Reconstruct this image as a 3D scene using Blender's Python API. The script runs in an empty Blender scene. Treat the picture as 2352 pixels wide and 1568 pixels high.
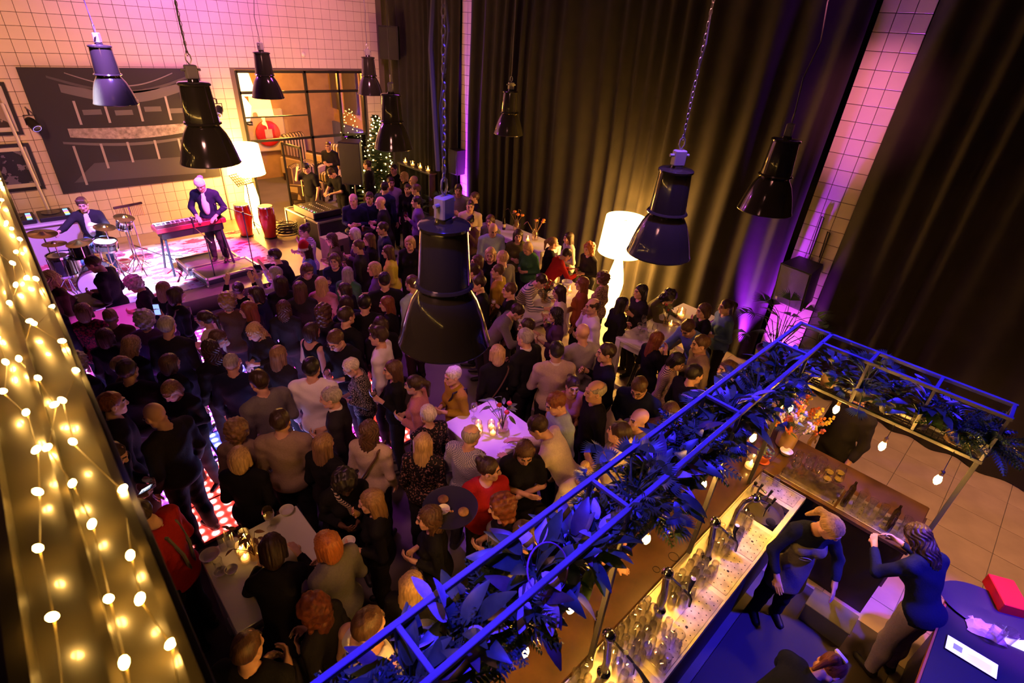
import bpy, math, random
import numpy as np
from mathutils import Matrix, Vector, Euler

# ------------------------------------------------------------------ scene, camera, light
S = bpy.context.scene
COL = S.collection
W, H = 2352.0, 1568.0
FOC = 1197.74
CAMZ = 5.0
PITCH, ROLL, YAW = [math.radians(a) for a in (30.803, 4.2355, 44.667)]

def cam_axes():
    cy, sy, cp, sp = math.cos(YAW), math.sin(YAW), math.cos(PITCH), math.sin(PITCH)
    fwd = Vector((cy * cp, sy * cp, -sp)); right = Vector((sy, -cy, 0)); up = right.cross(fwd)
    cr, sr = math.cos(ROLL), math.sin(ROLL)
    return right * cr + up * sr, up * cr - right * sr, fwd

CR, CU, CF = cam_axes()
CAM = Vector((0, 0, CAMZ))
cd = bpy.data.cameras.new('camera'); cam = bpy.data.objects.new('camera', cd); COL.objects.link(cam)
cd.sensor_width = 36.0; cd.lens = 36.0 * FOC / W; cd.clip_start = 0.02; cd.clip_end = 100
m = Matrix.Identity(4)
for i in range(3):
    m[i][0] = CR[i]; m[i][1] = CU[i]; m[i][2] = -CF[i]
m.translation = CAM
cam.matrix_world = m
cd.dof.use_dof = True; cd.dof.focus_distance = 6.0; cd.dof.aperture_fstop = 2.8
S.camera = cam
S.view_settings.view_transform = 'Standard'; S.view_settings.look = 'None'
S.view_settings.gamma = 1.0; S.view_settings.use_curve_mapping = False
S.view_settings.exposure = 0.0
S.cycles.use_denoising = True
S.cycles.max_bounces = 5; S.cycles.transparent_max_bounces = 12
S.cycles.use_adaptive_sampling = True; S.cycles.adaptive_threshold = 0.06
S.cycles.sample_clamp_indirect = 6.0
S.cycles.caustics_reflective = False; S.cycles.caustics_refractive = False
wd = bpy.data.worlds.new('world'); S.world = wd; wd.use_nodes = True
wd.node_tree.nodes['Background'].inputs[0].default_value = (0.06, 0.05, 0.10, 1)
wd.node_tree.nodes['Background'].inputs[1].default_value = 0.03

def ray(px, py):
    return CR * ((px - W / 2) / FOC) - CU * ((py - H / 2) / FOC) + CF
def P(px, py, z=0.0):                      # pixel -> point on a level plane
    d = ray(px, py); return CAM + d * ((z - CAMZ) / d.z)
def PA(px, py, axis, val):                 # pixel -> point on an upright wall plane
    d = ray(px, py); return CAM + d * (val / d[axis])

def lamp_light(name, kind, loc, color, power, size=0.2, target=None, angle=60, blend=0.5):
    l = bpy.data.lights.new(name, kind); l.color = color; l.energy = power
    if kind == 'AREA': l.size = size
    else: l.shadow_soft_size = size
    if kind == 'SPOT': l.spot_size = math.radians(angle); l.spot_blend = blend
    o = bpy.data.objects.new(name, l); COL.objects.link(o); o.location = loc
    if target is not None:
        o.rotation_euler = (Vector(target) - Vector(loc)).to_track_quat('-Z', 'Y').to_euler()
    return o
LEDK = 7.0
BULBW = 150.0
# coloured wash fixtures on the ceiling truss, outside the frame; spots marked added have no fixture
lamp_light('wash_warm_wall', 'SPOT', (-1.5, 8.0, 6.4), (1, .39, .18), 1750, .4, (0.2, 14.5, 3.4), 75, 1.0)
lamp_light('wash_pink_wall', 'SPOT', (4.5, 8.5, 6.5), (1, .28, .46), 1800, .4, (5.2, 14.5, 4.6), 80, 1.0)
lamp_light('wash_violet_wall', 'SPOT', (5.0, 8.0, 6.6), (.40, .06, 1), 1700, .4, (3.8, 14.5, 6.0), 46, 1.0)
lamp_light('stage_spot_ice', 'SPOT', (.5, 8.2, 6.4), (.62, .60, 1), 30000, .08, (1.5, 12.1, .3), 17, .35)
lamp_light('stage_spot_magenta', 'SPOT', (4.0, 8.0, 6.4), (1, .04, .42), 12000, .08, (2.75, 12.2, .3), 17, .35)
lamp_light('stage_spot_violet', 'SPOT', (1.5, 8.5, 6.4), (.40, .15, 1), 7000, .1, (.5, 12.0, .8), 28, .5)
lamp_light('stage_spot_front', 'SPOT', (3.0, 7.0, 6.4), (.9, .35, .9), 2600, .1, (2.3, 11.8, 1.4), 18, .6)
lamp_light('crowd_wash_a', 'SPOT', (-1.0, 2.0, 6.7), (1, .38, .32), 720, .6, (2.0, 5.4, 1.2), 95, 1.0)
lamp_light('crowd_wash_b', 'SPOT', (7.0, 9.5, 6.7), (.70, .10, .9), 700, .5, (4.5, 9.0, 1.2), 80, 1.0)
lamp_light('stage_back_light', 'SPOT', (1.8, 13.9, 6.2), (.75, .08, .95), 1500, .2, (4.0, 8.4, 1.2), 62, .9)
lamp_light('crowd_wash_c', 'SPOT', (3.6, 1.9, 6.8), (1, .34, .28), 340, .5, (4.5, 4.4, 1.2), 75, 1.0)
lamp_light('table_violet_spot', 'SPOT', (3.6, 5.0, 6.7), (.42, .08, 1), 1500, .1, (3.15, 3.4, 1.1), 13, .8)  # added: narrow spot that tints only the middle table violet
for bx in (.3, 1.0, 1.7, 2.4, 3.1, 3.8, 4.5, 5.1):
    lamp_light('blue_frame_spot', 'SPOT', (bx, 1.22, 6.8), (.03, .015, 1), 2600, .05, (bx, 1.12, 2.4), 13, .7)  # added: row of narrow spots keeping the blue on the plant frame
for by in (.55, -.1):
    lamp_light('blue_frame_spot', 'SPOT', (5.25, by, 6.8), (.03, .015, 1), 2200, .05, (5.22, by, 2.4), 13, .7)  # added: the same narrow blue spots over the far frame arm
lamp_light('blue_service', 'SPOT', (4.6, -2.6, 6.6), (.04, .02, 1), 5000, .12, (4.2, -.8, .4), 29, .5)
lamp_light('pendant_blue_fill', 'SPOT', (1.3, 1.9, 6.75), (.06, .03, 1), 500, .05, (1.65, 2.21, 4.0), 9, .4)  # added: blue light for the top of the nearest pendant
lamp_light('pendant_blue_fill', 'SPOT', (3.7, 1.9, 6.75), (.06, .03, 1), 900, .05, (4.01, 2.23, 3.7), 13, .4)  # added: blue light for the pendant further right
lamp_light('blue_back', 'SPOT', (2.2, 8.0, 6.7), (.03, .04, 1), 300, .1, (1.5, 9.8, 4.0), 40, .6)
lamp_light('curtain_uplight_right', 'SPOT', (8.80, 3.0, .06), (.40, .02, 1), 3600, .04, (8.99, 2.95, 1.5), 34, .8)
lamp_light('pillar_uplight_right', 'SPOT', (8.93, 2.35, .06), (.62, .04, 1), 700, .04, (9.1, 2.35, 2.2), 60, .8)
lamp_light('pillar_uplight_left', 'SPOT', (8.80, 11.08, .10), (.45, .03, 1), 6500, .05, (9.10, 11.2, 3.2), 34, .9)
lamp_light('pillar_pink_right', 'SPOT', (3.0, 2.33, 6.75), (1, .22, .40), 1900, .1, (9.1, 2.33, 4.3), 18, 1.0)
lamp_light('service_violet', 'SPOT', (5.2, -3.0, 6.3), (.45, .04, 1), 2200, .1, (5.4, -1.0, .0), 18, .4)
lamp_light('floor_amber', 'SPOT', (6.8, -2.4, 6.3), (1, .40, .20), 1700, .2, (6.9, -.5, 0), 46, .5)
lamp_light('lounge_lamp', 'POINT', (6.6, 17.2, 3.4), (1, .42, .06), 600, .3)
lamp_light('lounge_blue', 'POINT', (8.9, 16.2, 2.4), (.3, .10, 1), 120, .2)


# ------------------------------------------------------------------ materials
MATS = {}
def mat(name, col=(0.5, 0.5, 0.5), rough=0.6, metal=0.0, emit=None, strength=0.0, var=0.0, scale=20.0, bump=0.0, spec=0.5, coat=0.0, sheen=0.0, alpha=1.0, trans=0.0):
    if name in MATS: return MATS[name]
    mt = bpy.data.materials.new(name); mt.use_nodes = True; nt = mt.node_tree
    b = nt.nodes['Principled BSDF']; I = b.inputs
    I['Base Color'].default_value = (*col, 1); I['Roughness'].default_value = rough; I['Metallic'].default_value = metal
    I['Specular IOR Level'].default_value = spec; I['Coat Weight'].default_value = coat; I['Sheen Weight'].default_value = sheen
    I['Transmission Weight'].default_value = trans
    if emit is not None:
        I['Emission Color'].default_value = (*emit, 1); I['Emission Strength'].default_value = strength
    if var or bump:
        tc = nt.nodes.new('ShaderNodeTexCoord'); no = nt.nodes.new('ShaderNodeTexNoise')
        no.inputs['Scale'].default_value = scale; no.inputs['Detail'].default_value = 4
        nt.links.new(tc.outputs['Object'], no.inputs['Vector'])
        if var:
            r = nt.nodes.new('ShaderNodeValToRGB')
            r.color_ramp.elements[0].position = 0.3; r.color_ramp.elements[1].position = 0.7
            r.color_ramp.elements[0].color = (*[max(0, c * (1 - var)) for c in col], 1)
            r.color_ramp.elements[1].color = (*[min(1, c * (1 + var)) for c in col], 1)
            nt.links.new(no.outputs['Fac'], r.inputs[0]); nt.links.new(r.outputs[0], I['Base Color'])
        if bump:
            bp = nt.nodes.new('ShaderNodeBump'); bp.inputs['Strength'].default_value = bump; bp.inputs['Distance'].default_value = 0.01
            nt.links.new(no.outputs['Fac'], bp.inputs['Height']); nt.links.new(bp.outputs[0], I['Normal'])
    MATS[name] = mt
    return mt

def pattern(name, c1, c2, kind='stripe', scale=30.0, rough=0.75, width=0.5, axis=2):
    """two-colour cloth print laid out in object space"""
    if name in MATS: return MATS[name]
    mt = bpy.data.materials.new(name); mt.use_nodes = True; nt = mt.node_tree; b = nt.nodes['Principled BSDF']
    b.inputs['Roughness'].default_value = rough; b.inputs['Specular IOR Level'].default_value = .15
    tc = nt.nodes.new('ShaderNodeTexCoord'); mx = nt.nodes.new('ShaderNodeMix'); mx.data_type = 'RGBA'
    mx.inputs[6].default_value = (*c1, 1); mx.inputs[7].default_value = (*c2, 1)
    if kind == 'stripe':
        t = nt.nodes.new('ShaderNodeTexWave'); t.wave_type = 'BANDS'; t.bands_direction = 'XYZ'[axis]
        t.inputs['Scale'].default_value = scale; t.inputs['Distortion'].default_value = 0.6; t.inputs['Detail'].default_value = 0
        src = t.outputs['Fac']
    elif kind == 'check':
        t = nt.nodes.new('ShaderNodeTexChecker'); t.inputs['Scale'].default_value = scale; src = t.outputs['Fac']
    elif kind == 'spot':
        t = nt.nodes.new('ShaderNodeTexVoronoi'); t.inputs['Scale'].default_value = scale; src = t.outputs['Distance']
    else:
        t = nt.nodes.new('ShaderNodeTexNoise'); t.inputs['Scale'].default_value = scale; t.inputs['Detail'].default_value = 3; src = t.outputs['Fac']
    g = nt.nodes.new('ShaderNodeMath'); g.operation = 'GREATER_THAN'; g.inputs[1].default_value = width
    nt.links.new(tc.outputs['Object'], t.inputs['Vector']); nt.links.new(src, g.inputs[0]); nt.links.new(g.outputs[0], mx.inputs[0])
    nt.links.new(mx.outputs[2], b.inputs['Base Color'])
    MATS[name] = mt
    return mt

def glass(name, tint=(1, 1, 1), rough=0.03, clear=0.0):
    """thin clear glass: see-through with a fresnel sheen"""
    if name in MATS: return MATS[name]
    mt = bpy.data.materials.new(name); mt.use_nodes = True; nt = mt.node_tree; nt.nodes.clear()
    o = nt.nodes.new('ShaderNodeOutputMaterial'); mix = nt.nodes.new('ShaderNodeMixShader')
    tr = nt.nodes.new('ShaderNodeBsdfTransparent'); gl = nt.nodes.new('ShaderNodeBsdfGlossy')
    tr.inputs[0].default_value = (*tint, 1); gl.inputs['Roughness'].default_value = rough
    lw = nt.nodes.new('ShaderNodeLayerWeight'); lw.inputs['Blend'].default_value = 0.35
    pw = nt.nodes.new('ShaderNodeMath'); pw.operation = 'POWER'; pw.inputs[1].default_value = 1.9
    ad = nt.nodes.new('ShaderNodeMath'); ad.operation = 'ADD'; ad.inputs[1].default_value = 0.04 + clear; ad.use_clamp = True
    nt.links.new(lw.outputs['Facing'], pw.inputs[0]); nt.links.new(pw.outputs[0], ad.inputs[0]); nt.links.new(ad.outputs[0], mix.inputs[0])
    nt.links.new(tr.outputs[0], mix.inputs[1]); nt.links.new(gl.outputs[0], mix.inputs[2]); nt.links.new(mix.outputs[0], o.inputs[0])
    MATS[name] = mt
    return mt

# ------------------------------------------------------------------ mesh helpers
class G:
    """collects shapes for one mesh"""
    def __init__(s): s.v = []; s.f = []; s.mi = []; s.cur = 0
    def add(s, vs, fs):
        n = len(s.v); s.v += [tuple(v) for v in vs]; s.f += [tuple(i + n for i in f) for f in fs]; s.mi += [s.cur] * len(fs); return s
    def box(s, lo, hi, M=None, taper=1.0):
        x0, y0, z0 = lo; x1, y1, z1 = hi; cx, cy = (x0 + x1) / 2, (y0 + y1) / 2
        t = lambda x, y: (cx + (x - cx) * taper, cy + (y - cy) * taper)
        vs = [(x0, y0, z0), (x1, y0, z0), (x1, y1, z0), (x0, y1, z0)] + [(*t(x, y), z1) for x, y in ((x0, y0), (x1, y0), (x1, y1), (x0, y1))]
        if M is not None: vs = [M @ Vector(v) for v in vs]
        return s.add(vs, [(0, 3, 2, 1), (4, 5, 6, 7), (0, 1, 5, 4), (1, 2, 6, 5), (2, 3, 7, 6), (3, 0, 4, 7)])
    def bevel_box(s, lo, hi, b=0.01, M=None):
        x0, y0, z0 = lo; x1, y1, z1 = hi; vs = []
        for z, k in ((z0, b), (z0 + b, 0), (z1 - b, 0), (z1, b)):
            for x, y in ((x0 + b + k, y0 + k), (x1 - b - k, y0 + k), (x1 - k, y0 + b + k), (x1 - k, y1 - b - k), (x1 - b - k, y1 - k), (x0 + b + k, y1 - k), (x0 + k, y1 - b - k), (x0 + k, y0 + b + k)):
                vs.append((x, y, z))
        fs = [tuple(range(7, -1, -1)), tuple(range(24, 32))]
        for r in range(3):
            for i in range(8):
                j = (i + 1) % 8; fs.append((r * 8 + i, r * 8 + j, r * 8 + 8 + j, r * 8 + 8 + i))
        if M is not None: vs = [M @ Vector(v) for v in vs]
        return s.add(vs, fs)
    def lathe(s, prof, n=24, c=(0, 0, 0), M=None, cap=True):
        vs = []; fs = []
        for r, z in prof:
            for i in range(n):
                a = 2 * math.pi * i / n; vs.append((c[0] + r * math.cos(a), c[1] + r * math.sin(a), c[2] + z))
        for k in range(len(prof) - 1):
            for i in range(n):
                j = (i + 1) % n; fs.append((k * n + i, k * n + j, (k + 1) * n + j, (k + 1) * n + i))
        if cap:
            if prof[0][0] > 1e-4: fs.append(tuple(range(n - 1, -1, -1)))
            if prof[-1][0] > 1e-4: fs.append(tuple((len(prof) - 1) * n + i for i in range(n)))
        if M is not None: vs = [M @ Vector(v) for v in vs]
        return s.add(vs, fs)
    def tube(s, pts, r, n=8, M=None, r2=None):
        pts = [Vector(p) for p in pts]; vs = []; fs = []; k = len(pts)
        t0 = (pts[1] - pts[0]).normalized(); a = Vector((0, 0, 1)) if abs(t0.z) < 0.9 else Vector((1, 0, 0))
        u = t0.cross(a).normalized()
        for i, p in enumerate(pts):
            t = (pts[min(i + 1, k - 1)] - pts[max(i - 1, 0)]).normalized()
            u = (u - t * u.dot(t)).normalized(); w = t.cross(u)
            rr = r if r2 is None else r + (r2 - r) * i / (k - 1)
            if callable(r): rr = r(i / (k - 1))
            for j in range(n):
                an = 2 * math.pi * j / n; vs.append(p + (u * math.cos(an) + w * math.sin(an)) * rr)
        for i in range(k - 1):
            for j in range(n):
                q = (j + 1) % n; fs.append((i * n + j, i * n + q, (i + 1) * n + q, (i + 1) * n + j))
        fs.append(tuple(range(n - 1, -1, -1))); fs.append(tuple((k - 1) * n + j for j in range(n)))
        if M is not None: vs = [M @ Vector(v) for v in vs]
        return s.add(vs, fs)
    def ball(s, c, r, n=12, sc=(1, 1, 1), M=None):
        m_ = max(4, n // 2); prof = [(math.sin(math.pi * i / m_), -math.cos(math.pi * i / m_)) for i in range(m_ + 1)]
        vs = []; fs = []
        for q, z in prof:
            for i in range(n):
                a = 2 * math.pi * i / n; vs.append((c[0] + r * sc[0] * max(q, 1e-3) * math.cos(a), c[1] + r * sc[1] * max(q, 1e-3) * math.sin(a), c[2] + r * sc[2] * z))
        for k in range(m_):
            for i in range(n):
                j = (i + 1) % n; fs.append((k * n + i, k * n + j, (k + 1) * n + j, (k + 1) * n + i))
        if M is not None: vs = [M @ Vector(v) for v in vs]
        return s.add(vs, fs)
    def prism(s, poly, y0, y1, M=None):
        """polygon in x,z extruded along y"""
        n = len(poly); vs = [(x, y0, z) for x, z in poly] + [(x, y1, z) for x, z in poly]
        fs = [tuple(range(n)), tuple(range(2 * n - 1, n - 1, -1))] + [(i, i + n, (i + 1) % n + n, (i + 1) % n) for i in range(n)]
        if M is not None: vs = [M @ Vector(v) for v in vs]
        return s.add(vs, fs)
    def mesh(s, name, smooth=False):
        me = bpy.data.meshes.new(name); me.from_pydata(s.v, [], s.f)
        if any(s.mi): me.polygons.foreach_set('material_index', s.mi)
        if smooth: me.polygons.foreach_set('use_smooth', [True] * len(me.polygons)); 
        me.update(); return me

def setp(o, label=None, cat=None, group=None, kind=None):
    if label: o['label'] = label
    if cat: o['category'] = cat
    if group: o['group'] = group
    if kind: o['kind'] = kind
    return o
def obj(name, geo, mats=None, parent=None, loc=(0, 0, 0), rot=(0, 0, 0), smooth=False, scale=None, **kw):
    me = geo.mesh(name, smooth) if isinstance(geo, G) else geo
    if isinstance(geo, G) and smooth:
        try: me.set_sharp_from_angle(angle=math.radians(38))
        except Exception: pass
    if mats is not None and len(me.materials) == 0:
        for q in (mats if isinstance(mats, (list, tuple)) else [mats]): me.materials.append(q)
    o = bpy.data.objects.new(name, me); COL.objects.link(o)
    if parent is not None: o.parent = parent
    o.location = loc; o.rotation_euler = rot
    if scale is not None: o.scale = scale if hasattr(scale, '__len__') else (scale,) * 3
    return setp(o, **kw)
def thing(name, label, cat, loc=(0, 0, 0), rotz=0.0, group=None, scale=None):
    o = bpy.data.objects.new(name, None); COL.objects.link(o); o.empty_display_size = 0.1
    o.location = loc; o.rotation_euler = (0, 0, rotz)
    if scale is not None: o.scale = scale if hasattr(scale, '__len__') else (scale,) * 3
    return setp(o, label, cat, group)
def dup(root, loc, rotz=None, label=None, scale=None):
    r = root.copy(); COL.objects.link(r); r.location = loc
    if rotz is not None: r.rotation_euler = (0, 0, rotz)
    if scale is not None: r.scale = scale if hasattr(scale, '__len__') else (scale,) * 3
    if label: r['label'] = label
    for ch in list(root.children):
        c = ch.copy(); COL.objects.link(c); c.parent = r
        for g in list(ch.children):
            d = g.copy(); COL.objects.link(d); d.parent = c
    return r
def T(x=0, y=0, z=0, rx=0, ry=0, rz=0, s=1.0):
    return Matrix.Translation((x, y, z)) @ Euler((rx, ry, rz)).to_matrix().to_4x4() @ Matrix.Scale(s, 4)
RND = random.Random(7)

# ------------------------------------------------------------------ people: smooth-blended distance field -> surface nets
def axis(lo, hi, base, zones):
    out = [lo]; x = lo
    while x < hi:
        h = base
        for a, b, hz in zones:
            if a - hz <= x <= b: h = min(h, hz)
        x += h; out.append(x)
    return np.array(out, np.float32)
class Field:
    def __init__(s, xs, ys, zs):
        s.ax = (xs, ys, zs); s.D = np.full((len(xs), len(ys), len(zs)), 0.3, np.float32)
    def sl(s, lo, hi):
        r = []
        for k in range(3):
            i = int(np.searchsorted(s.ax[k], lo[k])); j = int(np.searchsorted(s.ax[k], hi[k])); r.append(slice(max(0, i - 1), min(len(s.ax[k]), j + 1)))
        return tuple(r)
    def pts(s, r):
        return s.ax[0][r[0]][:, None, None], s.ax[1][r[1]][None, :, None], s.ax[2][r[2]][None, None, :]
    def op(s, fn, lo, hi, k=0.02, sub=False):
        r = s.sl(lo, hi)
        if any(q.stop <= q.start for q in r): return
        d = fn(*s.pts(r)); a = s.D[r]
        if sub:
            h = np.clip(0.5 - 0.5 * (a + d) / k, 0, 1); s.D[r] = a + (-d - a) * h + k * h * (1 - h)
        else:
            h = np.clip(0.5 + 0.5 * (a - d) / k, 0, 1); s.D[r] = a + (d - a) * h - k * h * (1 - h)
    def cap(s, a, b, ra, rb=None, k=0.02, flat=None, off=0.0, sub=False):
        rb = ra if rb is None else rb; ra += off; rb += off
        a = np.asarray(a, np.float32); b = np.asarray(b, np.float32); m = max(ra, rb) * 1.3 + k + 0.03
        ba = b - a; L = float(ba @ ba) + 1e-9
        def fn(x, y, z):
            px, py, pz = x - a[0], y - a[1], z - a[2]
            t = np.clip((px * ba[0] + py * ba[1] + pz * ba[2]) / L, 0, 1)
            dx, dy, dz = px - t * ba[0], py - t * ba[1], pz - t * ba[2]
            if flat is not None:
                n, q = flat; w = dx * n[0] + dy * n[1] + dz * n[2]
                dx = dx + n[0] * w * (q - 1); dy = dy + n[1] * w * (q - 1); dz = dz + n[2] * w * (q - 1)
            return np.sqrt(dx * dx + dy * dy + dz * dz) - (ra + (rb - ra) * t)
        s.op(fn, np.minimum(a, b) - m, np.maximum(a, b) + m, k, sub)
    def ell(s, c, r, k=0.02, R=None, off=0.0, sub=False):
        c = np.asarray(c, np.float32); r = np.asarray(r, np.float32) + off; m = float(r.max()) + k + 0.04
        def fn(x, y, z):
            px, py, pz = x - c[0], y - c[1], z - c[2]
            if R is not None:
                px, py, pz = (R[0][0] * px + R[1][0] * py + R[2][0] * pz, R[0][1] * px + R[1][1] * py + R[2][1] * pz, R[0][2] * px + R[1][2] * py + R[2][2] * pz)
            q = np.sqrt((px / r[0]) ** 2 + (py / r[1]) ** 2 + (pz / r[2]) ** 2)
            g = np.sqrt((px / r[0] ** 2) ** 2 + (py / r[1] ** 2) ** 2 + (pz / r[2] ** 2) ** 2) + 1e-6
            return q * (q - 1) / g
        s.op(fn, c - m, c + m, k, sub)
    def cut(s, p, n):                      # keep the side the normal points away from
        x, y, z = s.pts((slice(None),) * 3)
        np.maximum(s.D, (x - p[0]) * n[0] + (y - p[1]) * n[1] + (z - p[2]) * n[2], out=s.D)
    def wave(s, amp, f1, f2):
        x, y, z = s.pts((slice(None),) * 3)
        s.D += amp * (np.sin(f1 * x + 3 * np.sin(9 * z) + 2 * y) * np.sin(f2 * z + 4 * x + 5 * y))
    def mesh(s, name):
        D = s.D; xs, ys, zs = s.ax; N = D < 0
        c = N[:-1, :-1, :-1].astype(np.int8)
        for i in (0, 1):
            for j in (0, 1):
                for k in (0, 1):
                    if i or j or k: c = c + N[i:N.shape[0] - 1 + i, j:N.shape[1] - 1 + j, k:N.shape[2] - 1 + k]
        I = np.argwhere((c > 0) & (c < 8)); n = len(I)
        if n == 0: return bpy.data.meshes.new(name)
        ids = np.full(c.shape, -1, np.int32); ids[I[:, 0], I[:, 1], I[:, 2]] = np.arange(n)
        cor = [(i, j, k) for i in (0, 1) for j in (0, 1) for k in (0, 1)]
        val = {q: D[I[:, 0] + q[0], I[:, 1] + q[1], I[:, 2] + q[2]] for q in cor}
        pos = {q: np.stack([xs[I[:, 0] + q[0]], ys[I[:, 1] + q[1]], zs[I[:, 2] + q[2]]], 1) for q in cor}
        acc = np.zeros((n, 3), np.float32); cnt = np.zeros(n, np.float32)
        for a in cor:
            for ax_ in range(3):
                if a[ax_] == 0:
                    b = list(a); b[ax_] = 1; b = tuple(b)
                    mk = (val[a] < 0) != (val[b] < 0)
                    t = np.where(mk, val[a] / (val[a] - val[b] + 1e-12), 0)[:, None]
                    acc += np.where(mk[:, None], pos[a] + (pos[b] - pos[a]) * t, 0); cnt += mk
        V = acc / cnt[:, None]; Q = []
        for ax_ in range(3):
            sa = [slice(None)] * 3; sb = [slice(None)] * 3; sa[ax_] = slice(0, -1); sb[ax_] = slice(1, None)
            A = N[tuple(sa)]; B = N[tuple(sb)]
            E = np.argwhere(A != B); u, v = [(1, 2), (2, 0), (0, 1)][ax_]
            ok = (E[:, u] > 0) & (E[:, v] > 0) & (E[:, u] < c.shape[u]) & (E[:, v] < c.shape[v]); E = E[ok]
            du = np.zeros(3, int); du[u] = 1; dv = np.zeros(3, int); dv[v] = 1
            g = lambda e: ids[e[:, 0], e[:, 1], e[:, 2]]
            q = np.stack([g(E - du - dv), g(E - dv), g(E), g(E - du)], 1)
            fl = A[E[:, 0], E[:, 1], E[:, 2]]; q[~fl] = q[~fl][:, ::-1]; Q.append(q)
        Q = np.concatenate(Q); Q = Q[(Q >= 0).all(1)]
        me = bpy.data.meshes.new(name); me.vertices.add(n); me.vertices.foreach_set('co', V.ravel())
        me.loops.add(len(Q) * 4); me.loops.foreach_set('vertex_index', Q.ravel().astype(np.int32))
        me.polygons.add(len(Q)); me.polygons.foreach_set('loop_start', np.arange(0, len(Q) * 4, 4, dtype=np.int32))
        me.polygons.foreach_set('use_smooth', np.ones(len(Q), bool)); me.update(calc_edges=True)
        return me

V3 = lambda *a: np.array(a, np.float64)
def rotm(ax_, deg):
    return np.array(Matrix.Rotation(math.radians(deg), 3, ax_))
HEADC = V3(0, 0.012, 1.64); NECK = V3(0, -0.015, 1.50); HIP = V3(0, 0, 0.98)

# pose: lean (deg forward), side lean, head yaw (left +) and pitch (down +), arms as (elbow, wrist, palm normal, curl) from the right shoulder (mirrored for the left)
DOWN = (V3(.05, -.03, -.29), V3(.05, .07, -.53), V3(-1, 0, 0), 22)
BENT = (V3(.06, -.03, -.28), V3(.0, .20, -.20), V3(-.6, 0, .6), 55)
POSES = {
    'down': dict(arms=(DOWN, DOWN)),
    'drink': dict(arms=((V3(.05, -.01, -.28), V3(-.04, .20, -.12), V3(-.8, .2, .2), 60), DOWN)),
    'front': dict(lean=4, arms=((V3(.05, -.02, -.28), V3(-.10, .20, -.25), V3(-.7, -.3, .2), 45), (V3(.05, -.02, -.28), V3(-.08, .22, -.21), V3(-.7, -.3, .2), 45))),
    'cross': dict(arms=((V3(.06, .03, -.27), V3(-.19, .22, -.22), V3(-.2, -1, 0), 15), (V3(.06, .06, -.27), V3(-.2, .19, -.27), V3(0, -1, 0), 15))),
    'lean': dict(lean=32, pitch=8, arms=((V3(.08, .14, -.24), V3(-.02, .36, -.20), V3(-.3, 0, -1), 25), (V3(.08, .14, -.24), V3(-.02, .36, -.20), V3(-.3, 0, -1), 25))),
    'phone': dict(arms=((V3(.06, .20, -.10), V3(-.06, .26, .16), V3(0, -.9, .1), 60), DOWN)),
    'raise': dict(pitch=-6, arms=((V3(.09, .16, .02), V3(.02, .22, .27), V3(0, 1, 0), 12), (V3(.09, .16, .02), V3(.02, .22, .27), V3(0, 1, 0), 12))),
    'face': dict(pitch=10, arms=((V3(.06, .10, -.25), V3(-.10, .19, .02), V3(0, -1, .2), 25), BENT)),
    'ear': dict(arms=((V3(.12, .08, -.24), V3(-.02, .08, .05), V3(-1, 0, 0), 35), BENT)),
    'reach': dict(lean=22, pitch=-14, arms=((V3(.05, .28, .03), V3(-.02, .50, .14), V3(0, -.3, -1), 18), BENT)),
    'tray': dict(head=62, arms=((V3(.15, .0, -.25), V3(.23, .20, .0), V3(0, 0, 1), 8), (V3(.06, 0, -.28), V3(.04, .10, -.50), V3(-1, 0, 0), 25))),
    'keys': dict(lean=8, pitch=22, arms=((V3(.11, .03, -.27), V3(-.02, .24, -.36), V3(-.1, 0, -1), 18), (V3(.11, .03, -.27), V3(-.02, .24, -.36), V3(-.1, 0, -1), 18))),
    'drum': dict(lean=6, pitch=8, sit=.5, arms=((V3(.09, .08, -.25), V3(-.06, .27, -.09), V3(-.5, -.4, -.3), 55), (V3(.20, .15, -.16), V3(.24, .38, -.12), V3(-.3, 0, -1), 55))),
    'dj': dict(lean=20, pitch=28, arms=((V3(.08, .08, -.26), V3(-.08, .28, -.32), V3(-.1, 0, -1), 25), (V3(.08, .08, -.26), V3(-.08, .28, -.32), V3(-.1, 0, -1), 25))),
    'work': dict(lean=12, pitch=26, arms=((V3(.13, .04, -.25), V3(.09, .20, -.42), V3(-.5, 0, -.6), 14), (V3(.13, .06, -.25), V3(.09, .22, -.42), V3(-.5, 0, -.6), 14))),
    'pour': dict(lean=26, pitch=28, arms=((V3(.13, .12, -.22), V3(-.02, .34, -.16), V3(-.7, 0, -.3), 40), (V3(.13, .12, -.22), V3(-.02, .34, -.14), V3(-.7, 0, -.3), 40))),
    'stoop': dict(lean=58, pitch=18, arms=((V3(.07, .12, -.26), V3(.02, .30, -.38), V3(-.8, 0, -.2), 40), (V3(.07, .12, -.26), V3(.02, .30, -.38), V3(-.8, 0, -.2), 40))),
    'bar': dict(lean=14, arms=((V3(.07, .16, -.22), V3(-.02, .40, -.24), V3(-.3, 0, -1), 45), (V3(.07, .10, -.25), V3(-.05, .34, -.27), V3(-.3, 0, -1), 45))),
}

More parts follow.
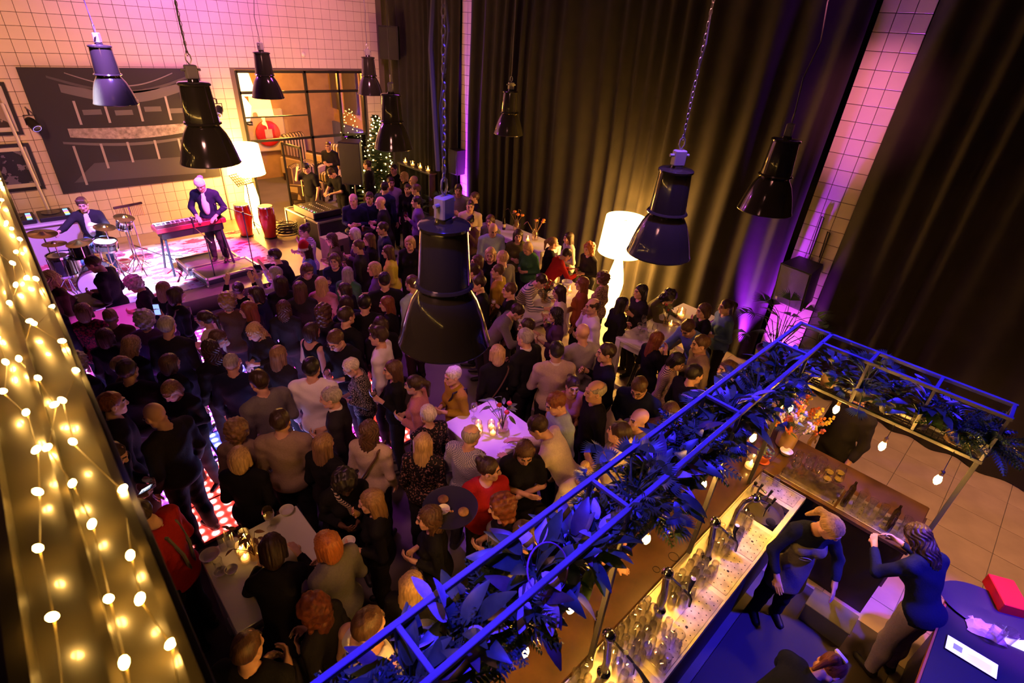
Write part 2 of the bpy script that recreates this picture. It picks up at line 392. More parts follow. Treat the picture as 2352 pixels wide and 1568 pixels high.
class Body:
    """joints of one posed figure, facing +y"""
    def __init__(s, sex, pose, head):
        p = POSES[pose]; s.f = sex == 'F'; s.pose = pose
        lean = p.get('lean', 0); s.RL = rotm('X', -lean); s.sit = p.get('sit')
        s.hip = HIP.copy()
        if s.sit: s.hip = V3(0, 0, s.sit + .14)
        s.dz = s.hip - HIP
        yaw = p.get('head', 0) + {'c': 0, 't': 38, 'd': 0, 'u': 0}[head]; pit = p.get('pitch', 4) + (22 if head == 'd' else -12 if head == 'u' else 0)
        s.RH = s.RL @ rotm('Z', yaw) @ rotm('X', -pit)
        s.neck = s.up(NECK); s.headc = s.hd(V3(0, 0, 0))
        s.arms = []
        for side, a in zip((1, -1), p['arms']):
            sx = .165 if s.f else .185
            sh = s.up(V3(side * sx, -.012, 1.405)); mir = lambda v: s.RL @ V3(v[0] * side, v[1], v[2])
            if pose in ('lean', 'bar', 'work', 'pour', 'stoop', 'dj'): mir = lambda v: V3(v[0] * side, v[1], v[2])
            el, wr, n = sh + mir(a[0]), sh + mir(a[1]), mir(a[2])
            s.arms.append((sh, el, wr, n / np.linalg.norm(n), a[3], side))
    def up(s, v): return s.hip + s.RL @ (v - HIP)
    def hd(s, v): return s.neck + s.RH @ (HEADC - NECK + v)
    def torso(s, F, off=0.0, k=.06):
        u = s.up; R = s.RL; f = s.f
        F.ell(u(V3(0, -.01, .95)), (.165 if f else .158, .115, .125), k, R, off)
        F.ell(u(V3(0, .0, 1.12)), (.128 if f else .145, .098 if f else .108, .15), k, R, off)
        F.ell(u(V3(0, -.01, 1.30)), (.148 if f else .168, .108 if f else .118, .16), k, R, off)
        sx = .15 if f else .17
        F.cap(u(V3(-sx, -.012, 1.405)), u(V3(sx, -.012, 1.405)), .052 if f else .06, None, k, None, off)
        F.cap(u(V3(-.075, -.02, 1.45)), u(V3(.075, -.02, 1.45)), .045, None, k, None, off)
        if f:
            for q in (-1, 1): F.ell(u(V3(q * .068, .078, 1.265)), (.062, .056, .06), .03, R, off)
    def arm(s, F, A, off=0.0, k=.035):
        sh, el, wr, n, c, side = A; g = .92 if s.f else 1.0
        F.cap(sh, el, .052 * g, .041 * g, k, None, off); F.cap(el, wr, .041 * g, .027 * g, k * .6, None, off)
    def legs(s):
        out = []
        for q in (-1, 1):
            h = s.hip + V3(q * .088, 0, -.06)
            if s.sit: kn = V3(q * .20, .40, s.sit + .06); an = V3(q * .22, .38, .09)
            else: kn = V3(q * .095, .02, .50); an = V3(q * (.10 if q > 0 else .12), -.02, .09)
            out.append((h, kn, an, q))
        return out
    def leg(s, F, Lg, off=0.0, k=.04):
        h, kn, an, q = Lg
        F.cap(h, kn, .086, .056, k, None, off); F.cap(kn, an, .054, .037, k * .5, None, off)
        F.ell(kn * .55 + an * .45 + V3(0, -.018, 0), (.048, .05, .12), k * .5, None, off)
    def hand(s, F, A):
        sh, el, wr, n, curl, side = A
        f = wr - el; f /= np.linalg.norm(f); n = n - f * (n @ f); n /= np.linalg.norm(n); w = np.cross(f, n) * (-side); g = .92 if s.f else 1.0
        # w points to the thumb side
        F.cap(wr, wr + f * .02 * g, .026 * g, .028 * g, .02, (n, 1.35))
        for i, o in enumerate((.028, .009, -.010, -.028)):
            kb = wr + f * (.088 - .004 * abs(i - 1)) * g + w * o * g
            F.cap(wr + f * .02 * g + w * o * .6 * g, kb, .015 * g, .0125 * g, .008, (n, 1.15))
            ln = (.042, .047, .044, .034)[i] * g; a = math.radians(curl); d1 = f * math.cos(a * .7) + n * math.sin(a * .7) + w * o * 2.0
            d1 /= np.linalg.norm(d1); p1 = kb + d1 * ln; d2 = f * math.cos(a * 1.6) + n * math.sin(a * 1.6) + w * o; d2 /= np.linalg.norm(d2)
            F.cap(kb, p1, .0098 * g, .009 * g, .003); F.cap(p1, p1 + d2 * ln * .85, .009 * g, .0075 * g, .003)
        t0 = wr + f * .03 * g + w * .026 * g; t1 = t0 + (f * .55 + w * .7 + n * .35) * .042 * g; a = math.radians(curl * .7)
        F.cap(t0, t1, .0145 * g, .0115 * g, .006); F.cap(t1, t1 + (f * .9 + w * .1 + n * math.sin(a)) * .034 * g, .0112 * g, .009 * g, .003)
        s.grip = getattr(s, 'grip', []); s.grip.append(wr + f * .085 * g + n * .03 * g)
    def headsdf(s, F):
        R = s.RH; h = s.hd; f = s.f
        F.cap(s.up(V3(0, -.02, 1.42)), h(V3(0, -.028, -.10)), .056 if not f else .047, .052 if not f else .044, .03)
        F.ell(h(V3(0, -.022, .028)), (.076, .094, .088), .02, R)
        F.ell(h(V3(0, .018, -.03)), (.063, .073, .088), .03, R)
        F.ell(h(V3(0, .052, -.088)), (.034 if not f else .028, .030, .026), .03, R)
        for q in (-1, 1):
            F.cap(h(V3(q * .056, -.01, -.065)), h(V3(q * .022, .06, -.098)), .020, .018, .025)
            F.ell(h(V3(q * .040, .060, -.028)), (.022, .020, .022), .02, R)
            F.ell(h(V3(q * .031, .091, .006)), (.019, .014, .012), .008, R, sub=True)
            F.ell(h(V3(q * .031, .073, .005)), (.0135, .0135, .0125), .003, R)
            F.cap(h(V3(q * .012, .088, .022)), h(V3(q * .048, .072, .022)), .009, .006, .012)
            F.ell(h(V3(q * .077, -.012, -.012)), (.011, .019, .031), .008, R)
            F.ell(h(V3(q * .085, -.006, -.008)), (.006, .009, .015), .004, R, sub=True)
            F.ell(h(V3(q * .010, .098, -.037)), (.010, .011, .008), .006, R)
        F.cap(h(V3(0, .084, .012)), h(V3(0, .104, -.030)), .009, .013, .012)
        F.cap(h(V3(-.020, .079, -.064)), h(V3(.020, .079, -.064)), .0085, None, .006)
        F.cap(h(V3(-.016, .076, -.075)), h(V3(.016, .076, -.075)), .009, None, .006)
        F.cap(h(V3(-.024, .091, -.0692)), h(V3(.024, .091, -.0692)), .0035, None, .003, sub=True)
        F.ell(h(V3(0, .066, -.104)), (.018, .018, .014), .014, R)

BODIES = {}
def zones_for(b, fine):
    zx, zy, zz = [], [], []
    c = b.headc
    for z, i in ((zx, 0), (zy, 1)): z.append((c[i] - .105, c[i] + .12, .0062))
    zz.append((c[2] - .14, c[2] + .14, .0062))
    for A in b.arms:
        f = A[2] - A[1]; f /= np.linalg.norm(f); n = A[3]; q = A[2] + f * .07 + n * .015
        for z, i in ((zx, 0), (zy, 1), (zz, 2)): z.append((q[i] - .085, q[i] + .085, fine))
    return zx, zy, zz
def body(sex, pose, head='c', fine=.0085):
    key = (sex, pose, head)
    if key in BODIES: return BODIES[key]
    b = Body(sex, pose, head)
    pts = np.array([b.headc] + [q for A in b.arms for q in (A[1], A[2], A[2] + (A[2] - A[1]) * .75)] + [l[1] for l in b.legs()])
    lo = np.minimum(pts.min(0) - .16, [-.30, -.24, -.01]); hi = np.maximum(pts.max(0) + .17, [.30, .26, 1.0]); lo[2] = -.01
    zx, zy, zz = zones_for(b, fine)
    F = Field(axis(lo[0], hi[0], .02, zx), axis(lo[1], hi[1], .02, zy), axis(lo[2], hi[2], .022, zz))
    b.torso(F)
    for l in b.legs():
        b.leg(F, l); F.cap(l[2] + V3(0, -.03, -.045), l[2] + V3(l[3] * .01, .14, -.058), .036, .028, .03)
    for A in b.arms: b.arm(F, A); b.hand(F, A)
    b.headsdf(F)
    me = F.mesh('body')
    # eyes, brows and lips get their own colours on the same skin
    n = len(me.polygons); cen = np.empty(n * 3, np.float32); me.polygons.foreach_get('center', cen); cen = cen.reshape(-1, 3)
    L = (cen - b.headc) @ b.RH
    mi = np.zeros(n, np.int32); ax_ = np.abs(L[:, 0])
    lips = (ax_ < .023) & (L[:, 1] > .078) & (L[:, 2] < -.056) & (L[:, 2] > -.083)
    eye = (np.abs(ax_ - .031) < .0125) & (L[:, 1] > .074) & (np.abs(L[:, 2] - .005) < .0075)
    brow = (ax_ > .010) & (ax_ < .050) & (L[:, 1] > .068) & (np.abs(L[:, 2] - .026) < .0055)
    mi[lips] = 1; mi[eye] = 2; mi[brow] = 3
    me.polygons.foreach_set('material_index', mi)
    for q in range(4): me.materials.append(None)
    b.mesh = me
    # clothing
    def cloth(name, fn, base=.0155):
        F = Field(axis(lo[0] - .03, hi[0] + .03, base, []), axis(lo[1] - .05, hi[1] + .03, base, []), axis(lo[2], hi[2], base, []))
        fn(F); me = F.mesh(name); me.materials.append(None); return me
    up = b.up; nz = b.RL @ V3(0, 0, 1)
    def sleeves(F, frac):
        for A in b.arms:
            sh, el, wr, n_, c, side = A
            if frac >= 1: b.arm(F, (sh, el, el + (wr - el) * .93, n_, c, side), .014)
            else: F.cap(sh, sh + (el - sh) * frac, .056, .054, .04, None, .012)
    def top(F, frac=1.0):
        b.torso(F, .016); F.ell(up(V3(0, -.01, .93)), (.172, .125, .12), .06, b.RL, .014); sleeves(F, frac)
        F.cut(up(V3(0, 0, .86)), -nz); F.wave(.005, 22, 26)
        F.cap(up(V3(0, .0, 1.475)), up(V3(0, .03, 1.7)), .062, .10, .01, sub=True)
        for A in b.arms:
            if frac >= 1:
                d = A[2] - A[1]; d /= np.linalg.norm(d); F.cap(A[2] - d * .0, A[2] + d * .2, .05, .09, .006, sub=True)
    def short(F): top(F, .72)
    def vest(F):
        b.torso(F, .010); F.cut(up(V3(0, 0, .86)), -nz); F.wave(.004, 22, 26)
        F.ell(up(V3(0, -.03, 1.50)), (.105, .12, .13), .02, b.RL, sub=True)
        for A in b.arms: F.ell(A[0] + b.RL @ V3(A[5] * .035, 0, .0), (.06, .085, .10), .02, b.RL, sub=True)
    def trousers(F):
        F.ell(b.hip + V3(0, -.012, -.04), (.165, .118, .12), .05, None, .012)
        for l in b.legs(): b.leg(F, l, .02)
        F.cut(b.hip + V3(0, 0, .05), V3(0, 0, 1)); F.wave(.005, 20, 24)
        F.cut(V3(0, 0, .07), V3(0, 0, -1))
    def shoe(F, i):
        for l in b.legs()[i:i + 1]:
            F.cap(l[2] + V3(0, -.035, -.040), l[2] + V3(l[3] * .012, .15, -.052), .042, .033, .03); F.cap(l[2] + V3(0, -.01, .02), l[2] + V3(0, -.02, -.05), .045, .04, .02)
        F.cut(V3(0, 0, .004), V3(0, 0, -1))
    b.make = {'long': lambda: cloth('sweater', top), 'short': lambda: cloth('shirt', short), 'vest': lambda: cloth('vest', vest), 'trousers': lambda: cloth('trousers', trousers, .02), 'shoe0': lambda: cloth('shoe', lambda F: shoe(F, 0), .018), 'shoe1': lambda: cloth('shoe', lambda F: shoe(F, 1), .018)}
    b.wear = {}
    def apron(F):
        b.torso(F, .022); F.cap(b.hip + V3(0, .03, .0), b.hip + V3(0, .06, -.34), .17, .19, .05, (V3(0, 1, 0), 1.5))
        F.cut(up(V3(0, 0, 1.34)), nz); F.cut(up(V3(0, .035, 1.0)), b.RL @ V3(0, -1, 0)); F.cut(b.hip + V3(0, 0, -.36), V3(0, 0, -1)); F.wave(.004, 18, 14)
    b.make['apron'] = lambda: cloth('apron', apron)
    BODIES[key] = b
    return b
def wear(b, kind):
    if kind not in b.wear: b.wear[kind] = b.make[kind]()
    return b.wear[kind]

HAIRS = {}
def hair(style):
    """hair in head space: origin at the head's centre, face towards +y"""
    if style in HAIRS: return HAIRS[style]
    lo, hi = (-.17, -.24, -.36), (.17, .16, .19); h = .0085
    if style in ('short', 'crop', 'balding', 'swept', 'bun', 'pony'): lo = (-.13, -.22, -.22)
    F = Field(*[axis(lo[i], hi[i], h, []) for i in range(3)])
    x, y, z = F.pts((slice(None),) * 3)
    dome = dict(crop=(.080, .099, .092), short=(.086, .106, .100), swept=(.089, .110, .108), balding=(.082, .102, .094), curly=(.118, .13, .125), curlylong=(.112, .125, .118)).get(style, (.086, .108, .098))
    F.ell((0, -.024, .028), dome, .01)
    face = lambda: F.ell((0, .095, -.035), (.078, .085, .098), .012, sub=True)
    ang = np.arctan2(x, -(y + .02))
    if style in ('crop', 'short', 'swept', 'balding'):
        if style == 'swept': F.cap((-.045, .062, .105), (.045, .058, .108), .03, None, .03)
        face(); F.cut((0, -.0, -.035), (0, .35, -.9))
        for q in (-1, 1): F.ell((q * .09, .0, -.03), (.03, .04, .05), .01, sub=True)
        if style == 'balding': F.ell((0, .0, .10), (.072, .105, .07), .01, sub=True)
        F.D += .0035 * np.sin(60 * x + 20 * z) * np.sin(70 * y + 30 * x) + .002 * np.sin(140 * y) * np.sin(120 * x)
    elif style in ('bun', 'pony'):
        face(); F.cut((0, 0, -.05), (0, .5, -.85))
        if style == 'bun': F.ell((0, -.105, .085), (.047, .045, .043), .012)
        else:
            F.cap((0, -.115, .05), (0, -.165, .0), .032, .034, .02); F.cap((0, -.165, .0), (0, -.15, -.17), .034, .014, .02)
        for q in (-1, 1): F.ell((q * .09, .005, -.03), (.03, .03, .045), .01, sub=True)
        F.D += .0025 * np.sin(95 * x + 12 * np.sin(30 * y))
    else:
        ln = dict(bob=-.10, long=-.25, wavy=-.22, curly=-.06, curlylong=-.2, verylong=-.33).get(style, -.2)
        F.ell((0, -.070, ln * .45), (.088, .052, abs(ln) * .55 + .06), .04)
        for q in (-1, 1):
            F.cap((q * .072, -.02, .03), (q * .084, -.012, ln + .02), .030, .024, .03)
        face(); F.ell((0, .06, -.17), (.066, .10, .15), .015, sub=True)
        if style in ('long', 'verylong', 'bob'): F.D += .0032 * np.sin(26 * ang + 6 * z) + .0016 * np.sin(61 * ang)
        elif style == 'wavy': F.D += .006 * np.sin(16 * ang + 5 * np.sin(38 * z)) + .002 * np.sin(45 * ang)
        else: F.D += .009 * np.sin(75 * x + 20 * y) * np.sin(80 * z + 15 * x) + .006 * np.sin(90 * y + 30 * z) * np.sin(60 * z)
    me = F.mesh('hair'); me.materials.append(None); HAIRS[style] = me
    return me

SKIN = {'a': (.62, .36, .26), 'b': (.52, .28, .19), 'c': (.70, .44, .34), 'k': (.12, .055, .032)}
HAIRC = {'blk': (.012, .009, .008), 'drk': (.035, .018, .011), 'brn': (.085, .042, .022), 'aub': (.17, .05, .02), 'gin': (.36, .12, .03), 'dbl': (.24, .14, .06), 'bln': (.48, .32, .14), 'gry': (.32, .29, .27), 'wht': (.62, .57, .52)}
CLOTH = {'black': (.010, .010, .012), 'dark': (.022, .020, .024), 'navy': (.012, .016, .045), 'grey': (.16, .15, .155), 'lgrey': (.30, .28, .29), 'tan': (.30, .22, .16), 'beige': (.48, .38, .30), 'cream': (.66, .58, .48), 'white': (.78, .75, .72), 'blue': (.12, .20, .42), 'lblue': (.34, .44, .62), 'denim': (.10, .17, .33), 'red': (.42, .02, .02), 'dred': (.16, .022, .018), 'green': (.05, .16, .07), 'olive': (.10, .09, .035), 'mustard': (.36, .24, .02), 'yellow': (.62, .60, .06), 'brown': (.085, .045, .028), 'plum': (.09, .04, .12), 'pink': (.50, .20, .24), 'purple': (.12, .06, .25), 'rust': (.25, .06, .03), 'apron': (.16, .15, .13), 'lilac': (.38, .30, .46)}
PRINT = {
    'stripe': lambda: pattern('cloth_striped', (.02, .015, .03), (.62, .46, .44), 'stripe', 22, width=.5),
    'speck': lambda: pattern('cloth_speckled', (.012, .012, .014), (.55, .5, .48), 'noise', 110, width=.56),
    'floral': lambda: pattern('cloth_floral', (.012, .01, .012), (.30, .16, .12), 'noise', 42, width=.58),
    'check': lambda: pattern('cloth_checked', (.05, .07, .2), (.60, .58, .62), 'check', 110),
    'leopard': lambda: pattern('cloth_leopard', (.05, .03, .02), (.42, .30, .18), 'noise', 60, width=.46),
    'knit': lambda: pattern('cloth_knit', (.16, .13, .24), (.74, .70, .78), 'stripe', 14, width=.33, axis=2),
    'redfloral': lambda: pattern('cloth_red_floral', (.30, .02, .05), (.05, .02, .02), 'noise', 38, width=.5),
    'nordic': lambda: pattern('cloth_nordic', (.62, .58, .56), (.06, .08, .12), 'stripe', 9, width=.72),
}
def cmat(c):
    if c in PRINT: return PRINT[c]()
    return mat('cloth_' + c, CLOTH[c], .85, var=.07, scale=60, bump=.3, spec=.12)
def hmat(c, curly=False):
    nm = 'hair_' + c + ('_curly' if curly else ''); new = nm not in MATS
    mt = mat(nm, HAIRC[c], .42, var=.38, scale=40 if curly else 1.0, bump=.35, spec=.4)
    if new and not curly:                  # strands run down the head
        nt = mt.node_tree; no = [q for q in nt.nodes if q.type == 'TEX_NOISE'][0]; tc = [q for q in nt.nodes if q.type == 'TEX_COORD'][0]
        mp = nt.nodes.new('ShaderNodeMapping'); mp.inputs['Scale'].default_value = (130, 60, 9); nt.links.new(tc.outputs['Object'], mp.inputs[0]); nt.links.new(mp.outputs[0], no.inputs['Vector'])
    return mt

def strap(b, kind):
    """shoulder strap crossing the chest and back"""
    g = G(); q = 1; pts = []
    for i in range(25):
        a = 2 * math.pi * i / 24; r = (.150 + .0, .122)
        h_ = math.cos(a); x_ = -.13 * h_ * q; zz = 1.20 + .24 * h_
        rx = .172; rr = math.sqrt(max(0.0, 1 - (x_ / rx) ** 2))
        y_ = math.sin(a) / max(1e-3, abs(math.sin(a))) * .138 * rr if abs(math.sin(a)) > .02 else 0
        pts.append(b.up(V3(x_, y_ - .008, zz + (.035 if h_ > .9 else 0))))
    return g.tube(pts, .011, 6)

CROWD = []
def person(px, py, gaze, sex, pose, hs, hc, top, label, head='c', sk='a', pants='dark', zh=None, sleeve='long', mir=None, at=None, ex='', grp='guests in the crowd', s=None, fine=.0085, floor=0.0):
    """one figure whose head sits at photo pixel (px, py); gaze is degrees in the picture (0 right, 90 away, 180 left, 270 towards the camera)"""
    rs = random.Random(int(px * 7 + py * 13))
    b = body(sex, pose, head, fine)
    sc = s or ((1.02 if sex == 'M' else .95) + rs.uniform(-.03, .03))
    if mir is None: mir = rs.random() < .4
    mx = -1 if mir else 1
    turn = {'c': 0, 't': 38, 'd': 0, 'u': 0}[head] + POSES[pose].get('head', 0)
    g = math.radians(gaze); fx, fy = math.sin(YAW) * math.cos(g) + math.cos(YAW) * math.sin(g), -math.cos(YAW) * math.cos(g) + math.sin(YAW) * math.sin(g)
    yaw = math.atan2(fy, fx) - math.pi / 2 - math.radians(turn) * mx
    hc_ = b.headc * sc; hx, hy = hc_[0] * mx, hc_[1]
    if at is None:
        q = P(px, py, floor + hc_[2]); x0, y0 = q.x, q.y
    else: x0, y0 = at
    root = thing('person', label, 'person', group=grp)
    root.location = (x0 - (hx * math.cos(yaw) - hy * math.sin(yaw)), y0 - (hx * math.sin(yaw) + hy * math.cos(yaw)), floor)
    root.rotation_euler = (0, 0, yaw); root.scale = (sc * mx, sc, sc)
    bd = obj('body', b.mesh, None, root)
    skm = mat('skin_' + sk, SKIN[sk], .5, spec=.4)
    for i, mm in enumerate((skm, mat('lips_' + sk, tuple(c * t for c, t in zip(SKIN[sk], (.8, .45, .5))), .45), mat('eye', (.02, .015, .012), .2), mat('brow_' + ('d' if hc in ('blk', 'drk', 'brn', 'aub') else 'l'), (.04, .025, .015) if hc in ('blk', 'drk', 'brn', 'aub') else tuple(c * .6 for c in SKIN[sk]), .7))):
        bd.material_slots[i].link = 'OBJECT'; bd.material_slots[i].material = mm
    def w(kind, name, mm):
        o = obj(name, wear(b, kind), None, root); o.material_slots[0].link = 'OBJECT'; o.material_slots[0].material = mm; return o
    w(sleeve, {'long': 'sweater', 'short': 'shirt', 'vest': 'tank_top'}[sleeve], cmat(top))
    w('trousers', 'trousers', cmat(pants)); [w(q, 'shoe', mat('shoe_dark', (.015, .013, .012), .5)) for q in ('shoe0', 'shoe1')]
    HM = Matrix([list(b.RH[i]) + [b.headc[i]] for i in range(3)] + [[0, 0, 0, 1]])
    def onhead(name, geo, mm, smooth=True):
        o = obj(name, geo, mm, root, smooth=smooth); o.matrix_local = HM; return o
    if hs != 'bald':
        o = obj('hair', hair(hs), None, root); o.matrix_local = HM; o.material_slots[0].link = 'OBJECT'; o.material_slots[0].material = hmat(hc, 'curly' in hs)
    if 'g' in ex:
        ge = G()
        for q in (-1, 1):
            ge.tube([(q * .031 + .019 * math.cos(t * math.pi / 6), .099, .003 + .015 * math.sin(t * math.pi / 6)) for t in range(13)], .0022, 5)
            ge.tube([(q * .05, .097, .006), (q * .077, .05, .006), (q * .082, -.01, .0)], .002, 5)
        ge.tube([(-.012, .1, .005), (.012, .1, .005)], .002, 5)
        onhead('eyeglasses', ge, mat('frame_dark', (.02, .02, .02), .3))
    if 'h' in ex:
        ge = G().lathe([(.098, .035), (.098, .075), (.088, .12), (.06, .165), (.02, .19)], 20)
        onhead('santa_hat', ge, mat('felt_red', (.5, .01, .01), .9)); 
        onhead('hat_band', G().lathe([(.092, .012), (.107, .018), (.110, .04), (.104, .058), (.092, .060)], 20, cap=False), mat('plush_white', (.8, .76, .74), .95, bump=.6, scale=120))
        onhead('pompom', G().ball((.02, -.14, .06), .03), mat('plush_white'))
    if 'c' in ex:
        ge = G().lathe([(.095, .035), (.096, .06), (.086, .10), (.055, .135), (.0, .142)], 20)
        onhead('cap_crown', ge, mat('cap_white', (.72, .70, .74), .8))
        onhead('cap_visor', G().prism([(-.06, .08), (.06, .08), (.045, .155), (0, .175), (-.045, .155)], -.004, .004, T(0, .0, .045, math.radians(90) - .18, 0, 0) @ Matrix.Scale(-1, 4, (0, 0, 1)) @ Matrix.Scale(-1, 4, (0, 0, 1))), mat('cap_visor_grey', (.25, .25, .3), .8), False)
        onhead('cap_print', G().box((-.03, .083, .068), (.03, .0835, .084), T(0, 0.005, 0)), mat('cap_print_dark', (.1, .1, .13), .8), False)
    if 'm' in ex:
        onhead('face_mask', G().ball((0, .058, -.075), .05, 16, (1.1, .85, .75)), mat('mask_blue', (.36, .47, .66), .8))
    if 'k' in ex:
        n_ = b.up(V3(0, -.008, 1.492)); ge = G().lathe([(.068, -.018), (.074, .0), (.066, .022), (.060, .022), (.066, .0)], 20, cap=False)
        o = obj('collar', ge, mat('collar_white', (.74, .70, .68), .8), root, smooth=True); o.matrix_local = Matrix([list(b.RL[i]) + [n_[i]] for i in range(3)] + [[0, 0, 0, 1]])
    if 's' in ex: obj('shoulder_strap', strap(b, 's'), mat('strap_brown', (.10, .05, .03), .6), root, smooth=True)
    if 'b' in ex: obj('shoulder_strap', strap(b, 's'), mat('strap_black', (.012, .012, .012), .5), root, smooth=True)
    if 'a' in ex: w('apron', 'apron', cmat('apron'))
    if 'e' in ex: onhead('beard', G().ball((0, .030, -.088), .05, 16, (1.18, 1.08, .72)), hmat(hc))
    M = Matrix.Translation(root.location) @ Euler((0, 0, yaw)).to_matrix().to_4x4() @ Matrix.Diagonal((sc * mx, sc, sc, 1))
    rec = dict(root=root, b=b, M=M, grip=[M @ Vector(q) for q in b.grip], yaw=yaw)
    CROWD.append(rec)
    return rec

# ------------------------------------------------------------------ the room
PI = math.pi
YS, XC = 14.5, 9.1
black = mat('black_satin', (.012, .012, .013), .42)
steelblk = mat('black_steel', (.010, .010, .011), .35, spec=.5)
chrome = mat('chrome', (.75, .75, .78), .12, 1.0)
white = mat('white_laminate', (.72, .70, .70), .35)
grout = mat('grout', (.13, .10, .09), .9)
tilem = mat('glazed_tile', (.66, .58, .50), .22, var=.05, scale=1.5, spec=.5)
woodd = mat('dark_wood', (.06, .032, .018), .3, var=.5, scale=6)
clear = glass('clear_glass', (.97, .97, .96), .02, .02)
struct = dict(kind='structure')

# floor
obj('floor', G().box((-6, -6, -.2), (11, 19.5, 0)), mat('screed', (.13, .12, .115), .45, var=.2, scale=1.2), **struct)
FL = bpy.data.objects['floor']
ft = G().bevel_box((-.297, -.297, 0), (.297, .297, .006), .002).mesh('floor_tile'); ft.materials.append(mat('floor_tile_beige', (.36, .29, .23), .38, var=.12, scale=3))
for i in range(7):
    for j in range(19):
        x, y = 5.1 + i * .6, -2.1 + j * .6
        obj('floor_tile', ft, None, FL, (x, y, 0))
obj('ceiling', G().box((-6, -6, 6.9), (11, 19.5, 7.0)), mat('ceiling_dark', (.03, .03, .03), .9), **struct)
# stage wall with its glazed opening
WS = obj('wall_stage', G().box((-6, YS, 0), (4.72, YS + .25, 6.9)).box((8.08, YS, 0), (8.75, YS + .25, 6.9)).box((4.72, YS, 3.78), (8.08, YS + .25, 6.9)), grout, **struct)
tg = .22; big = []
for i in range(-4, 41):
    for k in range(0, 31):
        x, z = i * tg + .0, .3 + k * tg
        if x + tg > 8.76 or z + tg > 6.9: continue
        if x + tg > 4.74 and x < 8.06 and z < 3.7: continue
        if .98 < x and x + tg < 3.75 and 1.6 < z and z + tg < 3.6: continue       # hidden behind the large print
        big.append(((Vector((x + tg / 2, YS, z + tg / 2)) - CAM).length, x + tg / 2, z + tg / 2))
big.sort()
wt = G().bevel_box((-tg / 2 + .004, -.012, -tg / 2 + .004), (tg / 2 - .004, .0, tg / 2 - .004), .0025).mesh('tile'); wt.materials.append(tilem)
for d, x, z in big[:298]: obj('tile', wt, None, WS, (x, YS, z))
rest = G()
for d, x, z in big[298:]: rest.box((x - tg / 2 + .004, YS - .012, z - tg / 2 + .004), (x + tg / 2 - .004, YS, z + tg / 2 - .004))
obj('tile_field', rest, tilem, WS, kind='stuff')
# right-hand wall, pillars, curtains
obj('wall_right', G().box((XC + .45, -6, 0), (XC + .65, 19.5, 6.9)), mat('wall_dark', (.05, .045, .045), .9), **struct)
def pillar(name, y0, y1, h):
    o = obj(name, G().box((XC + .0, y0, 0), (XC + .45, y1, 6.9)), grout, **struct)
    n = max(2, round((y1 - y0) / .2)); w_ = (y1 - y0) / n
    pt = G().bevel_box((-.012, -w_ / 2 + .004, -.11 + .004), (0, w_ / 2 - .004, .11 - .004), .0025).mesh('tile'); pt.materials.append(tilem)
    for i in range(n):
        for k in range(int(h / .22)): obj('tile', pt, None, o, (XC, y0 + (i + .5) * w_, .11 + k * .22))
pillar('wall_pillar_right', 2.02, 2.64, 6.8)
pillar('wall_pillar_left', 11.02, 11.44, 6.8)
curtm = mat('black_velvet', (.018, .0155, .013), .95, var=.15, scale=4)
def curtain(label, y0, y1, x, amp, wl, seed, z0=.02, skew=0.0):
    rs = random.Random(seed); n = int((y1 - y0) / .028); g = G(); vs = []; ph = 0
    nz = 14
    rows = [[] for _ in range(nz + 1)]
    ph = 0.0; a = amp
    for i in range(n + 1):
        y = y0 + (y1 - y0) * i / n; ph += 2 * PI * .028 / (wl * (1 + .35 * math.sin(y * 1.7 + seed))); 
        for r in range(nz + 1):
            t = r / nz; z = z0 + (6.6 - z0) * t
            am = amp * (1.15 - .45 * t) * (.7 + .5 * math.sin(y * 2.3 + seed * 2) ** 2)
            vs.append((x + skew * (y - y0) + am * math.sin(ph + .35 * math.sin(z * .8 + y)) + .03 * math.sin(z * 1.1 + y * .7), y, z))
    fs = []
    for i in range(n):
        for r in range(nz): q = i * (nz + 1) + r; fs.append((q, q + 1, q + nz + 2, q + nz + 1))
    g.add(vs, fs)
    return obj('curtain', g, curtm, smooth=True, label=label, cat='curtain', group='black curtains along the right wall')
curtain('long black pleated curtain behind the lit floor lamp and bar tables', 2.70, 11.0, XC - .12, .06, .42, 1)
curtain('narrow black curtain behind the fairy-lit tree, left of the purple strip', 11.46, 15.7, XC - .10, .05, .32, 2)
curtain('black curtain at the right edge, beyond the tiled pillar', -6, 1.98, XC - .22, .05, .5, 3)
# ---------------- glazed screen and the lounge behind it
XB = [4.75, 6.42, 7.32, 8.05]; ZB = [2.16, 3.28, 3.74]
gz = thing('window_1', None, None, (0, YS, 0)); gz['kind'] = 'structure'
for x in XB: obj('mullion', G().box((x - .03, -.02, 0), (x + .03, .06, 3.76)), steelblk, gz)
for z in ZB: obj('transom', G().box((4.75, -.02, z - .03), (8.05, .06, z + .03)), steelblk, gz)
for z in (2.72,): obj('transom', G().box((4.75, 0, z - .015), (6.42, .04, z + .015)), steelblk, gz)
pane = glass('window_glass', (.92, .90, .86), .01, .04)
for a, b in zip(XB[:-1], XB[1:]):
    for c, d in zip([2.16, 3.28], [3.28, 3.74]): obj('pane', G().box((a + .03, .015, c + .03), (b - .03, .021, d - .03)), pane, gz)
obj('pane', G().box((7.35, .015, .05), (8.02, .021, 2.13)), glass('smoked_glass', (.08, .08, .08), .01, .08), gz)
dr = obj('door_1', G().box((0, -.02, 0), (.05, .02, 2.1)).box((.75, -.02, 0), (.8, .02, 2.1)).box((0, -.02, 2.05), (.8, .02, 2.1)).box((0, -.02, 0), (.8, .02, .18)), steelblk, None, (5.55, YS - .02, 0), (0, 0, -1.35), **struct)
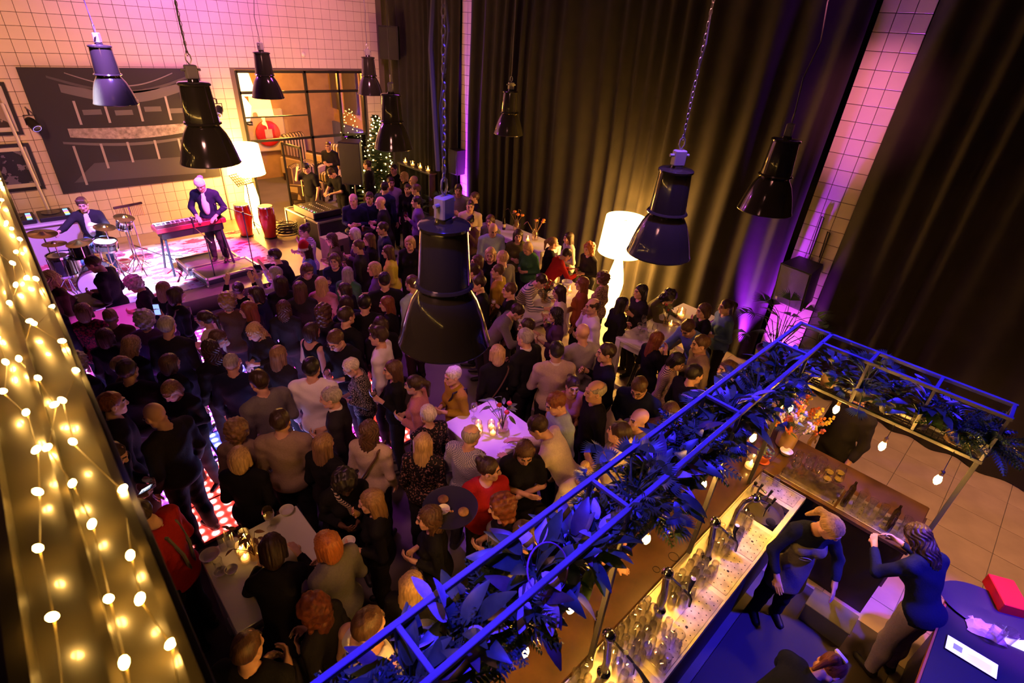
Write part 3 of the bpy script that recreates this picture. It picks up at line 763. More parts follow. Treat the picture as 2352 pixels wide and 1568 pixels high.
obj('door_glass', G().box((.05, -.004, .18), (.75, .004, 2.05)), pane, dr); obj('door_handle', G().tube([(.70, -.05, .85), (.70, -.05, 1.35)], .014), mat('brass', (.7, .5, .2), .3, 1), dr)
warmw = mat('lounge_wall', (.42, .26, .10), .7, var=.15, scale=3)
obj('wall_lounge_back', G().box((3.5, 19.2, 0), (11, 19.4, 6.0)), warmw, **struct)
obj('wall_lounge_left', G().box((3.3, YS + .25, 0), (3.5, 19.4, 6.0)), warmw, **struct)
obj('wall_lounge_right', G().box((9.4, 15.75, 1.5), (9.54, 19.2, 6.0)), warmw, **struct)
obj('trim_1', G().box((9.30, 15.8, 0), (9.42, 19.2, 1.75)), mat('panel_blue', (.10, .11, .30), .5), **struct)
for i, (y, w_) in enumerate(((16.4, .8), (17.7, .9), (18.8, .5))):
    obj('wall_panel', G().bevel_box((9.30, y - w_ / 2, 2.2), (9.39, y + w_ / 2, 4.4), .01), mat('panel_dark', (.07, .055, .04), .35), label=['dark wall panel nearest the glass in the lounge', 'middle dark wall panel in the lounge', 'farthest dark wall panel in the lounge'][i], cat='panel', group='dark panels in the lounge')
hose = thing('fire_hose_reel', 'red round fire hose reel on the lounge wall behind the glass', 'hose reel', (6.9, 19.18, 1.5))
obj('cabinet', G().bevel_box((-.62, -.12, -.6), (.62, 0, .75), .04), mat('cream_board', (.62, .52, .36), .5), hose)
obj('reel', G().lathe([(.36, 0), (.40, .03), (.40, .07), (.36, .1), (.1, .1)], 28, M=T(0, -.12, 0, PI / 2)), mat('fire_red', (.6, .02, .015), .4), hose, smooth=True)
obj('pictogram', G().box((-.12, -.235, -.14), (.12, -.222, .14)), mat('sign_white', (.7, .62, .5), .6), hose)
# lounge lamp seen through the glass
ll = thing('wall_lamp', 'small white shaded lamp glowing behind the upper glass', 'lamp', (4.98, YS + .62, 2.55))
lampglow = mat('lamp_glow_small', (.9, .8, .6), .6, emit=(1, .66, .28), strength=6.0)
obj('lamp_shade', G().lathe([(.36, .62), (.26, 1.10)], 28, cap=False), lampglow, ll, smooth=True)
obj('lamp_body', G().lathe([(.10, 0), (.13, .1), (.19, .35), (.10, .52), (.03, .60)], 20), lampglow, ll, smooth=True)
obj('wall_bracket', G().box((-.12, -.12, -.06), (.12, .12, 0)).box((-.04, -.62 + .27, -.06), (.04, 0, -.02)), steelblk, ll)
stripem = pattern('striped_upholstery', (.60, .46, .22), (.05, .035, .02), 'stripe', 3.6, width=.62, axis=0)
def armchair(label, loc, rz, w=.85, name='armchair', cat='armchair'):
    t = thing(name, label, cat, loc, rz)
    obj('seat', G().bevel_box((-w / 2 + .12, -.38, .18), (w / 2 - .12, .35, .46), .05), stripem, t, smooth=True)
    obj('backrest', G().bevel_box((-w / 2 + .08, .25, .3), (w / 2 - .08, .45, 1.15), .06), stripem, t, smooth=True)
    for q in (-1, 1):
        x = q * (w / 2 - .08); obj('armrest', G().bevel_box((x - .09, -.4, .16), (x + .09, .42, .66), .06), stripem, t, smooth=True)
        for y in (-.34, .38): obj('leg', G().box((x - .03, y - .03, 0), (x + .03, y + .03, .18), taper=1.2), woodd, t)
    return t
q = P(703, 392, .3); armchair('yellow and black striped wingback armchair inside the glazed lounge', (q.x, q.y, 0), .35).scale = (1.45, 1.25, 1.3)
armchair('second striped armchair, lower and nearer than the wingback in the lounge', (6.6, 15.75, 0), .75, .8)
armchair('striped sofa along the blue wall inside the lounge', (8.45, 16.7, 0), -1.0, 1.7, 'sofa', 'sofa').scale = (1.15, 1.15, 1.15)
tulight = []
for i in range(4):
    q = Vector((9.27, 16.2 + i * .45, 1.55 - .02 * i)); tulight.append(q)
    obj('wall_candle', G().lathe([(.02, -.03), (.035, -.01), (.035, .03), (.02, .05)], 10), mat('tealight_glow', (1, .7, .4), .5, emit=(1, .6, .2), strength=10), None, q, label='small glowing light in a row on the blue lounge wall', cat='light', group='lights on the lounge wall')

# ---------------- pictures on the stage wall
pr = thing('theatre_print', 'very large black and white print of a theatre balcony', 'picture', (0, YS - .03, 0))
obj('canvas', G().box((.80, -.03, 1.42), (3.93, 0, 3.80)), mat('print_black', (.009, .007, .009), .55), pr)
pgrey = [mat('print_grey%d' % i, (v, v * .92, v), .5) for i, v in enumerate((.05, .10, .17, .30))]
def arc(x0, x1, zc, sag, th, m_, y=-.033, n=24):
    poly = [(x0 + (x1 - x0) * i / n, zc - sag * math.sin(PI * i / n)) for i in range(n + 1)]
    poly += [(x, z + th * (.7 + .3 * math.sin(PI * (x - x0) / (x1 - x0)))) for x, z in poly[::-1]]
    obj('printed_shape', G().prism(poly, y, y + .002), m_, pr)
arc(1.25, 3.65, 2.52, .10, .24, mat('print_frieze', (.26, .23, .24), .5, var=.5, scale=14)); arc(1.1, 3.75, 2.40, .12, .06, pgrey[1]); arc(1.35, 3.55, 3.36, .22, .22, pgrey[1]); arc(1.2, 3.7, 3.62, .30, .06, pgrey[0]); arc(1.5, 3.4, 3.70, .25, .025, pgrey[2])
obj('printed_floor', G().prism([(1.05, 1.62), (3.6, 1.55), (3.7, 1.95), (1.5, 1.98)], -.0325, -.031), pgrey[0], pr)
for x, z0, z1 in ((1.25, 1.55, 2.35), (1.72, 1.85, 2.36), (2.2, 1.93, 2.36), (2.72, 1.95, 2.36), (3.2, 1.93, 2.36), (1.5, 2.75, 3.2), (2.0, 2.76, 3.2), (2.6, 2.76, 3.2), (3.15, 2.76, 3.25)):
    obj('printed_column', G().box((x - .022, -.034, z0), (x + .022, -.032, z1)), pgrey[3], pr)
for x, z in ((1.75, 2.98), (2.3, 2.95), (2.85, 3.0), (3.3, 2.95)): obj('printed_box', G().box((x - .16, -.033, z - .05), (x + .16, -.031, z + .05)), pgrey[1], pr)
def framed(label, x0, x1, z0, z1, m_):
    t = thing('framed_picture', label, 'picture', (0, YS - .02, 0), group='framed pictures on the stage wall'); b_ = .06
    obj('frame', G().box((x0, -.04, z0), (x1, 0, z0 + b_)).box((x0, -.04, z1 - b_), (x1, 0, z1)).box((x0, -.04, z0 + b_), (x0 + b_, 0, z1 - b_)).box((x1 - b_, -.04, z0 + b_), (x1, 0, z1 - b_)), black, t)
    obj('mount', G().box((x0 + b_, -.02, z0 + b_), (x1 - b_, -.005, z1 - b_)), mat('mount_white', (.6, .56, .54), .7), t)
    obj('print', G().box((x0 + .14, -.024, z0 + .14), (x1 - .14, -.02, z1 - .14)), m_, t)
framed('framed dark picture with white mount, lower one at the left edge', -.38, .56, 1.56, 2.46, pattern('print_blue', (.03, .03, .06), (.16, .14, .24), 'noise', 5, width=.55))
framed('framed picture higher up at the left edge above the other', -.32, .55, 2.62, 3.55, pattern('print_sepia', (.05, .04, .04), (.3, .24, .22), 'noise', 4, width=.5))
obj('pole', G().tube([(.46, YS - .12, 1.1), (.40, YS - .10, 3.2)], .03, 10), mat('pole_white', (.62, .58, .60), .4), None, label='white upright pole beside the framed pictures', cat='pole', smooth=True)
def stagelight(label, loc, aim, arm):
    t = thing('stage_light', label, 'spotlight', loc, group='small black stage spotlights')
    R = (Vector(aim) - Vector(loc)).to_track_quat('-Z', 'Y').to_matrix().to_4x4()
    obj('lamp_head', G().lathe([(.05, -.14), (.085, -.12), (.085, .06), (.06, .12), (.02, .13)], 20, M=R), black, t, smooth=True)
    obj('lens', G().lathe([(.0, -.135), (.07, -.13), (.0, -.128)], 16, M=R, cap=False), mat('lens_violet', (.2, .2, .5), .1, emit=(.35, .25, 1), strength=6), t)
    obj('yoke', G().box((-.10, -.012, -.02), (-.088, .012, .16)).box((.088, -.012, -.02), (.10, .012, .16)).box((-.10, -.012, .15), (.10, .012, .165)), steelblk, t)
    obj('bracket', G().tube([(0, 0, .16), (0, 0, .25), (0, arm, .25)], .015, 8), steelblk, t)
stagelight('black spotlight with violet lens beside the large print, left side', (.72, YS - .35, 2.85), (2, 11, .3), .35)
stagelight('black spotlight right of the large print behind a pendant shade', (4.1, YS - .35, 2.95), (2.2, 11, .3), .35)
obj('sensor', G().ball((0, 0, 0), .06, 12, (1, .6, 1)), mat('sensor_white', (.7, .66, .62), .5), None, PA(697, 125, 1, YS - .03), label='tiny white sensor on the tiles above the glazing', cat='sensor', smooth=True)
obj('wall_pipe', G().tube([(3.98, YS - .04, .3), (3.98, YS - .04, 1.75)], .022, 8), mat('pipe_grey', (.35, .3, .34), .4), None, label='thin grey cable pipe on tiles behind the keyboard player', cat='pipe')

# ---------------- stage
st = obj('floor_stage', G().box((-4, 10.25, 0), (4.85, YS - .01, .3)), mat('stage_vinyl', (.34, .25, .15), .35, var=.12, scale=2), **struct)
obj('fascia', G().box((-4, 10.23, 0), (4.87, 10.25, .3)).box((4.85, 10.25, 0), (4.87, YS - .02, .3)), black, st)
def rugmat():
    mt = bpy.data.materials.new('rug'); mt.use_nodes = True; nt = mt.node_tree; b = nt.nodes['Principled BSDF']; b.inputs['Roughness'].default_value = .95
    tc = nt.nodes.new('ShaderNodeTexCoord'); mp = nt.nodes.new('ShaderNodeMapping'); mp.inputs['Scale'].default_value = (1.1, 2.6, 1)
    n1 = nt.nodes.new('ShaderNodeTexNoise'); n1.inputs['Scale'].default_value = 1.6; n1.inputs['Detail'].default_value = 6; n1.inputs['Roughness'].default_value = .65
    r = nt.nodes.new('ShaderNodeValToRGB'); el = r.color_ramp.elements; r.color_ramp.interpolation = 'CONSTANT'
    el[0].position = 0; el[0].color = (.10, .07, .10, 1); el[1].position = .40; el[1].color = (.42, .05, .10, 1)
    for p_, c_ in ((.47, (.60, .56, .55, 1)), (.62, (.20, .18, .30, 1)), (.68, (.34, .10, .10, 1))):
        e = el.new(p_); e.color = c_
    nt.links.new(tc.outputs['Object'], mp.inputs[0]); nt.links.new(mp.outputs[0], n1.inputs['Vector']); nt.links.new(n1.outputs['Fac'], r.inputs[0]); nt.links.new(r.outputs[0], b.inputs['Base Color'])
    return mt
obj('rug', G().bevel_box((-.4, 10.75, .3), (3.9, 13.6, .312), .004), rugmat(), label='worn red, white and blue patterned rug on the stage', cat='rug')
# flight-case risers under the keyboard
fcase = mat('case_board', (.05, .05, .075), .5, var=.2, scale=8); alu = mat('aluminium', (.55, .55, .58), .35, 1.0)
def case(name, label, cat, lo, hi, rz, loc, m_=fcase, handles=True, z0=0):
    t = thing(name, label, cat, loc, rz); x0, y0 = lo; x1, y1 = hi[:2]; z1 = hi[2]
    obj('body', G().box((x0, y0, z0), (x1, y1, z1)), m_, t); e = .018
    for x in (x0, x1):
        for y in (y0, y1): obj('edge_trim', G().box((x - e, y - e, z0), (x + e, y + e, z1)), alu, t)
        for z in (z0, z1): obj('edge_trim', G().box((x - e, y0, z - e), (x + e, y1, z + e)), alu, t)
    for y in (y0, y1):
        for z in (z0, z1): obj('edge_trim', G().box((x0, y - e, z - e), (x1, y + e, z + e)), alu, t)
    for x in (x0, x1):
        for y in (y0, y1):
            for z in (z0, z1): obj('corner', G().ball((x, y, z), .035, 8), alu, t, smooth=True)
    if handles:
        for x in (x0 + (x1 - x0) * .25, x0 + (x1 - x0) * .75):
            zc = (z0 + z1) / 2; h = obj('handle_dish', G().box((x - .09, y0 - .012, zc - .06), (x + .09, y0 - .001, zc + .06)), alu, t)
            obj('handle', G().tube([(x - .06, y0 - .02, zc - .01), (x + .06, y0 - .02, zc - .01)], .012, 6), black, h)
    return t
a_, b_ = P(492, 655, .32), P(580, 630, .32)
case('riser', 'low dark flight case riser under the keyboard, silver edges', 'flight case', (0, 0), (1.05, .62, .14), math.atan2(b_.y - a_.y, b_.x - a_.x) - .03, (a_.x - .1, a_.y + .02, .314), handles=False)
case('riser', 'second low flight case riser the keyboard player stands on', 'flight case', (0, 0), (1.0, .62, .16), .05, (a_.x - .24, a_.y + .72, .314), handles=False)
# keyboard and its stand
kb = thing('keyboard', 'red stage piano keyboard with white keys', 'keyboard', (2.36, 11.42, 1.30), .06 + PI)
obj('body', G().bevel_box((-.62, -.17, 0), (.62, .17, .10), .012), mat('keyboard_red', (.22, .015, .03), .35), kb)
obj('control_panel', G().box((-.61, .0, .10), (.61, .165, .106)), mat('keyboard_panel', (.05, .012, .02), .35), kb)
wk = G().box((0, -.07, 0), (.0215, .07, .014)).mesh('white_key'); wk.materials.append(mat('key_white', (.8, .8, .8), .25)); bk = G().box((0, -.03, 0), (.011, .055, .022)).mesh('black_key'); bk.materials.append(black)
for i in range(50):
    obj('white_key', wk, None, kb, (-.585 + i * .0234, -.09, .10))
    if i % 7 in (0, 1, 3, 4, 5): obj('black_key', bk, None, kb, (-.585 + i * .0234 + .0175, -.065, .108))
for i in range(9): obj('knob', G().lathe([(.012, 0), (.010, .018)], 8), alu, kb, (-.5 + i * .12, .09, .106))
ks = thing('keyboard_stand', 'black keyboard stand with fold-out table legs', 'stand', (2.36, 11.42, .474), .06)
obj('frame', G().box((-.55, -.15, .70), (.55, .15, .826)), steelblk, ks)
for x in (-.5, .5):
    for y in (-.16, .16): obj('leg', G().tube([(x, y * .6, .80), (x * 1.12, y * 1.7, .0)], .022, 8), mat('stand_blue_black', (.02, .02, .035), .35), ks)
    obj('brace', G().tube([(x * .98, -.2, .3), (x * .98, .2, .3)], .012, 6), steelblk, ks)
# microphone stands
def micstand(label, base, ztop, boom, z0=.312):
    t = thing('microphone_stand', label, 'microphone stand', (base[0], base[1], z0)); h = ztop - z0
    obj('pole', G().tube([(0, 0, .05), (0, 0, h)], .011, 8), steelblk, t)
    for k in range(3): a = k * 2 * PI / 3 + .4; obj('leg', G().tube([(0, 0, .16), (.32 * math.cos(a), .32 * math.sin(a), .012)], .010, 6), steelblk, t)
    obj('clutch', G().lathe([(.02, h - .03), (.024, h), (.018, h + .03)], 10), steelblk, t)
    e = Vector(boom) - Vector((base[0], base[1], z0)); st_ = Vector((0, 0, h)) - (e - Vector((0, 0, h))).normalized() * .25
    obj('boom', G().tube([st_, e], .008, 8), chrome, t); d = (e - Vector((0, 0, h))).normalized()
    mc = obj('microphone', G().tube([e, e + Vector((0, .02, -.0)) + Vector((0, 0, .16))], .014, 10, r2=.020), black, t, smooth=True)
    obj('grille', G().ball(e + Vector((0, .025, .18)), .028, 12), mat('mic_grille', (.35, .35, .4), .35, 1), mc, smooth=True)
b1 = P(587, 632, .312)
micstand('boom microphone stand by the keyboard with mic at singer mouth', (b1.x, b1.y), 1.62, P(474, 462, 1.72))
b2 = P(505, 680, 0)
micstand('straight microphone stand in front of the keyboard riser', (b2.x, b2.y), 1.25, (b2.x - .05, b2.y + .45, 1.32), 0)
# music stand, congas
ms = thing('music_stand', 'perforated orchestra music stand behind the red congas', 'music stand', (4.12, 13.28, .3), .5)
obj('pole', G().tube([(0, 0, .1), (0, 0, 1.18)], .012, 8), steelblk, ms)
for k in range(3): a = k * 2 * PI / 3; obj('leg', G().tube([(0, 0, .25), (.26 * math.cos(a), .26 * math.sin(a), .015)], .010, 6), steelblk, ms)
dk = G()
for i in range(8):
    dk.box((-.25 + i * .0665, -.004, 0), (-.25 + i * .0665 + .025, .004, .33))
for k in range(6): dk.box((-.25, -.004, k * .0615), (.24, .004, k * .0615 + .024))
dk.box((-.25, -.06, 0), (.24, .0, .012))
obj('desk', dk, steelblk, ms, (0, 0, 1.15), (-.75, 0, 0))
congap = [(.125, 0), (.135, .02), (.135, .10), (.15, .2), (.185, .42), (.19, .52), (.175, .68), (.155, .76)]
def conga(label, loc):
    t = thing('conga_drum', label, 'drum', loc, group='red conga drums')
    obj('shell', G().lathe(congap, 28), mat('conga_red', (.55, .025, .01), .18, coat=.5), t, smooth=True)
    obj('skin', G().lathe([(.158, .762), (.155, .775), (.0, .778)], 28, cap=False), mat('drum_skin', (.62, .48, .30), .6), t, smooth=True)
    obj('rim', G().lathe([(.160, .73), (.168, .74), (.168, .772), (.158, .776)], 28, cap=False), chrome, t, smooth=True)
    for k in range(6):
        a = k * PI / 3 + .3; obj('lug', G().box((-.012, -.008, .58), (.012, .014, .745), T(.172 * math.cos(a), .172 * math.sin(a), 0, 0, 0, a - PI / 2)), chrome, t)
    obj('stand', G().lathe([(.14, 0), (.15, .012), (.15, .03), (.138, .035)], 20), black, t)
c1, c2 = P(568, 541, .312), P(622, 545, .312)
conga('red conga drum nearer the keyboard player', (c1.x, c1.y, .312)); conga('red conga drum beside the coiled cables', (c2.x, c2.y, .312))
for i, (x, y, z, r) in enumerate(((4.62, 12.55, .325, .23), (4.66, 12.6, .352, .21), (4.55, 13.1, .325, .2), (4.60, 12.56, .38, .19), (4.7, 12.62, .405, .2))):
    pts = [(r * (1 + .08 * math.sin(3 * a + i)) * math.cos(a), r * (1 + .08 * math.cos(2 * a)) * math.sin(a), .012 * math.sin(2 * a) + .004 * t) for t, a in enumerate([k * 2 * PI / 20 for k in range(61)])]
    obj('cable_coil', G().tube(pts, .011, 6), mat('cable_black', (.015, .014, .013), .4), None, (x, y, z), smooth=True, label=['wide black cable coil at the bottom of the pile by the congas', 'second cable coil from the bottom of the pile', 'separate cable coil behind the pile, nearer the door', 'third cable coil up in the pile', 'topmost cable coil of the pile beside the congas'][i], cat='cable', group='coiled cables on the stage floor')
obj('cable', G().tube([P(300, 560, .318), P(370, 585, .322), P(420, 588, .322), P(440, 610, .325), P(425, 640, .33), P(410, 625, .33)], .009, 6), mat('cable_black'), None, label='thin black cable snaking over the stage rug', cat='cable', smooth=True)

# ---------------- drums
dsh = mat('drum_shell', (.025, .02, .025), .12, coat=.6); dhead = mat('drum_head', (.72, .70, .76), .5)
def drum(name, label, loc, r, h, tilt=(0, 0, 0), legs=0, stand=False):
    t = thing(name, label, 'drum', loc, group='drum kit on the stage'); M = Euler(tilt).to_matrix().to_4x4()
    obj('shell', G().lathe([(r, 0), (r, h)], 32, M=M, cap=False), dsh, t, smooth=True)
    for z in (0, h): obj('head', G().lathe([(r * .99, z - .003), (0, z)], 32, M=M, cap=False), dhead, t); obj('hoop', G().lathe([(r, z - .02), (r + .018, z - .02), (r + .018, z + .02), (r, z + .02)], 32, M=M, cap=False), chrome, t, smooth=True)
    for k in range(8): a = k * PI / 4; obj('lug', G().tube([M @ Vector(((r + .012) * math.cos(a), (r + .012) * math.sin(a), .02)), M @ Vector(((r + .012) * math.cos(a), (r + .012) * math.sin(a), h - .02))], .008, 6), chrome, t)
    zb = loc[2] - .312
    for k in range(legs):
        a = k * 2 * PI / legs + .5; obj('leg', G().tube([((r + .03) * math.cos(a), (r + .03) * math.sin(a), h * .6), ((r + .04) * math.cos(a), (r + .04) * math.sin(a), -zb)], .009, 6), chrome, t)
    if stand:
        obj('stand', G().tube([(0, 0, -.02), (0, 0, -zb + .2)], .014, 8), chrome, t)
        for k in range(3): a = k * 2 * PI / 3; obj('leg', G().tube([(0, 0, -zb + .25), (.25 * math.cos(a), .25 * math.sin(a), -zb + .01)], .009, 6), chrome, t)
drum('bass_drum', 'big bass drum with pale front head facing the crowd', (.62, 11.15, .60), .28, .42, (-PI / 2, 0, -.25), 0)
drum('floor_tom', 'floor tom drum with white head at the left of the kit', (.30, 11.95, .62), .20, .36, legs=3)
drum('snare_drum', 'shallow snare drum on a stand before the drummer', (1.0, 12.05, .92), .18, .15, (.1, .1, 0), stand=True)
drum('rack_tom', 'rack tom drum beside the snare above the bass drum', (.60, 11.78, .92), .15, .22, (-.25, 0, 0), stand=True)
drum('percussion_drum', 'small tilted bongo drum under the bar chimes', (1.42, 12.35, 1.18), .12, .14, (.3, .2, 0), stand=True)
brass = mat('cymbal_brass', (.42, .30, .13), .25, 1.0)
def cymbal(label, loc, r, tilt):
    t = thing('cymbal', label, 'cymbal', (loc[0], loc[1], .312), group='drum kit on the stage'); h = loc[2] - .312
    obj('plate', G().lathe([(r, 0), (r * .3, .02), (r * .15, .05), (0, .055)], 32, M=T(0, 0, h, *tilt), cap=False), brass, t, smooth=True)
    obj('pole', G().tube([(0, 0, .02), (0, 0, h + .05)], .011, 8), chrome, t)
    for k in range(3): a = k * 2 * PI / 3 + .7; obj('leg', G().tube([(0, 0, .35), (.24 * math.cos(a), .24 * math.sin(a), .01)], .010, 6), chrome, t)
for lab, px, py, z, r, ti in (('crash cymbal at the far left of the drum kit', 97, 537, 1.35, .22, (.1, .1, 0)), ('hi-hat cymbal just right of the crash cymbal', 125, 560, 1.25, .18, (0, .05, 0)), ('thin ride cymbal above the bass drum', 182, 558, 1.3, .20, (.05, -.1, 0)), ('pale cymbal at the drummer right hand', 240, 522, 1.3, .18, (.15, .15, 0)), ('upper cymbal beside the bar chimes', 285, 500, 1.45, .17, (.2, .2, 0))):
    q = P(px, py, z); cymbal(lab, (q.x, q.y, z), r, ti)
ch = thing('bar_chimes', 'wooden bar chimes with a row of hanging rods', 'chimes', (1.62, 12.62, .312), .25)
obj('bar', G().box((-.26, -.02, 1.18), (.26, .02, 1.22)), woodd, ch)
for i in range(16): obj('rod', G().tube([(-.24 + i * .032, 0, 1.18), (-.24 + i * .032, 0, 1.06 - .008 * i)], .005, 6), mat('chime_gold', (.7, .45, .2), .3, 1), ch)
obj('pole', G().tube([(0, 0, 0), (0, 0, 1.19)], .012, 8), chrome, ch)
sto = thing('drum_stool', 'round black drum stool under the drummer', 'stool', (.92, 12.62, .312)); obj('seat', G().lathe([(.15, .40), (.17, .42), (.17, .47), (.15, .485)], 24), black, sto, smooth=True); obj('post', G().tube([(0, 0, .1), (0, 0, .4)], .02, 8), chrome, sto)
for k in range(3): a = k * 2 * PI / 3; obj('leg', G().tube([(0, 0, .25), (.22 * math.cos(a), .22 * math.sin(a), .01)], .012, 6), chrome, sto)
# DJ desk at the far left
dj = thing('dj_desk', 'pale desk with black mixing decks along the left stage wall', 'desk', (0, 0, .3))
obj('body', G().box((-1.2, 13.5, 0), (.80, 14.35, .78)), mat('desk_grey', (.42, .36, .36), .5), dj)
obj('worktop', G().bevel_box((-1.25, 13.45, .78), (.85, 14.38, .82), .01), mat('desk_top', (.5, .44, .46), .4), dj)
for i in range(3):
    x = -.95 + i * .6; d_ = obj('deck', G().bevel_box((x, 13.6, .82), (x + .55, 14.2, .90), .01), black, dj)
    obj('platter', G().lathe([(.16, .90), (.16, .915), (.0, .917)], 24, c=(x + .22, 13.95, 0)), mat('vinyl', (.02, .02, .03), .2), d_)
    for k in range(4): obj('button', G().box((x + .42, 13.65 + k * .12, .90), (x + .50, 13.72 + k * .12, .912)), mat('led_%d' % (k % 3), (.1, .1, .1), .4, emit=((.2, .5, 1), (1, .5, .1), (.6, .2, 1))[k % 3], strength=2.0), d_)

# ------------------------------------------------------------------ sound gear beside the stage
case('rack_case', 'black flight case rack with two silver handles facing the crowd', 'flight case', (0, 0), (.78, .55, .82), .10, (5.02, 11.62, 0), mat('case_black', (.02, .02, .025), .45))
cs2 = case('rack_case', 'open-sided flight case behind the handled one, lit cream', 'flight case', (0, 0), (.72, .9, .80), .10, (4.98, 12.25, 0), mat('case_inner', (.10, .085, .06), .5), handles=False)
mx = thing('mixing_desk', 'sound mixing desk with lit faders and cream side', 'mixer', (5.36, 12.55, .835), .10, None, .88)
obj('body', G().bevel_box((-.42, -.75, 0), (.40, .30, .16), .01), black, mx)
obj('side_panel', G().box((-.44, -.72, .0), (-.42, .28, .17)), mat('mixer_side', (.7, .6, .4), .5), mx)
fd = G().box((-.008, -.015, 0), (.008, .015, .018)).mesh('fader'); fd.materials.append(mat('fader_white', (.8, .8, .8), .4))
for i in range(9):
    for k in range(3): obj('fader', fd, None, mx, (-.3 + k * .22, -.66 + i * .09, .16))
for i in range(6): obj('led_bar', G().box((-.36, -.66 + i * .14, .16), (-.34, -.60 + i * .14, .166)), mat('led_mix%d' % (i % 3), (.1, .1, .1), .4, emit=((.1, 1, .3), (1, .3, .8), (1, .8, .4))[i % 3], strength=3), mx)
def speaker(name, label, loc, rz, w, d, h, tiltx=0, front=None, logo=False, z0=0, m_=None, grp='black loudspeakers'):
    t = thing(name, label, 'speaker', loc, rz, grp); t.rotation_euler = (tiltx, 0, rz)
    obj('cabinet', G().prism([(-w / 2, 0), (w / 2, 0), (w / 2 * .8, 1), (-w / 2 * .8, 1)], 0, 1, Matrix(((1, 0, 0, 0), (0, 0, d, 0), (0, h, 0, 0), (0, 0, 0, 1)))), m_ or black, t)
    obj('grille', G().bevel_box((-w / 2 + .015, -.012, .015), (w / 2 - .015, 0, h - .015), .006), mat('speaker_grille', (.018, .017, .016), .6, bump=.8, scale=300), t)
    for q in (-1, 1): obj('edge_strip', G().box((q * w / 2 - .008, -.006, 0), (q * w / 2 + .008, .006, h)), front or black, t)
    if logo: obj('logo', G().box((-w / 2 + .05, -.016, .04), (-w / 2 + .085, -.012, .09)), mat('logo_grey', (.5, .5, .5), .5), t)
    return t
amber = mat('edge_black_gloss', (.03, .028, .025), .2)
q = PA(1850, 640, 0, XC - .35)
speaker('loudspeaker', 'black loudspeaker hung on the tiled pillar above the palm', (XC - .42, 2.34, 1.42), -PI / 2 - .15, .50, .40, .68, .18, amber, True)
speaker('loudspeaker', 'small loudspeaker on the purple-lit left pillar', (XC - .33, 11.36, 1.58), -PI / 2, .36, .30, .62)
speaker('loudspeaker', 'loudspeaker high in the corner above the tree', (8.55, YS - .62, 4.1), -.8, .50, .42, .78)
for c_ in range(2):
    pts = [(XC - .03, 2.20 + .16 * c_, 2.05), (XC - .03, 2.21 + .16 * c_, 2.6 + .2 * c_), (XC - .03, 2.25 + .16 * c_, 2.62 + .2 * c_), (XC - .03, 2.23 + .16 * c_, 2.2)]
    obj('speaker_cable', G().tube(pts, .009, 6), mat('cable_black'), None, label=['looped black cable on pillar tiles, left of two', 'looped black cable on pillar tiles, right of two'][1 - c_], cat='cable', group='cables on the pillar')
pa = thing('pa_speaker', 'tall loudspeaker on a pole stand beside the glazed screen', 'speaker', (6.35, 12.35, 0), -.75)
obj('cabinet', G().prism([(-.26, 0), (.26, 0), (.18, 1), (-.18, 1)], 0, 1, T(0, 0, 1.38) @ Matrix(((1, 0, 0, 0), (0, 0, .5, 0), (0, 1.02, 0, 0), (0, 0, 0, 1)))), black, pa)
obj('grille', G().bevel_box((-.245, -.012, 1.40), (.245, 0, 2.38), .006), mat('speaker_grille'), pa)
obj('side_panel', G().box((-.262, .03, 1.42), (-.225, .44, 2.36), T(0, 0, 0)), mat('pa_side_lit', (.6, .52, .42), .45), pa)  # pale colour paints the white light on this side of the black cabinet
obj('pole', G().tube([(0, .25, .05), (0, .25, 1.38)], .022, 10), alu, pa)
for k in range(3): a = k * 2 * PI / 3; obj('leg', G().tube([(0, .25, .6), (.4 * math.cos(a), .25 + .4 * math.sin(a), .015)], .014, 8), steelblk, pa)
mb = P(760, 535, 0.0)
mon = thing('wooden_box', 'plain wooden monitor box among the guests near the rack', 'box', (4.95, 10.65, 0), .12, None, (.62, .62, .85))
obj('body', G().bevel_box((-.42, -.35, 0), (.42, .35, .95), .012), mat('raw_wood', (.26, .19, .15), .6, var=.15, scale=5), mon); obj('hand_hole', G().box((-.06, -.356, .62), (.06, -.349, .78)), black, mon)

# ------------------------------------------------------------------ tree, candle shelf
def leafmesh(name, L, Wd, n=6, fold=.25, droop=.35, mats_=None, pts=None):
    g = G(); vs = []; fs = []
    for i in range(n + 1):
        t = i / n; w_ = Wd * (math.sin(PI * min(1, t * .92 + .06)) ** .8) * (1 - .25 * t); z = -droop * L * t * t; y = L * t
        vs += [(-w_, y, z + fold * w_), (0, y, z), (w_, y, z + fold * w_)]
    for i in range(n):
        a = i * 3; fs += [(a, a + 1, a + 4, a + 3), (a + 1, a + 2, a + 5, a + 4)]
    g.add(vs, fs); me = g.mesh(name, True); 
    for q in mats_ or []: me.materials.append(q)
    return me
def frondmesh(name, L, n, ll, lw, mats_, fan=False):
    g = G(); g.tube([(0, L * i / 5, -.3 * L * (i / 5) ** 2) for i in range(6)], .006, 5)
    for i in range(n):
        t = .15 + .85 * i / (n - 1)
        for q in (-1, 1):
            s_ = ll * (math.sin(PI * (t * .85 + .1)) + .15); y, z = L * t, -.3 * L * t * t; a = .9 if not fan else .25 + 1.2 * (i / n)
            dx, dy = q * math.sin(a), math.cos(a)
            if fan: y, z = L * .75, -.3 * L * .56; s_ = ll
            g.add([(0, y, z), (dx * s_ * .5 - dy * lw * q, y + dy * s_ * .5 + abs(dx) * lw, z + .01), (dx * s_, y + dy * s_, z - .25 * s_), (dx * s_ * .5 + dy * lw * q, y + dy * s_ * .5 - abs(dx) * lw, z + .01)], [(0, 1, 2, 3)])
    me = g.mesh(name, False); [me.materials.append(q) for q in mats_]; return me
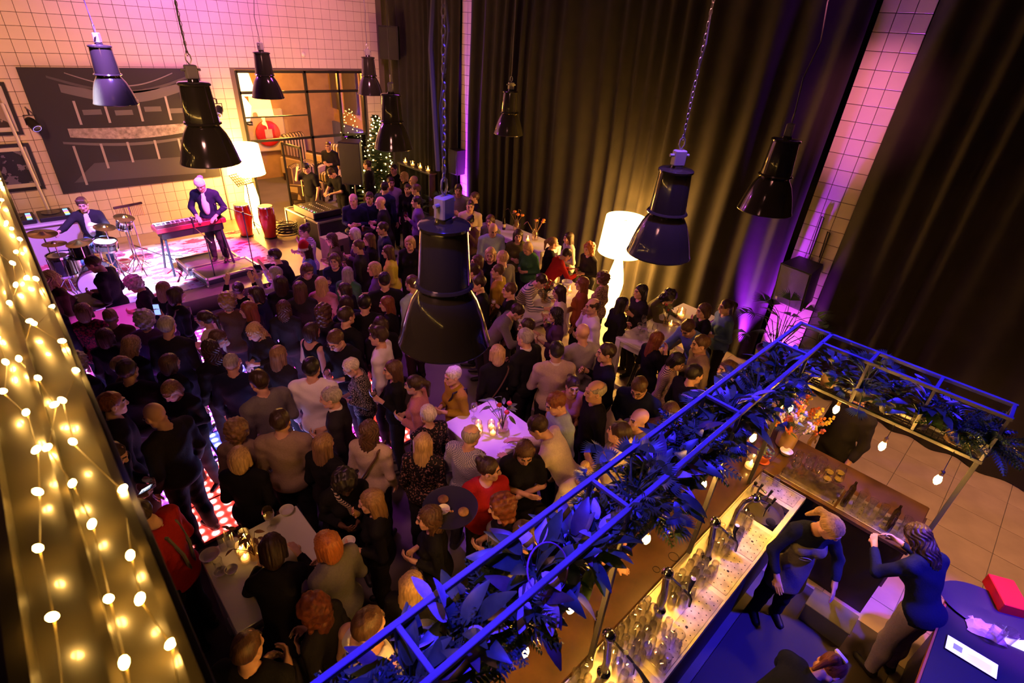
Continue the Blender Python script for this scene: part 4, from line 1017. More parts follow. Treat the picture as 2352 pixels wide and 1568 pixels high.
green = [mat('leaf_%d' % i, c, .38, var=.35, scale=14, spec=.5) for i, c in enumerate(((.055, .11, .03), (.09, .16, .05), (.03, .075, .035), (.16, .20, .07), (.10, .08, .07), (.52, .46, .46)))]
TREE = P(884, 425, .9)
tr = thing('christmas_tree', 'Christmas tree wound with warm fairy lights by the curtain', 'tree', (7.95, 13.75, 0))
obj('trunk', G().tube([(0, 0, 0), (0, 0, 2.75)], .05, 8, r2=.01), woodd, tr)
needle = mat('needles', (.03, .07, .025), .7)
g = G(); rs = random.Random(3)
for i in range(420):
    z = .45 + 2.3 * rs.random() ** 1.25; r0 = .70 * (1 - (z - .45) / 2.4) + .05; a = rs.uniform(0, 2 * PI); L = r0 * rs.uniform(.75, 1.05)
    d = Vector((math.cos(a), math.sin(a), -.12)); p0 = Vector((0, 0, z)); side = Vector((-math.sin(a), math.cos(a), 0)); w_ = .09
    for s_ in (.45, .75, 1.0):
        p = p0 + d * L * s_
        g.add([p - d * .16, p - side * w_ * (1.25 - s_ * .6) + Vector((0, 0, .015)), p + d * .07 + Vector((0, 0, .03)), p + side * w_ * (1.25 - s_ * .6) + Vector((0, 0, .015))], [(0, 1, 2, 3)])
obj('needle_branches', g, needle, tr, kind='stuff')
bulbm = mat('fairy_glow', (1, .8, .5), .5, emit=(1, .62, .18), strength=55)
bm_ = G().ball((0, 0, 0), .016, 8).mesh('fairy_bulb', True); bm_.materials.append(bulbm)
for i in range(110):
    t = i / 110; z = .55 + 2.2 * t; r0 = .70 * (1 - (z - .45) / 2.4) + .06; a = i * 2.4 + rs.uniform(-.3, .3); r1 = r0 * rs.uniform(.75, 1.02)
    obj('fairy_bulb', bm_, None, tr, (r1 * math.cos(a), r1 * math.sin(a), z))
sh = thing('shelf', 'dark wooden shelf under the curtain holding candle glasses', 'shelf', (8.74, 13.1, .3))
obj('board', G().bevel_box((-.12, -.9, 1.08), (.12, .75, 1.13), .01), woodd, sh)
for y in (-.85, .65): obj('upright', G().box((-.10, y, -.3), (.10, y + .05, 1.08)), woodd, sh)
flame = mat('candle_flame', (1, .8, .4), .5, emit=(1, .58, .16), strength=42); wax = mat('wax', (.8, .7, .5), .6, emit=(1, .5, .12), strength=1.2)
votive = glass('votive_glass', (1, .93, .80), .05, .03)
def candle(label, loc, grp, s=1.0):
    t = thing('tealight_candle', label, 'candle', loc, group=grp, scale=s)
    obj('glass_holder', G().lathe([(.034, 0), (.040, .004), (.044, .05), (.040, .085), (.037, .085), (.040, .05), (.036, .008), (0, .008)], 16, cap=False), votive, t, smooth=True)
    obj('wax', G().lathe([(.030, .009), (.030, .028), (.0, .028)], 14), wax, t)
    obj('flame', G().lathe([(.001, .028), (.009, .040), (.007, .052), (.001, .068)], 8), flame, t, smooth=True)
for i, (px, py) in enumerate(((926, 374), (945, 381), (963, 387), (985, 395))):
    q = P(px, py, 1.17); candle(['leftmost candle glass on the shelf by the tree', 'second candle glass on the shelf from the tree', 'third candle glass on the shelf from the tree', 'rightmost candle glass on the dark shelf'][i], (8.74, 12.45 + (3 - i) * .38, 1.43), 'candles on the shelf', 1.7)

# ------------------------------------------------------------------ floor lamps
lampg = mat('lamp_glow', (.95, .9, .75), .6, emit=(1, .47, .085), strength=46.0)
lampb = mat('lamp_glow_body', (.95, .9, .75), .6, emit=(1, .47, .085), strength=34.0)
def floorlamp(label, loc, s):
    t = thing('floor_lamp', label, 'lamp', loc, group='giant glowing floor lamps', scale=s)
    obj('base', G().lathe([(.26, 0), (.27, .03), (.24, .10), (.15, .14)], 32), lampb, t, smooth=True)
    obj('turned_stem', G().lathe([(.10, .13), (.12, .20), (.10, .27), (.13, .36), (.165, .60), (.17, .72), (.14, .92), (.10, 1.10), (.075, 1.22), (.09, 1.27), (.07, 1.32), (.03, 1.42)], 32), lampb, t, smooth=True)
    obj('shade', G().lathe([(.445, 1.36), (.44, 1.37), (.385, 2.06), (.38, 2.07)], 40, cap=False), lampg, t, smooth=True)
    obj('shade_frame', G().tube([(-.38, 0, 2.0), (.38, 0, 2.0)], .008, 6).tube([(0, -.38, 2.0), (0, .38, 2.0)], .008, 6).tube([(0, 0, 1.4), (0, 0, 2.0)], .02, 8), white, t)
floorlamp('giant glowing white floor lamp in front of the curtain', (8.42, 5.50, 0), 1.0)
q = P(592, 505, .35)
floorlamp('giant glowing white floor lamp on the stage behind the congas', (4.33, 13.75, .3), .95)

# ------------------------------------------------------------------ pendants
enam = mat('enamel_dark', (.035, .033, .022), .14, coat=.8); enin = mat('enamel_inside', (.45, .43, .40), .4); boxm = mat('box_grey', (.34, .33, .34), .5); galv = mat('galvanised', (.4, .4, .4), .4, .8)
pend = [('largest and nearest dark pendant lamp hanging over the crowd centre', 1.65, 2.21, 3.32, 0), ('dark pendant lamp right of the lit floor lamp, blue rim', 4.01, 2.23, 3.35, 0), ('pendant lamp in front of the curtain nearest the tiled pillar', 5.85, 2.12, 3.47, 1), ('blue-lit pendant lamp before the theatre print, leftmost', 1.5, 9.78, 3.70, 1), ('pendant lamp with brass-coloured box at the right end of the print', 1.58, 6.03, 3.62, 2), ('pendant lamp in front of the upper lounge glazing', 3.97, 10.63, 3.62, 1), ('small distant pendant lamp near the wall corner', 6.47, 11.36, 3.54, 1), ('pendant lamp in front of the fairy-lit tree', 4.34, 7.05, 3.35, 3), ('distant pendant lamp alone against the curtain', 7.16, 7.58, 3.28, 3)]
shp = G().lathe([(.275, 0), (.279, .004), (.277, .012), (.268, .03), (.252, .10), (.225, .19), (.19, .28), (.155, .335), (.135, .365)], 48, cap=False)
shp.cur = 1; shp.lathe([(.135, .360), (.187, .276), (.222, .187), (.249, .098), (.266, .03), (.274, .004)], 48, cap=False); shp = shp.mesh('shade', True); shp.materials.append(enam); shp.materials.append(enin)
def mk(g, m_, nm): me = g.mesh(nm, True); me.set_sharp_from_angle(angle=.7); me.materials.append(m_); return me
col_ = mk(G().lathe([(.13, .355), (.163, .365), (.172, .375), (.163, .388), (.13, .395)], 40), enam, 'collar')
cap_ = mk(G().lathe([(.152, .39), (.150, .42), (.130, .70), (.126, .715)], 40, cap=False), enam, 'housing')
lid_ = mk(G().lathe([(.128, .705), (.143, .710), (.144, .725), (.131, .735), (.05, .742), (.045, .76), (0, .76)], 40), enam, 'lid')
box_ = mk(G().bevel_box((-.05, -.035, .76), (.05, .035, .88), .008).tube([(.05, 0, .84), (.085, 0, .84)], .012, 8).tube([(-.05, 0, .84), (-.085, 0, .84)], .012, 8), boxm, 'junction_box')
hook_ = mk(G().tube([(.0, 0, .88), (-.025, 0, .92), (-.02, 0, .96), (0, 0, .98), (.02, 0, .96), (.025, 0, .92), (0, 0, .88)], .006, 6), galv, 'hook')
scr_ = mk(G().lathe([(.0105, 0), (.011, .012), (.004, .018)], 8), mat('brass', (.7, .5, .2), .3, 1), 'screw')
blb_ = mk(G().ball((0, 0, .25), .06, 16, (1, 1, 1.4)), mat('bulb_off', (.6, .6, .58), .2), 'bulb')
for i, (lab, x, y, z, kk) in enumerate(pend):
    t = thing('pendant_lamp', lab, 'lamp', (x, y, z + .03), [.3, -.5, .2, 1.1, .1, .7, 0, .9, -.3][i], 'dark enamel pendant lamps')
    for nm, me in (('shade', shp), ('collar', col_), ('housing', cap_), ('lid', lid_), ('junction_box', box_), ('hook', hook_), ('bulb', blb_)): obj(nm, me, None, t)
    for k in range(6): a = k * PI / 3; obj('screw', scr_, None, t, (.142 * math.cos(a), .142 * math.sin(a), .367), (0, PI / 2, a))
    ro = t.rotation_euler.z; top = 6.87 - z
    z = z
    sway = .03 if kk != 3 else .0
    cb = [(0, 0, .98)] + [(sway * math.sin(u * 3.1), sway * math.sin(u * 2.3), .98 + (top - .98) * u / 8) for u in range(1, 9)]
    if kk in (0, 2, 1):        # chain of links
        n = 0; zz = .96; ch_ = G()
        while zz < top - .03:
            r_ = .011; pts = [(r_ * math.cos(a) if n % 2 == 0 else 0, r_ * math.cos(a) if n % 2 else 0, zz + .018 + .024 * math.sin(a)) for a in [2 * PI * k / 8 for k in range(9)]]
            if kk == 2 or i < 2: ch_.tube(pts, .0032, 4)
            zz += .038; n += 1
        if kk == 2 or i < 2: obj('chain', ch_, galv, t, kind='stuff')
    obj('cable', G().tube(cb, .0065, 6), mat('cable_grey', (.10, .09, .10), .5), t)
obj('wire_bundle', G().tube([(1.62, 2.22, 4.36), (1.60, 2.24, 4.9), (1.63, 2.2, 5.6), (1.61, 2.22, 6.9)], .012, 6), mat('cable_grey'), None, label='slack power cable running up beside the largest pendant chain', cat='cable')

# ------------------------------------------------------------------ tables
TABLES = []
def table(label, x0, x1, y0, y1, z=1.08, m_=None):
    TABLES.append((x0, x1, y0, y1))
    t = thing('bar_table', label, 'table', ((x0 + x1) / 2, (y0 + y1) / 2, 0), group='white standing tables'); a, b = (x1 - x0) / 2, (y1 - y0) / 2; m_ = m_ or white
    obj('tabletop', G().bevel_box((-a, -b, z - .045), (a, b, z), .006), m_, t)
    for x in (-a + .045, a - .045):
        for y in (-b + .045, b - .045): obj('leg', G().box((x - .04, y - .04, 0), (x + .04, y + .04, z - .045)), m_, t)
    for y in (-b + .045, b - .045): obj('apron_rail', G().box((-a + .085, y - .015, z - .14), (a - .085, y + .015, z - .045)), m_, t)
    for x in (-a + .045, a - .045):
        obj('apron_rail', G().box((x - .015, -b + .085, z - .14), (x + .015, b - .085, z - .045)), m_, t); obj('foot_rail', G().box((x - .02, -b + .085, .18), (x + .02, b - .085, .26)), m_, t)
    return t
ZT = 1.08
table('white square standing table at the lower left with candles and cups', .2, 1.03, 2.80, 3.68)
table('violet-lit white standing table in the middle with candles and posy', 2.79, 3.55, 2.95, 3.77)
table('white standing table before the purple curtain with wine glasses', 6.05, 8.0, 3.10, 3.76)
table('white standing table lit by the floor lamp, guests around it', 5.15, 7.05, 4.86, 5.5)
table('white standing table along the curtain with a dark bottle', 7.62, 8.28, 6.9, 9.0)
q = P(190, 752, ZT); table('magenta-lit white table among guests near the fairy lights', q.x - .1, q.x + .75, q.y - .45, q.y + .45); lamp_light('table_magenta_fill', 'SPOT', (q.x + .3, q.y - .3, 6.7), (1, .03, .6), 900, .05, (q.x + .3, q.y, 1.08), 13, .7)  # spot added to give this table its magenta light
rt = P(205, 690, 1.06); t = thing('serving_table', 'round black table with cups in front of the bass drum', 'table', (rt.x, rt.y, 0))
obj('tabletop', G().lathe([(.34, 1.03), (.36, 1.04), (.36, 1.055), (.34, 1.06)], 32), black, t, smooth=True); obj('post', G().tube([(0, 0, .03), (0, 0, 1.03)], .03, 10), steelblk, t); obj('foot', G().lathe([(.26, 0), (.26, .02), (.04, .05)], 24), steelblk, t)
q = P(825, 528, 1.06); t = thing('serving_table', 'small dark round table with beers beside the rack', 'table', (q.x, q.y, 0))
obj('tabletop', G().lathe([(.28, 1.03), (.30, 1.04), (.30, 1.055), (.28, 1.06)], 28), black, t, smooth=True); obj('post', G().tube([(0, 0, .03), (0, 0, 1.03)], .03, 10), steelblk, t); obj('foot', G().lathe([(.26, 0), (.26, .02), (.04, .05)], 24), steelblk, t)
BEERT = q
def stool(label, loc, rz):
    t = thing('bar_stool', label, 'stool', loc, rz, 'black bar stools under a table')
    obj('seat', G().lathe([(.16, .72), (.18, .74), (.18, .77), (.16, .785)], 24), black, t, smooth=True)
    for k in range(4): a = k * PI / 2 + PI / 4; obj('leg', G().tube([(.11 * math.cos(a), .11 * math.sin(a), .72), (.24 * math.cos(a), .24 * math.sin(a), 0)], .018, 8), steelblk, t)
    for k in range(4): a = k * PI / 2 + PI / 4; c_ = (k + 1) * PI / 2 + PI / 4; obj('rung', G().tube([(.20 * math.cos(a), .20 * math.sin(a), .26), (.20 * math.cos(c_), .20 * math.sin(c_), .26)], .011, 6), steelblk, t)
stool('black bar stool under the table before the purple curtain, front one', (6.45, 3.42, 0), .3); stool('black bar stool under the table before the purple curtain, rear one', (7.0, 3.45, 0), .9)

# ---- tableware
wineP = [(.034, 0), (.034, .003), (.006, .008), (.0045, .08), (.012, .09), (.034, .115), (.041, .145), (.038, .185), (.033, .205), (.031, .205), (.036, .185), (.039, .145), (.032, .117), (0, .10)]
wine = mk(G().lathe(wineP, 16, cap=False), clear, 'wine_glass'); tumb = mk(G().lathe([(.028, 0), (.036, .11), (.034, .11), (.026, .006), (0, .006)], 14, cap=False), clear, 'tumbler')
tall_ = mk(G().lathe([(.026, 0), (.031, .15), (.029, .15), (.024, .006), (0, .006)], 14, cap=False), clear, 'tall_glass')
wliq = mk(G().lathe([(.0, .102), (.031, .118), (.037, .14), (0, .14)], 14, cap=False), mat('white_wine', (.55, .42, .10), .1, trans=.6), 'wine'); rliq = mk(G().lathe([(.0, .102), (.031, .118), (.037, .14), (0, .14)], 14, cap=False), mat('red_wine', (.12, .005, .01), .1), 'wine')
bliq = mk(G().lathe([(.025, .008), (.029, .10), (0, .10)], 14), mat('beer', (.5, .22, .02), .15, trans=.5), 'beer'); foam = mk(G().lathe([(.029, .10), (.030, .118), (0, .12)], 14), mat('foam', (.85, .8, .7), .8), 'foam')
def glassware(kind, label, loc, grp=None, fill=None, rot=(0, 0, 0), s=1.0):
    me = dict(wine=wine, tumbler=tumb, tall=tall_)[kind]
    o = obj(dict(wine='wine_glass', tumbler='tumbler', tall='tall_glass')[kind], me, None, None, loc, rot, scale=s, label=label, cat='glass', group=grp)
    if fill == 'white': obj('wine', wliq, None, o)
    if fill == 'red': obj('wine', rliq, None, o)
    if fill == 'beer': obj('beer', bliq, None, o); obj('foam', foam, None, o)
    return o
bowlm = mk(G().lathe([(.028, 0), (.045, .012), (.062, .045), (.064, .05), (.058, .048), (.042, .016), (0, .010)], 20, cap=False), mat('ceramic_white', (.72, .70, .66), .3), 'bowl')
def bowl(label, loc, s=1.0): return obj('bowl', bowlm, None, None, loc, scale=s, label=label, cat='bowl')
tin = random.Random(11)
def posy(label, loc, flower, s=1.0, n=12, dry=False, grp='small flower vases on tables'):
    t = thing('flower_vase', label, 'vase', loc, RND.uniform(0, 6), grp, scale=s)
    obj('vase', G().lathe([(.036, 0), (.042, .02), (.042, .09), (.026, .12), (.03, .135), (.026, .135), (.024, .12), (.036, .09), (.036, .01), (0, .01)], 16, cap=False), votive, t, smooth=True)
    for i in range(n):
        a, e = tin.uniform(0, 6.28), tin.uniform(.15, .75); L = tin.uniform(.10, .2); p1 = Vector((math.cos(a) * math.sin(e), math.sin(a) * math.sin(e), math.cos(e))) * L + Vector((0, 0, .11))
        obj('stem', G().tube([(0, 0, .02), (p1.x * .3, p1.y * .3, .12), p1], .0022, 4), green[2] if not dry else mat('dry_stem', (.24, .14, .06), .8), t)
        if i < 3 and flower: obj('flower', G().ball(p1, .022, 8, (1, 1, .7)), flower, t, smooth=True)
        else: obj('leaf', LEAFS if not dry else LEAFD, None, t, p1, (tin.uniform(-.6, .6), tin.uniform(-.6, .6), a - PI / 2))
    return t
LEAFS = leafmesh('leaf', .075, .016, 4, .2, .3, [green[1]]); LEAFD = leafmesh('leaf', .06, .014, 4, .2, .3, [mat('dry_leaf', (.30, .16, .06), .8)])
redf = mat('petal_red', (.6, .06, .03), .6); orf = mat('petal_orange', (.75, .25, .04), .6); whf = mat('petal_white', (.75, .70, .68), .6)
# lower-left table
def on(px, py, z=ZT): q = P(px, py, z); return (q.x, q.y, z)
for i, (px, py) in enumerate(((563, 1238), (572, 1258), (555, 1268), (565, 1285))): candle(['farthest of four candle glasses on the lower left table', 'candle glass nearest the dried posy on the lower left table', 'left candle glass of four on the lower left table', 'front candle glass of four on the lower left table'][i], on(px, py), 'candles on the lower left table', 1.15)
posy('dried brown posy in a small vase on the lower left table', on(587, 1280), None, 1.25, 14, True)
glassware('tall', 'tall empty glass at the far edge of the lower left table', on(532, 1253), None, s=1.15); glassware('tall', 'second tall empty glass left of the first, lower left table', on(516, 1262), None, s=1.15)
glassware('tumbler', 'short tumbler with napkin ring by the bowls, lower left table', on(505, 1305), None)
bowl('white oval dish at the left corner of the lower left table', on(485, 1283), 1.2); bowl('white tasting cup left of its twin on the lower left table', on(508, 1318), .8); bowl('white tasting cup right of its twin on the lower left table', on(533, 1313), .8)
glassware('wine', 'wine glass on the far edge of the lower left table', on(624, 1212), None, 'white', s=1.2); bowl('white dish at the far right corner of lower left table', on(660, 1178), 1.0)
candle('single candle glass half hidden by the black fluffy top', on(608, 1290), 'candles on the lower left table', 1.1)
# middle table
for i, (px, py) in enumerate(((1098, 983), (1100, 993), (1128, 982), (1132, 997))): candle(['rear left candle glass on the violet table', 'front left candle glass on the violet table', 'rear right candle glass on the violet table', 'front right candle glass on the violet table'][i], on(px, py), 'candles on the violet table', 1.1)
posy('small vase with green stems and one red flower, violet table', on(1154, 990), redf, 1.5, 14)
glassware('wine', 'empty wine glass at the left edge of the violet table', on(1088, 960), None, s=1.0)
# table before the purple curtain
for i, (px, py) in enumerate(((1465, 770), (1478, 762), (1470, 785), (1488, 778), (1500, 772), (1475, 752))): glassware('wine', 'empty wine glass in the cluster on the table before the curtain', on(px, py), 'wine glasses clustered on the curtain table', s=1.05)
posy('vase with red flower on the table before the purple curtain', on(1528, 748), redf, 1.2, 10); candle('candle in tall glass on the table before the purple curtain', on(1562, 728), 'candles on the curtain table', 1.8); candle('small candle beside the red flower vase, curtain table', on(1540, 748), 'candles on the curtain table', 1.0)
obj('napkin', G().add([(-.09, -.08, .0), (.1, -.07, .0), (.08, .09, .0), (-.07, .08, .0), (0, 0, .03)], [(0, 1, 4), (1, 2, 4), (2, 3, 4), (3, 0, 4)]), mat('paper_white', (.75, .72, .68), .8), None, on(1445, 762), label='crumpled white napkin on the curtain table corner', cat='napkin')
pl_ = obj('plate', G().lathe([(.07, 0), (.11, .012), (.10, .012), (0, .005)], 24, cap=False), mat('ceramic_brown', (.25, .12, .06), .4), None, on(1432, 752), label='brown plate at the end of the curtain table', cat='plate', smooth=True)
# lamp-lit table
for i, (px, py) in enumerate(((1268, 682), (1282, 674))): glassware('wine', ['left wine glass of two on the lamp-lit table', 'right wine glass of two on the lamp-lit table'][i], on(px, py), 'wine glasses on the lamp-lit table', 'white', s=1.3)
posy('leafy vase on the lamp-lit table beside the patterned sweater', on(1250, 695), None, 1.5, 14); bowl('wooden-coloured bowl at the end of the lamp-lit table', on(1302, 655), 1.6)
for i, (px, py) in enumerate(((1298, 676), (1308, 670))): candle(['left candle on the lamp-lit table', 'right candle on the lamp-lit table'][i], on(px, py), 'candles on the lamp-lit table', 1.2)
# long table along the curtain
bt = thing('beer_bottle', 'dark beer bottle standing on the table along the curtain', 'bottle', on(1157, 527)); obj('bottle', G().lathe([(.03, 0), (.032, .01), (.032, .14), (.015, .19), (.013, .235), (.0, .236)], 16), mat('bottle_brown', (.02, .012, .006), .1), bt, smooth=True); obj('paper_label', G().lathe([(.0325, .05), (.0325, .11)], 16, cap=False), mat('label_cream', (.6, .5, .35), .6), bt); bt.scale = (1.2,) * 3
posy('tall sprig vase at the far end of the curtain-side table', on(1186, 530), orf, 2.0, 6, True); posy('sprig vase beside the candle on the curtain-side table', on(1228, 552), orf, 1.8, 7, True); candle('candle glass on the long table along the curtain', on(1212, 553), 'candle on the curtain-side table', 1.3)
for i, (px, py) in enumerate(((838, 522), (847, 530), (808, 520))): glassware('tall', ['beer glass at the right of the small dark table', 'front beer glass on the small dark table', 'beer glass at the left of the small dark table'][i], (BEERT.x + (.1, .02, -.12)[i], BEERT.y + (0, -.14, .05)[i], 1.06), 'beers on the small dark table', 'beer', s=1.2)
for i in range(4):
    a = i * 1.6; bowl(['small cup on the round black table, left', 'small cup on the round black table, rear', 'small cup on the round black table, right', 'small cup on the round black table, front'][i], (rt.x + .2 * math.cos(a + 2.6), rt.y + .2 * math.sin(a + 2.6), 1.06), .9)

# ------------------------------------------------------------------ LED dance floor
TSIZE = .6
def ledmat(name, c, st):
    mt = bpy.data.materials.new(name); mt.use_nodes = True; nt = mt.node_tree; b = nt.nodes['Principled BSDF']; b.inputs['Base Color'].default_value = (.3, .3, .3, 1); b.inputs['Roughness'].default_value = .25
    tc = nt.nodes.new('ShaderNodeTexCoord'); mp = nt.nodes.new('ShaderNodeMapping'); mp.inputs['Scale'].default_value = (8.33, 8.33, 0); mp.inputs['Location'].default_value = (.0, .0, 0)
    vo = nt.nodes.new('ShaderNodeTexVoronoi'); vo.inputs['Randomness'].default_value = 0; vo.inputs['Scale'].default_value = 1.0
    mr = nt.nodes.new('ShaderNodeMapRange'); mr.inputs[1].default_value = .12; mr.inputs[2].default_value = .55; mr.inputs[3].default_value = st * 1.6; mr.inputs[4].default_value = st * .28
    m2 = nt.nodes.new('ShaderNodeMapRange'); m2.inputs[1].default_value = .08; m2.inputs[2].default_value = .4; m2.inputs[3].default_value = 1; m2.inputs[4].default_value = 0
    cm = nt.nodes.new('ShaderNodeMix'); cm.data_type = 'RGBA'; cm.inputs[6].default_value = (*c, 1); cm.inputs[7].default_value = (*[.35 + .65 * q for q in c], 1)
    nt.links.new(vo.outputs['Distance'], m2.inputs[0]); nt.links.new(m2.outputs[0], cm.inputs[0]); nt.links.new(cm.outputs[2], b.inputs['Emission Color'])
    nt.links.new(tc.outputs['Object'], mp.inputs[0]); nt.links.new(mp.outputs[0], vo.inputs['Vector']); nt.links.new(vo.outputs['Distance'], mr.inputs[0]); nt.links.new(mr.outputs[0], b.inputs['Emission Strength'])
    return mt
LED = {'r': ledmat('led_red', (1, .03, .02), LEDK), 'm': ledmat('led_magenta', (1, .03, .55), LEDK), 'p': ledmat('led_violet', (.35, .06, 1), LEDK), 'b': ledmat('led_blue', (.06, .08, 1), LEDK), 'w': ledmat('led_ice', (.30, .30, 1), LEDK * 1.6)}
df = thing('dance_floor', 'LED-lit dance floor of red, violet and blue glowing tiles', 'dance floor', (0, 0, .0))
lp = G().bevel_box((-.285, -.285, 0), (.285, .285, .03), .004).mesh('glowing_tile'); lp.materials.append(None)
pat = ['rrwbmr', 'prwwmr', 'ppbwmr', 'mppmmr', 'bpmpmp', 'pbmbpm', 'mpmmpm', 'mmpmrm']
obj('frame', G().box((-.33 - .0, 4.75, 0), (3.33, 9.6, .026)), black, df)
for j, row in enumerate(pat):
    for i, c in enumerate(row):
        o = obj('glowing_tile', lp, None, df, (i * .6, 5.08 + j * .6, .004)); o.material_slots[0].link = 'OBJECT'; o.material_slots[0].material = LED[c]

# ------------------------------------------------------------------ bar
steel = mat('brushed_steel', (.60, .57, .52), .42, 1.0, var=.12, scale=9)
steel2 = mat('worn_steel', (.46, .42, .37), .44, 1.0, var=.25, scale=14)
epoxy = mat('counter_lacquer', (.075, .038, .016), .30, var=.5, scale=3.2, coat=.5, spec=.7)
CZ = 1.08
bar = thing('bar_counter', 'L-shaped glossy dark wooden bar counter under the plants', 'bar', (0, 0, 0))
obj('front_panel', G().box((-1.2, 1.16, 0), (5.75, 1.28, CZ - .05)), woodd, bar)
obj('end_panel', G().box((5.62, -.42, 0), (5.72, 1.28, CZ - .05)), woodd, bar)
obj('worktop', G().bevel_box((-1.3, .985, CZ - .05), (5.85, 1.40, CZ), .008), epoxy, bar)
obj('worktop_return', G().bevel_box((5.02, -.40, CZ - .05), (5.85, .985, CZ), .008), epoxy, bar)
obj('back_cabinet', G().box((-1.2, .56, 0), (5.0, .98, CZ - .09)), mat('cabinet_dark', (.03, .022, .018), .6), bar)
obj('return_cabinet', G().box((5.10, -.36, 0), (5.60, .9, CZ - .06)), mat('cabinet_dark'), bar)
sk = thing('steel_worktop', 'long stainless steel draining worktop with sink and perforated trays', 'worktop', (0, 0, 0))
SX0, SX1, SY0, SY1, SZ = -.6, 4.98, .51, .98, CZ - .02
# slab pieces leave a hole for the sink
kx0, kx1, ky0, ky1 = 4.28, 4.68, .56, .88
obj('slab', G().box((SX0, SY0, SZ - .06), (kx0, SY1, SZ)).box((kx1, SY0, SZ - .06), (SX1, SY1, SZ)).box((kx0, SY0, SZ - .06), (kx1, ky0, SZ)).box((kx0, ky1, SZ - .06), (kx1, SY1, SZ)), steel, sk)
for y in (SY0, SY1 - .012): obj('lip', G().box((SX0, y, SZ), (SX1, y + .012, SZ + .012)), steel, sk)
obj('lip', G().box((SX1 - .012, SY0, SZ), (SX1, SY1, SZ + .012)), steel, sk)
obj('sink_bowl', G().lathe([(.21, 0), (.205, -.01), (.19, -.13), (.15, -.16), (0, -.165)], 28, M=T((kx0 + kx1) / 2, (ky0 + ky1) / 2, SZ + .004) @ Matrix.Diagonal((.98, .80, 1, 1)), cap=False), steel2, sk, smooth=True)
obj('sink_water', G().lathe([(.185, 0), (0, 0)], 28, M=T((kx0 + kx1) / 2, (ky0 + ky1) / 2, SZ - .10) @ Matrix.Diagonal((.98, .80, 1, 1)), cap=False), glass('water', (.55, .38, .2), .05, .0), sk)
obj('scrubber', G().ball((4.36, .62, SZ + .02), .045, 12, (1, 1, .8)), mat('bristle', (.02, .02, .018), .9, bump=1, scale=200), sk)
hole = G().lathe([(.0055, 0), (0, .0002)], 8).mesh('hole'); hole.materials.append(mat('hole_dark', (.01, .01, .01), .8))
for (x0, x1, y0, y1) in ((4.74, 4.95, .55, .94), (3.80, 4.22, .535, .74), (3.30, 3.77, .535, .74), (2.36, 3.25, .53, .70), (1.45, 2.30, .53, .70)):
    tr_ = obj('drip_tray', G().bevel_box((x0, y0, SZ), (x1, y1, SZ + .006), .002), steel2, sk)
    nx, ny = int((x1 - x0) / .062), int((y1 - y0) / .05)
    for i in range(nx):
        for j in range(ny): obj('hole', hole, None, tr_, (x0 + .035 + i * .062 + (.03 if j % 2 else 0) * (i < nx - 1), y0 + .03 + j * .05, SZ + .0063))
    obj('drain', G().lathe([(.012, 0), (0, .0004)], 10), mat('hole_dark'), tr_, ((x0 + x1) / 2, (y0 + y1) / 2, SZ + .0064))
# beer taps
def tap(label, loc, rz, lever, round_=True):
    t = thing('beer_tap', label, 'tap', loc, rz, 'chrome beer taps')
    obj('foot', G().lathe([(.05, 0), (.05, .012), (.03, .03)], 20), chrome, t, smooth=True)
    obj('column', G().tube([(0, 0, .02), (0, .0, .16), (0, .02, .30), (0, .035, .40)], .026, 14), chrome, t, smooth=True)
    obj('head', G().ball((0, .035, .43), .05, 18), chrome, t, smooth=True)
    a = obj('arm', G().tube([(0, .03, .42), (0, -.10, .40), (0, -.17, .385)], .013, 10).lathe([(.018, -.02), (.018, .02)], 12, c=(0, -.11, .40)), chrome, t, smooth=True)
    obj('spout', G().tube([(0, -.17, .39), (0, -.19, .36), (0, -.195, .28)], .010, 10), chrome, a, smooth=True)
    obj('lever', G().tube([(0, -.16, .39), lever[0], lever[1]], lambda u: .007 + .014 * u, 12), mat('tap_lever', (.012, .014, .05), .25), t, smooth=True)
    obj('badge', G().lathe([(.018, 0), (0, .002)], 14, M=T(*lever[1]) @ T(0, 0, .008)), mat('badge_light', (.6, .65, .8), .4), t)
tap('nearest chrome beer tap with its lever pulled down', (2.04, .84, SZ), 0.0, ((0, -.24, .36), (0, -.33, .30)))
tap('second chrome beer tap with upright dark lever', (2.77, .84, SZ), 0.0, ((.01, -.15, .45), (.02, -.15, .54)))
tc_ = bpy.data.curves.new('badge_text', 'FONT'); tc_.body = '0.0'; tc_.size = .022; tc_.align_x = 'CENTER'; tc_.align_y = 'CENTER'; tc_.extrude = .0004
to_ = bpy.data.objects.new('badge_text', tc_); COL.objects.link(to_); bpy.context.view_layer.update(); tm = bpy.data.meshes.new_from_object(to_.evaluated_get(bpy.context.evaluated_depsgraph_get())); bpy.data.objects.remove(to_); tm.materials.clear(); tm.materials.append(mat('text_dark', (.02, .02, .1), .5))
t2 = [o for o in bpy.data.objects if o.name.startswith('beer_tap')][-1]; obj('badge_text', tm, None, t2, (.02, -.15, .5508))
tap('third chrome beer tap with short dark lever', (3.52, .84, SZ), 0.0, ((.01, -.13, .45), (.02, -.13, .52)))
tp = thing('soda_tap', 'multi-spout chrome tap beside the sink with four levers', 'tap', (4.05, .86, SZ), -.1)
obj('column', G().tube([(0, 0, 0), (.0, .0, .2), (.02, -.02, .32), (.06, -.06, .38)], .022, 14), chrome, tp, smooth=True); obj('head', G().ball((.08, -.08, .39), .045, 14, (1.3, 1, .7)), chrome, tp, smooth=True)
